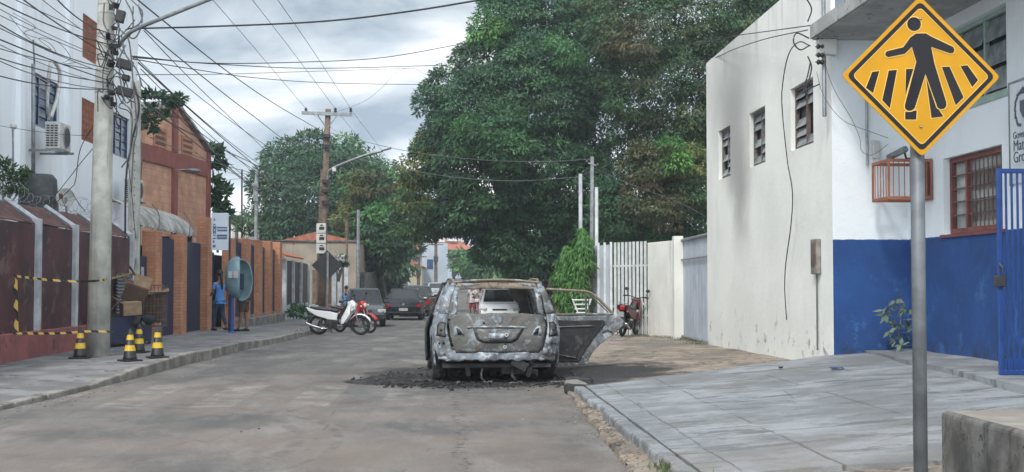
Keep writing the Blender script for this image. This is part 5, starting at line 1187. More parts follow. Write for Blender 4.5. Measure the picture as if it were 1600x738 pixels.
for k in range(7):
    x = c.x-hx+2*hx*k/6; b.tube([(x,c.y-hy,c.z-hz),(x,c.y-hy,c.z+hz)], .006, 4); y = c.y-hy+2*hy*k/6; b.tube([(c.x+hx,y,c.z-hz),(c.x+hx,y,c.z+hz)], .006, 4)
b.tube([(c.x-hx,c.y-hy,c.z-hz),(c.x-hx,c.y-hy,.1)], .02, 6); b.tube([(c.x+hx,c.y-hy,c.z-hz),(c.x+hx,c.y-hy,.1)], .02, 6); b.build('mesh', MT['rust_frame'], wb)
box_thing('dark flattened carton standing inside the wire basket', 240, 480, 27.05, (.34,.3,.62), (.05,.08,.1), 'cardboard_dark', flaps=False)
box_thing('sheet of torn cardboard lying on the wire basket', 245, 456, 27.0, (.5,.45,.03), (.1,-.15,.2), 'cardboard', flaps=False)
for px, py, r_, m, lb in ((206,504,.20,'black','black rubbish bag lying on the bin rim'),(232,500,.13,'cloth_dark','dark rubbish bag squeezed against the basket'),(226,503,.08,'cloth_white','crumpled white plastic bag on the bin')):
    c = at(px,py,Y=25.9); b = MB(); b.ball(c, r_, 12, (1.2,1,.75), .14); tag(b.build('rubbish_bag', MT[m], smooth=True), lb, 'rubbish bag')
b = MB(); rows = []
for i in range(25): rows.append([(-6.93, 27.0+1.3*j/8, .75+.035*i+.0) if (i%2) else (-6.88, 27.0+1.3*j/8, .75+.035*i) for j in range(9)])
b.grid(rows); tag(b.build('corrugated_sheet', MT['steel'], solid=.006), 'grey corrugated metal sheet beside the rubbish heap', 'metal sheet')
# ------------------------------------------------------------ vehicles
def wheel(parent, x, y, r, w, m_rim='alloy', name='wheel', burnt=False):
    s_ = 1 if x > 0 else -1
    b = MB(); b.lathe([(r*.62,-w/2),(r*.93,-w/2),(r,-w*.32),(r,w*.32),(r*.93,w/2),(r*.62,w/2)], (x, y, r), 'X', 28); o = b.build(name, MT['rubber'], parent, smooth=False, bevel=.008, seg=1)
    b = MB(); xo = x+s_*(w/2+.002); b.lathe([(r*.60, 0),(r*.58, s_*.012),(r*.2, s_*.004),(r*.12, s_*.016)], (xo, y, r), 'X', 24); rim = b.build('rim', MT[m_rim], o, smooth=True)
    b = MB()
    for k in range(5):
        a = k*2*math.pi/5; b.obox((xo+s_*.006, y+r*.36*math.cos(a+.6), r+r*.36*math.sin(a+.6)), (.006, r*.20, r*.15), (a+.6,0,0))
    b.build('rim_openings', MT['black'], rim)
    return o
def car(name, label, paint, Ln=3.9, W=1.66, H=1.47, style='hatch', loc=(0,0,0), rz=0, group=None, cat='car', plate_=True):
    """x right, y forward, origin under the rear bumper"""
    t = thing(name, label, cat, (0,0,0), group); w = W/2; pm = MT[paint]; wr_ = .30 if style != 'suv' else .34
    ya, yf = .72, Ln-.78; zb = .24; belt = .60*H+.02; hoodz = belt-.04
    def arch(yc): return [(yc-(wr_+.06)*math.cos(R(a)), zb+.02+(wr_+.06+.05)*math.sin(R(a))) for a in range(0, 181, 20)]
    tail = 0.0 if style in ('hatch','suv') else .0
    prof = [(.05,zb+.08)] + arch(ya) + arch(yf) + [(Ln-.06,zb+.06),(Ln,zb+.22),(Ln-.02,.55),(Ln-.10,.66),(Ln-.55,hoodz-.04),(Ln-1.05,hoodz+.02)]
    prof += [(.42 if style=='sedan' else .06, belt),(.02, belt-.06) if style!='sedan' else (.03,belt-.03),(-.03,.62),(0,.45)]
    if style=='pickup': pass
    b = MB(); n = len(prof)
    def xx(y, z, f): 
        k = w*(1-.10*max(0,(y-(Ln-.9))/.9)**1.6-.07*max(0,(.5-y)/.5)**1.6)*(1-.09*max(0,(z-.62)/.5)-.05*max(0,(.45-z)/.25)); return k*f
    lay = (-1,-.97,.97,1); vs = []
    for f in lay:
        for y, z in prof:
            sh = .035 if abs(f)==1 else 0
            yy, zz = y, z
            if abs(f)==1 and z > .5: zz = z-.03
            vs.append((xx(y,z,f), yy, zz))
    fs = [tuple(range(n))[::-1], tuple(range(3*n,4*n))]
    for l in range(3):
        for i in range(n): fs.append((l*n+i, l*n+(i+1)%n, (l+1)*n+(i+1)%n, (l+1)*n+i))
    b.add(vs, fs); body = b.build('body', pm, t, bevel=.035, seg=3)
    # cabin
    y0b, y1b = (.10, Ln-1.02) if style!='sedan' else (.50, Ln-1.05); y0t, y1t = (.42, Ln-1.75) if style=='hatch' else ((.28, Ln-1.7) if style=='suv' else (1.0, Ln-1.85))
    wb_, wt = w*.90, w*.70
    cab = [(-wb_,y0b,belt-.05),(wb_,y0b,belt-.05),(wb_*.98,y1b,belt-.05),(-wb_*.98,y1b,belt-.05),(-wt,y0t,H-.02),(wt,y0t,H-.02),(wt,y1t,H-.02),(-wt,y1t,H-.02),(0,(y0t+y1t)/2,H+.02)]
    b = MB(); b.add(cab, [(0,1,5,4),(1,2,6,5),(2,3,7,6),(3,0,4,7),(4,5,8),(5,6,8),(6,7,8),(7,4,8)]); b.build('cabin', pm, t, bevel=.05, seg=3)
    def quad_on(a, b_, c, d, u0, u1, v0, v1, off):
        A, B1, C1, D = map(Vector, (a, b_, c, d)); n_ = (B1-A).cross(D-A).normalized()*off
        q = lambda u, v: (A.lerp(B1,u)).lerp(D.lerp(C1,u), v)+n_
        return [q(u0,v0), q(u1,v0), q(u1,v1), q(u0,v1)]
    def glass(nm, idx, u0, u1, v0, v1):
        a, b_, c, d = (cab[i] for i in idx); q1 = quad_on(a,b_,c,d,u0,u1,v0,v1,.012); q2 = quad_on(a,b_,c,d,u0,u1,v0,v1,-.02)
        g = MB(); g.add([*q1,*q2], [(0,1,2,3),(7,6,5,4),(0,4,5,1),(1,5,6,2),(2,6,7,3),(3,7,4,0)]); return g.build(nm, MT['glass_dark'], t, bevel=.01, seg=2)
    glass('rear_window', (0,1,5,4), .09,.91,.22,.90); glass('windscreen', (2,3,7,6), .06,.94,.10,.93)
    for idx, rev in (((1,2,6,5),0), ((3,0,4,7),1)):
        for (u0, u1) in ((.07,.28),(.30,.57),(.59,.88)): 
            if rev: u0, u1 = 1-u1, 1-u0
            glass('side_window', idx, u0, u1, .20, .88)
    for x in (-w+.10, w-.10):
        for y in (ya, yf): wheel(t, x, y, wr_, .19)
        b = MB(); b.box(x-.09 if x>0 else x-.05, x+.05 if x>0 else x+.09, ya-wr_-.05, ya+wr_+.05, wr_*.9, wr_*2.05); b.box(x-.09 if x>0 else x-.05, x+.05 if x>0 else x+.09, yf-wr_-.05, yf+wr_+.05, wr_*.9, wr_*2.05); b.build('wheel_well', MT['black'], t)
    b = MB(); b.box(-w*.85, w*.85, .3, Ln-.3, zb-.02, zb+.1); b.build('underbody', MT['black'], t)
    # lamps, bumpers, plates, mirrors, handles
    for s_ in (-1, 1):
        b = MB(); b.obox((s_*w*.80, Ln-.10, .60), (.30,.14,.13), (0,0,-s_*R(24))); b.build('headlight', MT['lamp_clear'], t, bevel=.03, seg=3)
        b = MB(); b.obox((s_*w*.84, .012, .74 if style!='sedan' else .68), (.20,.09,.24 if style!='sedan' else .16), (0,0,s_*R(12))); b.build('tail_light', MT['lamp_red'], t, bevel=.02)
        b = MB(); b.obox((s_*(w+.05), Ln-1.22, belt+.06), (.20,.09,.13), (0,0,s_*R(-8))); b.build('mirror', pm, t, bevel=.03)
        for y in (Ln-1.95, Ln-2.85): b = MB(); b.obox((s_*(w*.985), y, belt-.14), (.03,.14,.025)); b.build('door_handle', pm, t)
        b = MB()
        for y in (.98+.35, Ln-2.75 if Ln-2.75>1.4 else 1.5, Ln-1.12): b.obox((s_*(w*.992), y, .60), (.012,.008,.50))
        b.build('door_gap', MT['black'], t)
    b = MB(); b.box(-w*.55, w*.55, Ln-.015, Ln+.012, .34, .44); b.box(-w*.35, w*.35, Ln-.055, Ln-.01, .575, .635); b.build('grille', MT['black'], t)
    b = MB(); b.box(-w*.93, w*.93, -.05, .05, .33, .40); b.build('rear_bumper', MT['black'] if style=='suv' else pm, t, bevel=.02)
    if plate_:
        b = MB(); b.box(-.2,.2,-.062,-.052,.44,.57); b.build('number_plate', MT['plate'], t); b = MB(); b.box(-.2,.2,Ln+.013,Ln+.020,.35,.47); b.build('number_plate', MT['plate'], t)
    b = MB(); b.obox((0,-.035,.80 if style!='sedan' else .74), (.09,.012,.09), (0,R(45),0)); b.build('emblem', MT['chrome'], t)
    place(t, loc, rz); return t
def gz(x, y): return zr(y)+.005
car('parked_car', 'dark graphite hatchback parked facing us behind the white motorcycle', 'paint_graphite', 3.75, 1.62, 1.45, 'hatch', (-3.42, 51.6, gz(0,49)), R(180+4))
car('parked_car', 'black sedan seen from behind at the head of the parked row', 'paint_black', 4.2, 1.70, 1.47, 'sedan', (-2.10, 59.0, gz(0,60)), R(-1))
car('parked_car', 'dark graphite tall car just ahead of the black sedan', 'paint_graphite', 4.0, 1.65, 1.60, 'suv', (-1.78, 65.5, gz(0,66)), R(-1))
car('parked_car', 'dark car parked third in the row beyond the black sedan', 'paint_black', 4.2, 1.65, 1.55, 'suv', (-1.72, 71.5, gz(0,72)), R(-1))
car('parked_car', 'black car furthest along the parked row before the oncoming silver car', 'paint_black', 4.2, 1.65, 1.5, 'hatch', (-1.80, 78.5, gz(0,80)), R(-1))
car('distant_car', 'small silver car in the far street beyond the parked row', 'paint_silver', 4.1, 1.68, 1.45, 'sedan', (-1.15, 108, gz(0,108)), R(0))
car('white_car', 'white hatchback coming towards us, framed in the wreck rear window', 'paint_white', 3.9, 1.66, 1.46, 'hatch', (2.02, 55.2, gz(0,53)), R(180))
car('parked_car', 'dark wine car on the right, seen through the right half of the wreck window', 'paint_wine', 3.9, 1.66, 1.50, 'suv', (4.2, 62.0, gz(0,60)), R(182))
car('distant_car', 'dark car on the rise at the far end of the street', 'paint_black', 4.1, 1.68, 1.45, 'sedan', (2.4, 150, gz(0,150)), R(0)); car('distant_car', 'white car on the rise at the far end of the street', 'paint_white', 4.1, 1.68, 1.45, 'sedan', (4.4, 152, gz(0,152)), R(180))

def motorcycle(label, paint, loc, rz, lean=0, seat_red=False, group=None, helm=None):
    """y forward; wheelbase 1.23"""
    t = thing('motorcycle', label, 'motorcycle', (0,0,0), group); pm = MT[paint]; r = .285
    for y, nm in ((0,'rear_wheel'),(1.23,'front_wheel')):
        b = MB(); n_ = 28; rows = []
        for i in range(n_+1):
            a = 2*math.pi*i/n_; rows.append([( .042*math.sin(2*math.pi*j/10), y+(r-.042+.042*math.cos(2*math.pi*j/10))*math.cos(a), r+(r-.042+.042*math.cos(2*math.pi*j/10))*math.sin(a)) for j in range(11)])
        b.grid(rows); w_ = b.build(nm, MT['rubber'], t, smooth=True)
        b = MB()
        for k in range(16): a = k*2*math.pi/16; b.tube([(0,y,r),(0,y+.23*math.cos(a),r+.23*math.sin(a))], .004, 4)
        b.lathe([(.05,-.05),(.05,.05)], (0,y,r), 'X', 12); b.lathe([(.245,-.012),(.225,-.015),(.225,.015),(.245,.012)], (0,y,r), 'X', 28); b.f = [f_ for f_ in b.f if len(f_) < 28]; b.build('rim', MT['alloy'], w_)
    for s_ in (-.075, .075):
        b = MB(); b.tube([(s_,1.23,r),(s_,1.08,.72)], .022, 8); b.build('fork_leg', MT['alloy'], t)
        b = MB(); b.tube([(s_*1.5,.02,r),(s_*1.5,.20,.66)], .025, 8); b.build('shock_absorber', MT['dark_steel'], t)
    b = MB(); b.tube([(0,1.07,.75),(0,.98,.95)], .03, 8); b.tube(smooth_path([(-.33,.84,1.0),(-.2,.92,1.01),(0,.97,.97),(.2,.92,1.01),(.33,.84,1.0)]), .013, 6); b.build('handlebar', MT['black'], t)
    for s_ in (-1,1):
        b = MB(); b.tube([(s_*.24,.91,1.01),(s_*.27,.93,1.14)], .007, 5); b.ball((s_*.28,.93,1.18), .06, 10, (1,.3,.75)); b.build('mirror', MT['black'], t)
        b = MB(); b.tube([(s_*.33,.84,1.0),(s_*.22,.905,1.01)], .02, 8); b.build('grip', MT['black'], t)
        b = MB(); b.ball((s_*.16,1.08,.83), .035, 8); b.ball((s_*.12,-.18,.66), .03, 8); b.build('indicator', MT['lamp_clear'], t)
    sx = lambda h: (lambda u, v, d: (d, u, v))
    b = MB(); b.prism([(1.02,.98),(1.12,.86),(1.10,.72),(1.0,.66),(.90,.72),(.90,.95)], sx(0), -.10, .10); b.build('front_cowl', pm, t, bevel=.03, seg=3)
    b = MB(); b.ball((0,1.10,.84), .08, 12, (1,.6,.9)); b.build('headlight', MT['lamp_clear'], t, smooth=True)
    for s_ in (-1,1):
        b = MB(); b.prism([(1.02,.90),(.98,.60),(.78,.34),(.70,.34),(.74,.52),(.86,.72),(.94,.92)], lambda u,v,d: (s_*(.10+.08*(1-abs(v-.55)/.4))+d, u, v), -.01, .01); b.build('leg_shield', pm, t, bevel=.005)
        b = MB(); b.prism([(.62,.62),(.40,.68),(-.02,.72),(-.30,.80),(-.24,.70),(.0,.56),(.35,.46),(.58,.44)], lambda u,v,d: (s_*.115+d*s_, u, v), -.03, .03); b.build('side_panel', pm, t, bevel=.012)
    b = MB(); b.prism([(.92,.70),(.70,.46),(.42,.44),(.40,.54),(.62,.60),(.86,.90)], sx(0), -.06, .06); b.build('frame_cover', MT['black'], t, bevel=.02)
    b = MB(); b.prism([(.60,.70),(.45,.74),(.20,.755),(-.05,.80),(-.20,.82),(-.22,.78),(-.05,.72),(.3,.66),(.58,.64)], sx(0), -.125, .125); b.build('seat', MT['cloth_red' if seat_red else 'black'], t, bevel=.03, seg=3)
    b = MB(); b.prism([(.55,.40),(.52,.20),(.25,.18),(.18,.30),(.25,.42)], sx(0), -.11, .11); b.lathe([(.09,-.15),(.09,.15)], (.0,.38,.28), 'X', 14); b.build('engine', MT['dark_steel'], t, bevel=.02)
    b = MB(); b.tube(smooth_path([(.10,.45,.24),(.13,.2,.20),(.14,-.1,.27),(.15,-.32,.36)]), lambda k: .02 if k < .45 else .042, 10); b.build('exhaust', MT['chrome'], t, smooth=True)
    b = MB(); b.tube([(.08,0,r),(.08,.38,.28)], .02, 6); b.tube([(-.08,0,r),(-.08,.38,.28)], .02, 6); b.build('swing_arm', MT['dark_steel'], t)
    for y, a0, a1, nm in ((1.23, 20, 150, 'front_mudguard'),(0, 40, 175, 'rear_mudguard')):
        rows = []
        for i in range(11):
            a = R(lerp(a0, a1, i/10)); rows.append([(x, y+(r+.035)*math.cos(a), r+(r+.035-abs(x)*.25)*math.sin(a)) for x in (-.07,-.035,0,.035,.07)])
        b = MB(); b.grid(rows); b.build(nm, pm if y else MT['black'], t, smooth=True, solid=.008)
    b = MB(); b.prism([(-.22,.80),(-.32,.76),(-.30,.68),(-.20,.68)], sx(0), -.06, .06); b.build('tail_light', MT['lamp_red'], t, bevel=.01)
    b = MB(); b.obox((0,-.36,.58), (.17,.01,.13), (R(20),0,0)); b.build('number_plate', MT['plate'], t)
    b = MB(); b.tube(smooth_path([(-.09,-.0,.80),(-.09,-.28,.86),(.09,-.28,.86),(.09,-.0,.80)]), .012, 6); b.build('grab_rail', MT['steel'], t)
    b = MB(); b.tube([(-.09,.3,.25),(-.22,.30,.02)], .012, 6); b.build('kickstand', MT['dark_steel'], t)
    place(t, loc, rz, lean); return t
p = at(499, 521, Y=36.5); motorcycle('white motorcycle with black seat parked side on at the left kerb', 'paint_white', (-3.66, 36.3, zr(36.3)+.005), R(-90-14), R(7))
motorcycle('red motorcycle parked behind the white one, its front wheel showing', 'paint_red', (-3.35, 39.6, zr(39.6)+.005), R(-90-38), R(6))
motorcycle('red and black motorcycle parked by the tall white bar fence', 'paint_darkred', (4.33, 32.0, z_dirt(4.3,32)), R(-24), R(7), seat_red=False)

# ------------------------------------------------------------ the burnt wreck
def burnt(name, a, c_, pale, rust, sc_=2.2, lo=.47, hi=.62):
    m, t, b = nodes(name); q = NT(t)
    n = q.noise(sc_, 9, .68, dist=.8); n2 = q.noise(sc_*2.3, 8, .72, dist=.5); n3 = q.noise(sc_*7, 7, .75)
    col = q.mix(q.ramp(n, .36, .64), a, c_)
    col = q.mix(q.ramp(n2, lo+.04, hi, 0, .85), col, pale)
    col = q.mix(q.math('MULTIPLY', q.ramp(q.noise(sc_*1.4, 6, .7), .56, .66), .75), col, rust)
    col = q.mix(q.ramp(n3, .56, .66, 0, .75), col, (.02,.02,.022)); col = q.mix(q.ramp(q.noise(sc_*.8, 6, .75, dist=1.2), .54, .62, 0, .7), col, (.03,.029,.028)); col = q.mix(q.ramp(n3, .36, .30, 0, .5), col, pale)
    t.links.new(col, b.inputs['Base Color']); b.inputs['Roughness'].default_value = .72; b.inputs['Metallic'].default_value = .15
    q.bump(q.math('ADD', n3, n2), b, .008, .6); return m
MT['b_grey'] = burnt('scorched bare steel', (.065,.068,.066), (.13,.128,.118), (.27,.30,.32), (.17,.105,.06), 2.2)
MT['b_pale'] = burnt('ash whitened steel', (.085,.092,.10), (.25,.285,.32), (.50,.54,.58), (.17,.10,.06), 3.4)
MT['b_rust'] = burnt('rusted roof steel', (.15,.12,.09), (.22,.18,.13), (.32,.31,.29), (.17,.10,.055), 4)
MT['b_black'] = burnt('charred black', (.012,.012,.013), (.028,.028,.030), (.07,.075,.08), (.04,.03,.025), 3)
MT['b_door'] = burnt('charred door lining', (.010,.011,.012), (.022,.022,.024), (.045,.045,.048), (.035,.028,.022), 2.5)
BC = thing('burnt_car', 'burnt out station wagon shell with an open rear door and collapsed tyres', 'car wreck', (0,0,0))
W2, LN = .86, 4.05
WB, WF, AR = .74, 3.25, .35
def hw(y, z):
    k = W2*(1-.07*max(0,(.35-y)/.35)**2-.12*max(0,(y-3.3)/.75)**2)
    if z > .72: k -= (z-.72)*.30*1.0
    if z < .45: k -= (.45-z)*.10
    return k
def zlow(y):
    z = .24
    for c in (WB, WF):
        if abs(y-c) < AR: z = max(z, .26+math.sqrt(AR*AR-(y-c)**2))
    return z
def belt_(y): return lerp(.98, .90, min(1, y/2.6)) if y < 2.75 else lerp(.90, .70, (y-2.75)/1.3)
dents = lambda y, z: .012*math.sin(y*7+z*5)+.008*math.sin(y*17-z*11)
for s_ in (-1, 1):
    ys_ = [i*.045 for i in range(3, 91)]; rows = []
    segs = [[y for y in ys_]] if s_ < 0 else [[y for y in ys_ if y <= 1.06], [y for y in ys_ if y >= 1.92]]
    b = MB()
    for sg_ in segs:
        b.grid([[(s_*(hw(y, lerp(zlow(y), belt_(y), t/10))+dents(y, t*.07)), y, lerp(zlow(y), belt_(y), t/10)) for t in range(11)] for y in sg_])
    if s_ > 0: b.grid([[(s_*hw(y, z_), y, z_) for z_ in (.24,.28,.33)] for y in ys_ if 1.02 <= y <= 1.96])
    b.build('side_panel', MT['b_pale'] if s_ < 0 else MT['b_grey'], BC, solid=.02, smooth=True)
    # wheel arch liner lip
    b = MB(); b.tube([(s_*(W2-.01), WB+(AR)*math.cos(R(a)), .26+AR*math.sin(R(a))) for a in range(0,181,12)], .018, 6); b.build('arch_lip', MT['b_black'], BC)
# rear panels, seen face on
def yb(z): return (-.02+.05*max(0,(.60-z))*0 if z < .95 else (z-.95)*.50-.02) + (.05*(1-min(1,abs(z-.62)/.35))*-1)
def rear(poly, m, name, d=0, th=.02, parent=BC, res=.05):
    """patch of the rear face from an x,z outline (fan of small cells so it can follow the curve)"""
    import bmesh
    bm = bmesh.new(); vs = [bm.verts.new((x, 0, z)) for x, z in poly]; bm.faces.new(vs)
    xs = [p[0] for p in poly]; zs = [p[1] for p in poly]
    for lo_, hi_, ax in ((min(xs), max(xs), 0), (min(zs), max(zs), 2)):
        k = lo_+res
        while k < hi_-1e-4:
            co = [0,0,0]; co[ax] = k; no = [0,0,0]; no[ax] = 1
            bmesh.ops.bisect_plane(bm, geom=bm.verts[:]+bm.edges[:]+bm.faces[:], plane_co=co, plane_no=no); k += res
    for v in bm.verts:
        x, z = v.co.x, v.co.z; cx = max(0, (abs(x)-.50)/.36)
        v.co.y = yb(z) + .16*cx**2 + d + .006*math.sin(x*13+z*9)+.004*math.sin(x*31-z*23)
    me = bpy.data.meshes.new(name); bm.to_mesh(me); bm.free(); me.materials.append(m); me.polygons.foreach_set('use_smooth', [True]*len(me.polygons))
    o = bpy.data.objects.new(name, me); C.objects.link(o); setp(o, parent); q = o.modifiers.new('s','SOLIDIFY'); q.thickness = th; q.offset = 0
    return o
# tailgate lower skin and window surround
tg = rear([(-.63,.93),(-.655,.80),(-.64,.66),(-.60,.52),(-.56,.42),(.56,.42),(.60,.52),(.64,.66),(.655,.80),(.63,.93),(.35,.955),(.22,.95),(.10,.965),(.02,.950),(-.08,.962),(-.2,.945),(-.4,.955)], MT['b_grey'], 'tailgate')
for s_ in (-1, 1):
    rear([(s_*.63,.935),(s_*.555,.955),(s_*.53,1.22),(s_*.505,1.30),(s_*.555,1.32),(s_*.60,1.22)], MT['b_pale'], 'window_post', -.004, parent=tg)
rear([(-.555,1.32),(-.505,1.30),(-.505,1.283),(-.2,1.292),(.2,1.292),(.505,1.283),(.505,1.30),(.555,1.32),(.53,1.362),(.2,1.385),(-.2,1.385),(-.53,1.362)], MT['b_rust'], 'upper_frame', -.002, parent=tg)
rear([(-.54,1.325),(-.30,1.335),(-.22,1.36),(-.4,1.368),(-.52,1.355)], MT['b_pale'], 'pale_patch', -.020, .006, tg); rear([(.54,1.325),(.36,1.335),(.33,1.36),(.4,1.368),(.52,1.355)], MT['b_pale'], 'pale_patch', -.020, .006, tg)
# pressed lip above the plate, plate recess, inner lamp openings
b = MB(); b.tube([(lerp(-.41,.39,i/16), yb(.775)-.012+.004*math.sin(i), .778-.012*abs(i/8-1)**2+.003*math.sin(i*2.3)) for i in range(17)], .014, 6); b.build('lip', MT['b_pale'], tg, smooth=True)
rear([(-.34,.755),(.36,.755),(.27,.60),(.18,.555),(-.20,.555),(-.29,.60)], MT['b_black'], 'plate_recess', -.013, .004, tg)
rear([(-.30,.745),(.32,.745),(.24,.61),(.16,.575),(-.18,.575),(-.25,.61)], MT['b_grey'], 'recess_panel', -.017, .004, tg)
rear([(-.13,.69),(.02,.695),(.09,.68),(.10,.625),(-.02,.615),(-.14,.63)], MT['b_pale'], 'plate_remains', -.022, .003, tg)
for x, z, r_ in ((.115,.668,.027),(.095,.505,.024)):
    b = MB(); b.lathe([(r_,-.012),(r_,0)], (x, yb(z)-.02, z), 'Y', 16); k = b.build('lock_ring', MT['cloth_white'], tg); b = MB(); b.lathe([(r_*.5,-.014),(r_*.5,-.012)], (x, yb(z)-.0205, z), 'Y', 12); b.build('keyhole', MT['black'], k)
b = MB(); b.tube([(.11,yb(.64)-.03,.64),(.10,yb(.57)-.035,.58),(.095,yb(.53)-.03,.53)], .008, 5); b.build('hanging_wire', MT['b_black'], tg)
b = MB(); b.lathe([(.055,-.006),(.055,0)], (.0, yb(.87)-.014, .875), 'Y', 14); b.build('emblem', MT['b_pale'], tg); b = MB(); b.ball((-.19,yb(.83)-.012,.83),.018,8); b.build('wiper_hole', MT['black'], tg)
for s_ in (-1, 1):
    rear([(s_*.595,.775),(s_*.56,.79),(s_*.50,.745),(s_*.45,.66),(s_*.60,.655)], MT['b_pale'], 'lamp_surround', -.013, .004, tg)
    rear([(s_*.565,.765),(s_*.52,.745),(s_*.475,.672),(s_*.545,.668)], MT['black'], 'lamp_opening', -.018, .004, tg)
    # quarter corner and the hollow tail lamp
    cq = rear([(s_*.665,.94),(s_*.69,.80),(s_*.675,.66),(s_*.64,.52),(s_*.60,.40),(s_*.80,.38),(s_*.84,.47),(s_*.865,.62),(s_*.855,.78),(s_*.80,.95)], MT['b_pale'], 'rear_corner', -.0)
    rear([(s_*.70,.835),(s_*.775,.845),(s_*.815,.80),(s_*.83,.65),(s_*.70,.635),(s_*.712,.74)], MT['b_black'], 'lamp_edge', -.014, .004, cq)
    rear([(s_*.718,.815),(s_*.77,.825),(s_*.80,.79),(s_*.812,.67),(s_*.718,.655),(s_*.728,.74)], MT['b_grey'], 'lamp_hollow', -.018, .004, cq)
    b = MB(); b.ball((s_*.765, yb(.73)+.06, .735), .022, 8); b.build('bulb_hole', MT['black'], cq); b = MB(); b.ball((s_*.74, yb(.73)+.04, .56), .02, 8); b.ball((s_*.79, yb(.73)+.09, .55), .016, 8); b.build('bolt_hole', MT['black'], cq)
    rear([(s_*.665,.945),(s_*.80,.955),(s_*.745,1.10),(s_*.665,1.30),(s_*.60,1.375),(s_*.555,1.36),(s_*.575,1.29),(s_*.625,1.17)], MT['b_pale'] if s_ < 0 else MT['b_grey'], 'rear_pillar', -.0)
# crumpled cross member where the bumper was
rows = []
for i in range(61):
    x = lerp(-.80,.80,i/60); w_ = .009*math.sin(i*1.05)+.008*math.sin(i*.37+2)+.004*math.sin(i*2.9); cv = .13*max(0,(abs(x)-.5)/.3)**2
    rows.append([(x, -.035+cv, .44+.006*math.sin(i)), (x, -.050+cv, .415), (x, -.035+cv+.008*math.sin(i*.7), .37+w_*.5), (x, -.050+cv, .335+w_), (x, -.03+cv, .318+w_)])
b = MB(); b.grid(rows); b.build('crumpled_crossmember', MT['b_pale'], BC, smooth=True, solid=.012)
b = MB(); b.grid([[(lerp(-.70,.70,j/24), .10+.05*i, z+.018*math.sin(j*1.7+i)*(i>0)) for j in range(25)] for i, z in enumerate((.345,.28,.22,.17))]); b.build('rear_underpanel', MT['black'], BC, solid=.01, smooth=True)
b = MB(); b.tube([(-.55,WB,.24),(.55,WB,.24)], .05, 8); b.obox((.28,.35,.20),(.42,.35,.15)); b.tube(smooth_path([(.22,.1,.2),(.2,-.02,.12),(.24,-.04,.05)]), .025, 6); b.tube(smooth_path([(-.2,.05,.2),(-.22,-.02,.10),(-.17,-.03,.03)]), .018, 6)
b.obox((.45,.2,.2),(.06,.3,.22),(0,.3,0)); b.obox((-.40,.3,.2),(.06,.3,.2),(0,-.2,0)); b.build('rear_axle', MT['black'], BC)
b = MB(); b.obox((.30,-.02,.27), (.22,.02,.12), (0,.5,0)); b.build('torn_bracket', MT['b_black'], BC)
for x, y, sq_ in ((-.76,WB,.92),(.76,WB,.80),(-.75,WF,.8),(.75,WF,.8)):
    b = MB(); r_ = .29; n_ = 30; rows = []
    for i in range(n_+1):
        a = 2*math.pi*i/n_; row = []
        for j in range(13):
            q_ = 2*math.pi*j/12; rr = r_-.07+.07*math.cos(q_); zz = r_+rr*math.sin(a); zz = max(zz, .012+(r_-zz)*.02) ; bulge = 1+.35*max(0,(.12-zz)/.12)
            row.append((x+.10*math.sin(q_)*bulge*(1+.05*math.sin(i*3)), y+rr*math.cos(a)*bulge**.5, zz*sq_+.0))
        rows.append(row)
    b.grid(rows); w_ = b.build('wheel', MT['b_black'], BC, smooth=True); b = MB(); s_ = 1 if x > 0 else -1; b.lathe([(.19,-.08),(.20,.0),(.19,.08),(.05,.05*s_)], (x,y,r_*sq_), 'X', 20); b.build('rim', MT['b_grey'], w_, smooth=True)
# roof, rails, side pillars, floor, dash, bonnet, seat frames
rows = []
for i in range(15):
    y = lerp(.19, 2.0, i/14); rows.append([(lerp(-.60,.60,j/12), y, 1.375+.045*(1-(j/6-1)**2)-.012*math.sin(i*.8)*math.sin(j*.9)-.02*(i/14)) for j in range(13)])
b = MB(); b.grid(rows); b.build('roof', MT['b_rust'], BC, smooth=True, solid=.02, offset=-1)
for s_ in (-1,1):
    b = MB(); b.tube(smooth_path([(s_*.575,.24,1.385),(s_*.60,.5,1.418),(s_*.61,1.4,1.42),(s_*.60,1.95,1.37)]), .018, 6); b.build('roof_rail', MT['b_rust'], BC)
    for (ya_, za_), (yb2, zb2_), w_ in (((.62,.97),(.50,1.37),.05),((1.10,.95),(1.06,1.37),.035),((1.98,.92),(1.88,1.37),.04),((2.85,.90),(1.98,1.36),.035)):
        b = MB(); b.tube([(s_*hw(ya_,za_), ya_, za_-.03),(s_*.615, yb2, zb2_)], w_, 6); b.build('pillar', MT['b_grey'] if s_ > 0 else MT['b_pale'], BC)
    b = MB(); b.tube([(s_*.61,.25,1.365),(s_*.63,1.0,1.38),(s_*.61,1.95,1.365)], .03, 6); b.build('roof_side_rail', MT['b_grey'], BC)
b = MB(); b.tube([(-.60,.20,1.375),(-.3,.17,1.405),(0,.16,1.415),(.3,.17,1.405),(.60,.20,1.375)], .018, 6); b.build('roof_edge', MT['b_rust'], BC)
b = MB(); b.box(-.74,.74,.05,3.0,.22,.27); b.build('floor_pan', MT['b_black'], BC)
b = MB(); b.box(-.66,.66,2.62,2.95,.45,.76); b.tube([(-.6,2.6,.74),(.6,2.6,.74)], .05, 8); b.build('dashboard_frame', MT['b_black'], BC, bevel=.02)
b = MB(); b.grid([[(lerp(-.70,.70,j/10), y, z+.02*(1-(j/5-1)**2)) for j in range(11)] for y, z in ((2.85,.80),(3.2,.77),(3.6,.70),(3.95,.60),(4.03,.45),(4.03,.28))]); b.build('bonnet', MT['b_grey'], BC, smooth=True, solid=.02)
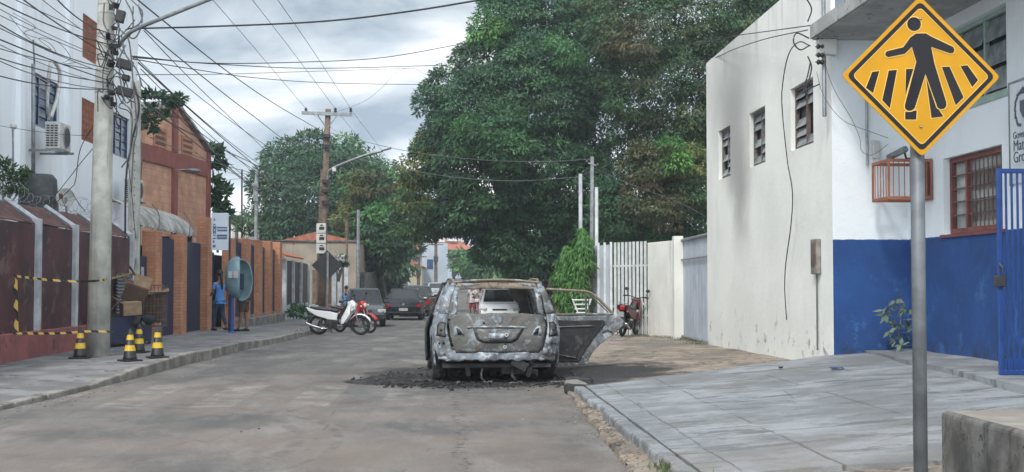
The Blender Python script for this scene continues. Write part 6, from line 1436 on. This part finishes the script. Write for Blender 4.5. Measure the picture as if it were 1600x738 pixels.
for x, y in ((-.36,1.85),(.36,1.85)):
    b = MB(); b.tube(smooth_path([(x-.2,y,.35),(x-.2,y-.28,.62),(x-.15,y-.33,.80),(x+.15,y-.33,.80),(x+.2,y-.28,.62),(x+.2,y,.35)]), .016, 6); b.tube([(x-.2,y,.35),(x-.2,y+.4,.38),(x+.2,y+.4,.38),(x+.2,y,.35)], .016, 6)
    for k in range(4): b.tube([(x-.19,y-.07*k-.04,.38+.10*k),(x+.19,y-.07*k-.04,.38+.10*k)], .007, 4)
    b.build('seat_frame', MT['b_rust'], BC)
b = MB(); b.tube([(-.6,.95,.30),(-.6,.90,.72),(.6,.90,.72),(.6,.95,.30)], .014, 6); b.build('bench_frame', MT['b_rust'], BC)
b = MB(); b.tube([(-.36+.17*math.cos(a), 2.45+.05*math.sin(a), .72+.15*math.sin(a)) for a in [k*math.pi/12 for k in range(25)]], .010, 5); b.build('steering_ring', MT['b_black'], BC)
# open rear door, hinged on the middle pillar and swung out square to the body
def dpt(u, v, d): return (W2-.02+u*1.28, 1.98-d, v)
outer = [(0,.12),(.0,1.20),(.02,1.275),(.10,1.29),(.52,1.255),(.60,1.23),(.68,1.15),(.83,.96),(.93,.86),(.985,.80),(.97,.72),(.90,.63),(.80,.53),(.70,.44),(.62,.34),(.57,.23),(.535,.125),(.52,.11)]
innerp = [(.0,.12),(.0,.84),(.10,.845),(.80,.86),(.86,.82),(.84,.72),(.72,.58),(.62,.45),(.56,.33),(.50,.20),(.46,.13)]
drr = bpy.data.objects.new('rear_door', None); C.objects.link(drr); setp(drr, BC); drr['label'] = 'open charred rear door'
low = [p for p in outer if p[1] < .87]
b = MB(); b.prism([(0,.12),(.0,.855),(.86,.875),(.93,.86),(.985,.80),(.97,.72),(.90,.63),(.80,.53),(.70,.44),(.62,.34),(.57,.23),(.535,.125)], dpt, -.09, .03); b.build('door_skin', MT['b_pale'], drr, bevel=.012)
b = MB(); b.prism([(.03,.16),(.03,.82),(.40,.80),(.74,.81),(.76,.75),(.66,.60),(.58,.46),(.50,.32),(.44,.18)], dpt, .031, .05); b.build('door_lining', MT['b_door'], drr, bevel=.012)
b = MB(); b.prism([(.08,.22),(.08,.60),(.40,.60),(.50,.50),(.40,.24)], dpt, .051, .062); b.build('lining_panel', MT['b_black'], drr, bevel=.01)
b = MB(); b.tube([dpt(.12,.32,.07), dpt(.25,.27,.075), dpt(.40,.24,.07)], .010, 5); b.tube([dpt(.05,.70,.06), dpt(.6,.72,.06)], .012, 5); b.tube([dpt(.72,.62,.04), dpt(.78,.66,.045), dpt(.84,.63,.04)], .016, 6); b.build('latch_rods', MT['b_grey'], drr)
b = MB(); b.tube([dpt(.02,.86,0), dpt(.02,1.24,0), dpt(.06,1.278,0), dpt(.52,1.245,0), dpt(.59,1.22,0), dpt(.68,1.13,0), dpt(.86,.90,0)], .024, 6); b.build('window_frame', MT['b_rust'], drr)
b = MB(); b.tube([dpt(.535,.88,0), dpt(.525,1.24,0)], .018, 6); b.tube([dpt(.05,.89,0), dpt(.86,.895,0)], .022, 6); b.tube([dpt(.56,.90,0), dpt(.565,1.16,0), dpt(.62,1.14,0), dpt(.80,.92,0)], .009, 5); b.build('window_divider', MT['b_grey'], drr)
b = MB(); b.obox(dpt(-.03,.55,0), (.08,.06,.09)); b.obox(dpt(-.03,.28,0), (.08,.06,.07)); b.build('hinge', MT['b_black'], drr)
# left rear door standing slightly ajar
b = MB(); rows = []
for i in range(20):
    y = lerp(1.05, 1.95, i/19); o_ = .075*(1-i/19)
    rows.append([(-(hw(y, z_)+o_+.01), y, z_) for z_ in (.26,.4,.55,.7,.82,.93)])
b.grid(rows); dj = b.build('rear_door', MT['b_black'], BC, smooth=True, solid=.03); b = MB(); b.tube([(-(hw(1.05,.93)+.08),1.05,.93),(-.78,1.08,1.15),(-.70,1.1,1.36),(-.64,1.95,1.36),(-(hw(1.95,.93)+.01),1.95,.93)], .022, 6); b.build('window_frame', MT['b_black'], dj)
place(BC, (.655, 17.42, .004), R(2.6))

# debris round the wreck
b = MB(); r_ = random.Random(5)
def inr(): 
    while True:
        a = r_.uniform(0, 6.28); q = abs(r_.gauss(0, .55)); x, y = .40+math.cos(a)*q*1.25, 18.9+math.sin(a)*q*2.3
        if q < 1.25: return x, y
for _ in range(3600):
    x, y = inr()
    if _ % 3 == 0: x, y = r_.gauss(-.55, .24), r_.gauss(18.0, .4)
    if _ % 7 == 0: x, y = r_.uniform(-.4, 1.9), r_.gauss(17.15, .22)
    s_ = r_.choice((.006,.008,.011,.015,.024))*r_.uniform(.7,1.3); z0_ = z_dirt(x,y) if x > pl(KR,y) else 0
    b.obox((x, y, z0_+s_*.35), (s_*r_.uniform(1,2.6), s_*r_.uniform(1,2), s_*r_.uniform(.4,1)), (r_.uniform(-.4,.4), r_.uniform(-.4,.4), r_.uniform(0,3)))
o = b.build('cinders', MT['ash']); o['kind'] = 'stuff'
b = MB(); rows = []
for i in range(30):
    rows.append([(lerp(-1.6,-.05,j/24), lerp(17.3,19.0,i/29), max(-.01, .095*math.exp(-((lerp(-1.6,-.05,j/24)+.75)/.42)**2-((lerp(17.3,19.0,i/29)-18.1)/.42)**2)*(1+.8*math.sin(i*2.1+j)*math.sin(j*1.7)) -.012)) for j in range(25)])
b.grid(rows); tag(b.build('ash_heap', MT['ash'], smooth=True), 'low black heap of ash and cinders left of the wreck', 'ash heap')
for i in range(9):
    x, y = ((-1.0,17.8),(-.5,17.6),(-1.25,18.2),(.1,17.1),(1.35,17.2),(.8,17.05),(1.75,17.9),(-.8,18.2),(.45,17.15))[i]; b = MB(); rows = []
    a0 = r_.uniform(0,3); zz = (z_dirt(x,y) if x > pl(KR,y) else 0)+.02
    for k in range(6): rows.append([(x+math.cos(a0)*.05*k+.02*math.sin(j*2), y+math.sin(a0)*.05*k+.03*j, zz+.03*abs(math.sin(k*1.3+j))) for j in range(4)])
    b.grid(rows); tag(b.build('scrap_sheet', MT['b_grey'], solid=.004), 'small crumpled scrap of burnt sheet metal on the ground round the wreck', 'metal scrap', 'scraps round the wreck')
# stones and litter on the roadway and ramp
b = MB()
for _ in range(1700):
    k = r_.random()
    if k < .35: y = r_.uniform(9, 40); x = pl(KL, y)+abs(r_.gauss(.1,.25))
    elif k < .7: y = r_.uniform(9, 17); x = pl(KR, y)+r_.gauss(.05,.14)
    elif k < .78: y = r_.uniform(9, 22); x = r_.uniform(-4, 1.2)
    else: y = r_.uniform(17.5, 33); x = r_.uniform(1.9, 5.1)
    s_ = r_.choice((.004,.005,.007,.011))*r_.uniform(.7,1.3); z0_ = z_dirt(x,y) if x > pl(KR,y) else 0
    b.obox((x,y,z0_+s_*.3), (s_*r_.uniform(1,2), s_*r_.uniform(1,2), s_*.8), (r_.uniform(-.4,.4),0,r_.uniform(0,3)))
o = b.build('gravel', MT['kerb']); o['kind'] = 'stuff'
b = MB()
for i in range(520):   # broken edge strip between road and ramp
    y = r_.uniform(8.6, 16.6); x = pl(KR,y)+r_.uniform(.0,.10); s_ = r_.uniform(.008,.028); b.obox((x,y,.02), (s_*1.6,s_*2.2,.03+r_.uniform(0,.02)), (r_.uniform(-.2,.2),r_.uniform(-.3,.1),r_.uniform(0,3)))
o = b.build('rubble', MT['dirt']); o['kind'] = 'stuff'
for i, (x, y) in enumerate(((1.62,16.35),(1.72,17.0),(1.60,15.85))):
    b = MB(); b.obox((x,y,.05), (.20,.34,.13), (.1,-.08,.3+i)); tag(b.build('kerb_chunk', MT['b_black' if i else 'kerb'], bevel=.03), ('broken kerb piece nearest the painted ramp','blackened kerb piece beside the wreck bumper','small kerb piece at the corner of the painted ramp')[i] , 'kerb stone')
p = at(1308,580,Z=.33); b = MB(); b.grid([[(p.x-.07+.05*i, p.y-.03+.04*j, z_slab(p.x,p.y)+.012+.018*abs(math.sin(i*2+j))) for j in range(4)] for i in range(4)]); tag(b.build('litter', MT['blue_metal'], solid=.004), 'scrap of bright blue plastic lying on the painted ramp', 'litter')
p = at(1220,581,Z=.28); b = MB(); b.grid([[(p.x-.03+.03*i, p.y-.03+.03*j, z_slab(p.x,p.y)+.012+.03*abs(math.sin(i*2+j))) for j in range(3)] for i in range(3)]); tag(b.build('litter', MT['black'], solid=.004), 'small dark crumpled scrap lying on the painted ramp', 'litter')
tb = thing('plant_stand', 'white slatted metal stand seen through the open door window', 'stand', at(909,500,Y=33.5)); b = MB()
for k, (yy, hw_) in enumerate(((469,15),(476,13),(483,11),(489,9))): p0, p1_ = at(909-hw_, yy, Y=33.5), at(909+hw_, yy, Y=33.5); b.tube([p0,p1_], .02, 5)
for sx_ in (-1,1): b.tube([at(909+sx_*15,467,Y=33.5), at(909+sx_*3,496,Y=33.5), at(909+sx_*5,512,Y=33.5)], .02, 5)
b.build('frame', MT['white_bars'], tb)

# ------------------------------------------------------------ people
def skin_chain(name, verts, edges, radii, m, parent, root=0, sub=1):
    me = bpy.data.meshes.new(name); me.from_pydata([Vector(v) for v in verts], edges, []); o = bpy.data.objects.new(name, me); C.objects.link(o); me.materials.append(m)
    if parent: setp(o, parent)
    q = o.modifiers.new('skin', 'SKIN'); q.use_smooth_shade = True; q.branch_smoothing = .3
    sv = me.skin_vertices[0].data
    for i, r_ in enumerate(radii): sv[i].radius = (r_, r_) if not isinstance(r_, tuple) else r_; sv[i].use_root = (i == root)
    if sub: u = o.modifiers.new('sub', 'SUBSURF'); u.levels = u.render_levels = sub
    return o
def person(label, loc, rz, pose, shirt, legs, H=1.65, sleeves='short', trousers='long', hair='short', group=None, name='person', female=False):
    t = thing(name, label, 'person', (0,0,0), group); s = H/1.75; k = lambda *p: tuple(c*s for c in p)
    P = dict(pel=(0,0,.95), wst=(0,0,1.10), chs=(0,.0,1.30), nck=(0,.0,1.47), hd0=(0,.015,1.56), hd1=(0,.02,1.68), shl=(-.17,0,1.40), shr=(.17,0,1.40), ell=(-.24,-.03,1.13), elr=(.24,-.03,1.13), wrl=(-.24,.05,.88), wrr=(.24,.05,.88),
             hl=(-.09,0,.90), hr=(.09,0,.90), knl=(-.10,.02,.50), knr=(.10,.02,.50), anl=(-.10,-.02,.09), anr=(.10,-.02,.09), tol=(-.11,.14,.03), tor=(.11,.14,.03)); P.update(pose)
    ks = list(P); idx = {n: i for i, n in enumerate(ks)}; V = [k(*P[n]) for n in ks]
    E = [('pel','wst'),('wst','chs'),('chs','nck'),('nck','hd0'),('hd0','hd1'),('chs','shl'),('chs','shr'),('shl','ell'),('ell','wrl'),('shr','elr'),('elr','wrr'),('pel','hl'),('pel','hr'),('hl','knl'),('knl','anl'),('hr','knr'),('knr','anr'),('anl','tol'),('anr','tor')]
    Rr = dict(pel=.12, wst=.105, chs=.125, nck=.055, hd0=.075, hd1=.095, shl=.058, shr=.058, ell=.04, elr=.04, wrl=.027, wrr=.027, hl=.088, hr=.088, knl=.055, knr=.055, anl=.038, anr=.038, tol=.032, tor=.032)
    if female: Rr.update(wst=.095, chs=.115, pel=.135)
    rad = [Rr[n]*s for n in ks]; EE = [(idx[a], idx[c]) for a, c in E]
    for sd_ in 'lr':     # palm, four fingers and a thumb
        w0 = Vector(P['wr'+sd_]); e0 = Vector(P['el'+sd_]); d = (w0-e0).normalized(); side_ = d.cross(Vector((1,0,0))).normalized(); out_ = d.cross(side_).normalized()
        palm = w0+d*.075; V.append(k(*palm)); rad.append(.028*s); pi_ = len(V)-1; EE.append((idx['wr'+sd_], pi_))
        for f_, (o_, l_) in enumerate(((-.03,.068),(-.01,.078),(.01,.073),(.03,.058))):
            a = palm+side_*o_+d*.03; c = a+d*l_*.5; e_ = c+d*l_*.4+out_*.015
            for q in (a, c, e_): V.append(k(*q)); rad.append(.0085*s)
            n_ = len(V); EE += [(pi_, n_-3),(n_-3, n_-2),(n_-2, n_-1)]
        a = w0+d*.035-side_*.035; c = a+d*.035-side_*.02
        for q in (a, c): V.append(k(*q)); rad.append(.010*s)
        n_ = len(V); EE += [(idx['wr'+sd_], n_-2),(n_-2, n_-1)]
    skin_chain('body', V, EE, rad, MT['skin'], t)
    def part(nm, names, edges, rs, m):
        ii = {n: i for i, n in enumerate(names)}; skin_chain(nm, [k(*P[n]) if isinstance(n, str) and n in P else k(*n) for n in names], [(ii[a], ii[c]) for a, c in edges], [r_*s for r_ in rs], m, t)
    mid = lambda a, c, f: tuple(Vector(P[a]).lerp(Vector(P[c]), f))
    sl, sr_ = (mid('shl','ell',.75), mid('shr','elr',.75)) if sleeves == 'short' else (mid('ell','wrl',.9), mid('elr','wrr',.9))
    hem = tuple(Vector(P['pel'])-Vector((0,0,.06))); n0 = ['pel','wst','chs','shl','shr',mid('chs','nck',.55),hem]; e0 = [('pel','wst'),('wst','chs'),('chs','shl'),('chs','shr'),('chs',n0[5]),('pel',hem)]; r0 = [.150,.122 if not female else .112,.142,.072,.072,.07,.152]
    if sleeves != 'none':
        if sleeves == 'long': n0 += ['ell','elr']; e0 += [('shl','ell'),('shr','elr'),('ell',sl),('elr',sr_)]; r0 += [.052,.052]; n0 += [sl, sr_]; r0 += [.042,.042]
        else: n0 += [sl, sr_]; e0 += [('shl',sl),('shr',sr_)]; r0 += [.062,.062]
    part('shirt', n0, e0, r0, MT[shirt])
    h1, h2 = mid('hl','knl',.22), mid('hr','knr',.22); wz = tuple(Vector(P['pel'])+Vector((0,0,.05)))
    if trousers == 'long': ll, lr = mid('knl','anl',.92), mid('knr','anr',.92); part('trousers', [wz,'pel',h1,h2,'knl','knr',ll,lr], [(wz,'pel'),('pel',h1),('pel',h2),(h1,'knl'),(h2,'knr'),('knl',ll),('knr',lr)], [.120,.132,.096,.096,.068,.068,.055,.055], MT[legs])
    else: ll, lr = mid('hl','knl',.98), mid('hr','knr',.98); part('shorts', [wz,'pel',h1,h2,ll,lr], [(wz,'pel'),('pel',h1),('pel',h2),(h1,ll),(h2,lr)], [.125,.138,.104,.104,.09,.09], MT[legs])
    hx, hy, hz_ = P['hd1']; b = MB()
    if hair == 'helmet': b.ball(k(hx,hy,hz_), .135*s, 14); b.build('helmet', MT['black'], t, smooth=True)
    else:
        b.ball(k(hx,hy-.022,hz_+.018), .108*s, 14, (.92,1,1.02)); 
        if hair == 'long': b.tube([k(hx,hy-.10,hz_-.02), k(hx,hy-.135,hz_-.18), k(hx+.01,hy-.14,hz_-.34), k(hx+.01,hy-.13,hz_-.46)], lambda f_: .045*(1-.5*f_), 8)
        b.build('hair', MT['hair'], t, smooth=True)
    b = MB()   # face: nose, mouth, eyes, ears
    b.ball(k(hx,hy+.10,hz_-.03), .014*s, 6, (1,1,1.4)); b.ball(k(hx-.092,hy,hz_-.03), .022*s, 6, (.4,1,1.3)); b.ball(k(hx+.092,hy,hz_-.03), .022*s, 6, (.4,1,1.3)); b.build('ears_and_nose', MT['skin'], t, smooth=True)
    b = MB(); b.ball(k(hx-.032,hy+.088,hz_-.01), .010*s, 6); b.ball(k(hx+.032,hy+.088,hz_-.01), .010*s, 6); b.obox(k(hx,hy+.092,hz_-.07), (.04*s,.008,.006)); b.build('eyes_and_mouth', MT['hair'], t)
    for sd_ in 'lr':
        a, c = Vector(k(*P['an'+sd_])), Vector(k(*P['to'+sd_])); d = (c-a); d.z = 0; d.normalize(); q = a+d*.05; b = MB(); b.obox((q.x,q.y,a.z*.45), (.085*s,.25*s,.06*s), (0,0,math.atan2(d.y,d.x)-R(90))); b.build('shoe', MT['black'], t, bevel=.02)
    place(t, loc, rz); return t
pw = at(343, 515, Y=35.3)
person('woman in light blue shirt and jeans with dark ponytail at the blue doorway', (pw.x, 35.3, zs_left(-6.3,35.3)+.01), R(38),
       dict(anl=(-.08,.14,.09), tol=(-.09,.28,.03), knl=(-.10,.12,.50), anr=(.10,-.24,.14), tor=(.11,-.14,.03), knr=(.10,.02,.49), wrl=(-.16,.22,1.08), ell=(-.22,.02,1.13), wrr=(.25,.02,.87)), 'tee_blue', 'denim', 1.62, hair='long', female=True)
pm_ = at(383, 519, Y=34.9)
person('man in brown shorts standing behind the turquoise phone hood', (pm_.x, 34.7, zs_left(-5.7,34.9)+.01), R(60),
       dict(wrl=(-.10,.26,1.30), ell=(-.22,.12,1.15), anl=(-.10,.10,.09), tol=(-.10,.24,.03)), 'khaki', 'khaki', 1.72, trousers='short')
q = at(853, 470, Y=52); person('person in black top and pale shorts standing under the trees', (q.x, 52, zr(52)+.03), R(175), {}, 'cloth_dark', 'cloth_white', 1.70, trousers='short', sleeves='short')
q = at(737, 480, Y=60); person('person in pale pink shirt and red shorts beside the far red motorcycle', (1.12, 62.4, zr(62)+.0), R(170), dict(ell=(-.30,.05,1.2), wrl=(-.22,.22,1.1)), 'cloth_white', 'cloth_red', 1.70, trousers='short')
mc = motorcycle('red motorcycle ridden towards us beside the white hatchback', 'paint_red', (1.55, 62.8, zr(62)+.005), R(172), 0)
person('rider in light shirt and dark helmet on the far red motorcycle', (1.52, 62.5, zr(62)+.03), R(172), dict(pel=(0,0,.86), hl=(-.09,.02,.84), hr=(.09,.02,.84), knl=(-.20,.38,.66), knr=(.20,.38,.66), anl=(-.18,.24,.28), anr=(.18,.24,.28), tol=(-.18,.38,.24), tor=(.18,.38,.24),
       wst=(0,.02,1.0), chs=(0,.06,1.2), nck=(0,.09,1.36), hd0=(0,.11,1.44), hd1=(0,.13,1.55), shl=(-.17,.07,1.30), shr=(.17,.07,1.30), ell=(-.28,.30,1.12), elr=(.28,.30,1.12), wrl=(-.30,.52,1.06), wrr=(.30,.52,1.06)), 'cloth_white', 'denim', 1.70, hair='helmet')
q = at(467, 470, Y=52); person('person in pale blue shirt half hidden behind the graphite hatchback', (at(541,460,Y=56).x, 56.0, zr(56)-.0), R(150), dict(), 'tee_blue', 'denim', 1.55)

# ------------------------------------------------------------ cables
cable('power_line', 'thick dark cable from the upper left down to the wooden pole', [(208,-6,20.5),(262,38,24),(350,108,33),(430,163,44),(504,206,55)], .020)
for i, pts in enumerate(([(330,-3,30),(400,78,40),(478,170,54.8)],[(392,-3,30),(455,78,41),(524,170,54.8)],[(432,-3,30),(488,78,41),(548,170,54.8)])):
    cable('power_line', ('bare high wire reaching the left insulator of the crossarm','bare high wire reaching the middle insulator of the crossarm','bare high wire reaching the right insulator of the crossarm')[i], pts, .012, m='cable_grey')
for i, pts in enumerate(([(478,171,55),(545,220,75),(640,292,110)],[(524,171,55),(575,232,75),(640,310,110)],[(548,171,55),(600,240,75),(655,320,110)])):
    cable('power_line', 'thin bare wire running from the crossarm down behind the big tree', pts, .012, 'wires beyond the crossarm', m='cable_grey')
cable('power_line', 'thick twisted cable crossing the whole sky near the top of the picture', [(200,45,21.5),(320,42,21),(500,34,20),(640,18,19),(775,-4,18)], .022)
cable('power_line', 'cable sagging across the sky to the tree about a tenth down the picture', [(206,88,22),(330,99,28),(480,97,34),(600,90,38),(715,70,42),(760,62,46)], .017)
cable('power_line', 'long level cable crossing the sky just above the curved one', [(208,90,22),(350,101,30),(500,107,38),(697,102,46),(740,101,48)], .017)
cable('power_line', 'long level cable crossing the sky below its neighbours', [(212,117,22),(350,116,30),(480,112,38),(640,107,48)], .012, m='cable_grey')
cable('power_line', 'cable dipping across the sky from the thick pole to the tree', [(206,92,22),(300,108,28),(400,122,34),(520,130,42),(690,133,50)], .015)
cable('loose_wire', 'loose thin wire looping up from the crossarm', [(530,174,55),(570,158,54),(598,136,53),(620,113,52),(645,107,52),(668,118,52),(690,124,52)], .010, m='cable_grey')
cable('power_line', 'cable from the wooden pole top passing in front of the big tree', [(513,207,55),(560,219,52),(640,237,47),(740,249,42),(840,253,38),(924,249,36.2)], .016, m='cable_grey')
cable('power_line', 'lower pale cable sagging in front of the big tree to the slim pole', [(508,230,55),(545,245,53),(600,258,50),(700,276,44),(800,283,40),(907,277,37)], .018, m='cable_grey')
cable('power_line', 'thin cable from the slim pole falling towards the cream wall', [(926,262,36.2),(990,290,36),(1060,316,36),(1105,340,36)], .010, m='cable_grey')
fan = [((222,42),(455,225)),((225,48),(448,262)),((214,92),(446,285)),((216,98),(440,292)),((220,108),(436,300)),((218,120),(430,312)),((216,150),(446,330)),((222,135),(437,290)),((216,70),(470,262)),((226,170),(430,270)),((235,215),(440,280)),((320,225),(445,318))]
for i, (a, c) in enumerate(fan):
    sg_ = 4+3*(i%3); pts = [(a[0],a[1],22.2)] + [(lerp(a[0],c[0],t), lerp(a[1],c[1],t)+sg_*4*t*(1-t), 1/lerp(1/22.2, 1/54, t)) for t in (.25,.5,.75)] + [(c[0],c[1],52), (504, max(c[1]+14, 236+5*i), 54.9)]
    cable('overhead_cable', 'one of the many cables fanning from the thick pole to the wooden pole', pts, .013 if i % 3 else .019, 'fan of cables beyond the thick pole', m='cable' if i % 2 else 'cable_grey')
for i, pts in enumerate(([(305,238,40),(340,262,46),(370,272,50),(400,268,56)],[(330,285,44),(352,282,50),(380,278,54),(400,270,56)])): cable('overhead_cable', ('slack wire looping from above the block building to the camera pole','short slack wire meeting the camera pole from the left')[i], pts, .012)
left = [((-5,-14),(176,66)),((-5,2),(178,72)),((-5,12),(172,94)),((-5,36),(170,108)),((-5,42),(172,118)),((-5,60),(170,126)),((-5,68),(176,134)),((-5,90),(172,130)),((-5,94),(174,140)),((30,-5),(172,88)),((60,-5),(176,80)),((-5,118),(168,140)),((-5,75),(172,112)),((85,-5),(170,52)),((-5,22),(178,100))]
for i, (a, c) in enumerate(left):
    sg_ = (2,6,4,9,3)[i%5]; pts = [(lerp(a[0],c[0],t), lerp(a[1],c[1],t)+sg_*4*t*(1-t), 1/lerp(1/15.0, 1/21.8, t)) for t in (0,.25,.5,.75,1)]
    cable('overhead_cable', 'one of the many cables left of the thick concrete pole', pts, (.010,.014,.008,.012)[i%4], 'cables left of the thick pole', m='cable' if i % 2 else 'cable_grey')
for i, pts in enumerate(([(15,25,19),(45,60,19.3),(80,78,19.6),(60,60,19.7),(90,66,20),(110,90,20.2),(95,100,20.3),(120,98,20.4)],[(20,20,19),(55,42,19.2),(38,52,19.4),(75,66,19.6),(88,84,19.8),(70,78,19.9)])):
    cable('coiled_wire', ('tangled grey wire hanging among the cables left of the pole','second smaller tangle of grey wire high at the left')[i], pts, .007, m='cable_grey')
for i, pts in enumerate(([(85,320,27),(110,295,25),(118,282,24.5),(126,232,24),(150,190,23),(168,150,22.2)],[(62,318,27),(85,306,26),(130,250,24),(160,215,22.5)],[(112,300,26),(123,318,25),(133,330,25)],[(152,520,21.7),(210,420,28),(208,330,28),(200,250,28)])):
    cable('drop_cable', ('dark drop cable stepping down the white house front','pale drop cable slanting down to the maroon fence','short stub of black hose above the maroon fence','black cable dropping down beside the slim concrete pole')[i], pts, .012, m='cable' if i != 1 else 'cable_grey')
cable('overhead_cable', 'long thin horizontal wire across the white house at window sill level', [(-5,196,24),(60,206,24),(130,212,24),(165,205,22.5)], .007)
for i, pts in enumerate(([(480,378,60),(420,376,58),(390,368,57)],[(505,335,55),(470,352,58),(420,362,60)],[(560,332,61),(530,345,58),(505,352,55)])): cable('overhead_cable', ('low dark wire above the beige house wall','low wire sloping left from the wooden pole','low wire from the slim grey post to the wooden pole')[i], pts, .018)
cable('wall_cable', 'grey cable hanging in a long curve down the cream side wall', [(1266,72,17.5),(1248,66,17.9),(1232,86,18.6),(1223,130,19.2),(1222,170,19.4),(1230,250,19.2),(1238,300,18.9),(1236,350,19.0),(1228,410,19.4),(1226,450,19.4),(1229,500,19.3)], .013)
for i, pts in enumerate(([(1266,40,17.3),(1200,49,20),(1150,56,22.5),(1100,66,26),(1000,80,33)],[(1262,47,17.3),(1200,60,20),(1150,76,22.5),(1104,95,26),(1020,120,33)])): cable('power_line', ('upper cable reaching the wall bracket from behind the brown tree','lower cable reaching the wall bracket from behind the brown tree')[i], pts, .012)
cable('wall_cable', 'thin cable drooping from the side window across the corner wall', [(1276,112,17.2),(1283,140,17.15),(1296,165,17.1),(1320,190,17.1),(1360,206,17.1),(1388,216,17.1)], .006, m='cable_grey')
cable('wall_cable', 'thin wire looping on the corner wall under the canopy', [(1288,80,17.1),(1292,110,17.1),(1306,145,17.1),(1330,185,17.1),(1343,215,17.1),(1346,235,17.1),(1360,243,17.1),(1375,235,17.1),(1388,225,17.1)], .006, m='cable_grey')
wbk = thing('wall_bracket', 'vertical steel pipe with black cable insulators at the corner of the cream wall', 'bracket', at(1274,60,Y=17.25))
b = MB(); a, c = at(1272,182,Y=17.24), at(1277,-10,Y=17.24); b.tube([(5.14,17.26,a.z),(5.14,17.26,c.z)], .03, 8); b.build('pipe', MT['steel'], wbk)
for i, yy in enumerate((38,58,73,86,97)):
    p = at(1264,yy,Y=17.2); b = MB(); b.lathe([(.022,-.05),(.042,-.025),(.024,0),(.042,.025),(.022,.05)], (5.07,17.2,p.z), 'X', 10); b.tube([(5.0,17.2,p.z),(5.13,17.25,p.z)], .007, 5); b.build('insulator', MT['ceramic'], wbk)
for pts in ([(1264,60),(1245,52),(1240,66),(1250,78),(1264,72)],[(1262,88),(1268,105),(1263,128),(1255,145),(1262,140),(1280,132)],[(1266,98),(1262,118),(1256,138),(1262,150)],[(1258,-5),(1268,14),(1262,34)]):
    b = MB(); b.tube(smooth_path([at(x,y,Y=17.15) for x,y in pts]), .010, 6); b.build('looped_wire', MT['cable'], wbk, smooth=True)

# ------------------------------------------------------------ thin haze volume, added to lift the darks and brighten the street
hm = bpy.data.materials.new('added haze'); hm.use_nodes = True; ht = hm.node_tree; ht.nodes.clear()
ho = ht.nodes.new('ShaderNodeOutputMaterial'); hv = ht.nodes.new('ShaderNodeVolumePrincipled'); hv.inputs['Color'].default_value = (.85,.92,1,1); hv.inputs['Density'].default_value = .0009; hv.inputs['Anisotropy'].default_value = .2
ht.links.new(hv.outputs[0], ho.inputs['Volume'])
b = MB(); b.box(-160, 160, -45, 330, -1.3, 16); o = b.build('haze', hm); o['kind'] = 'stuff'
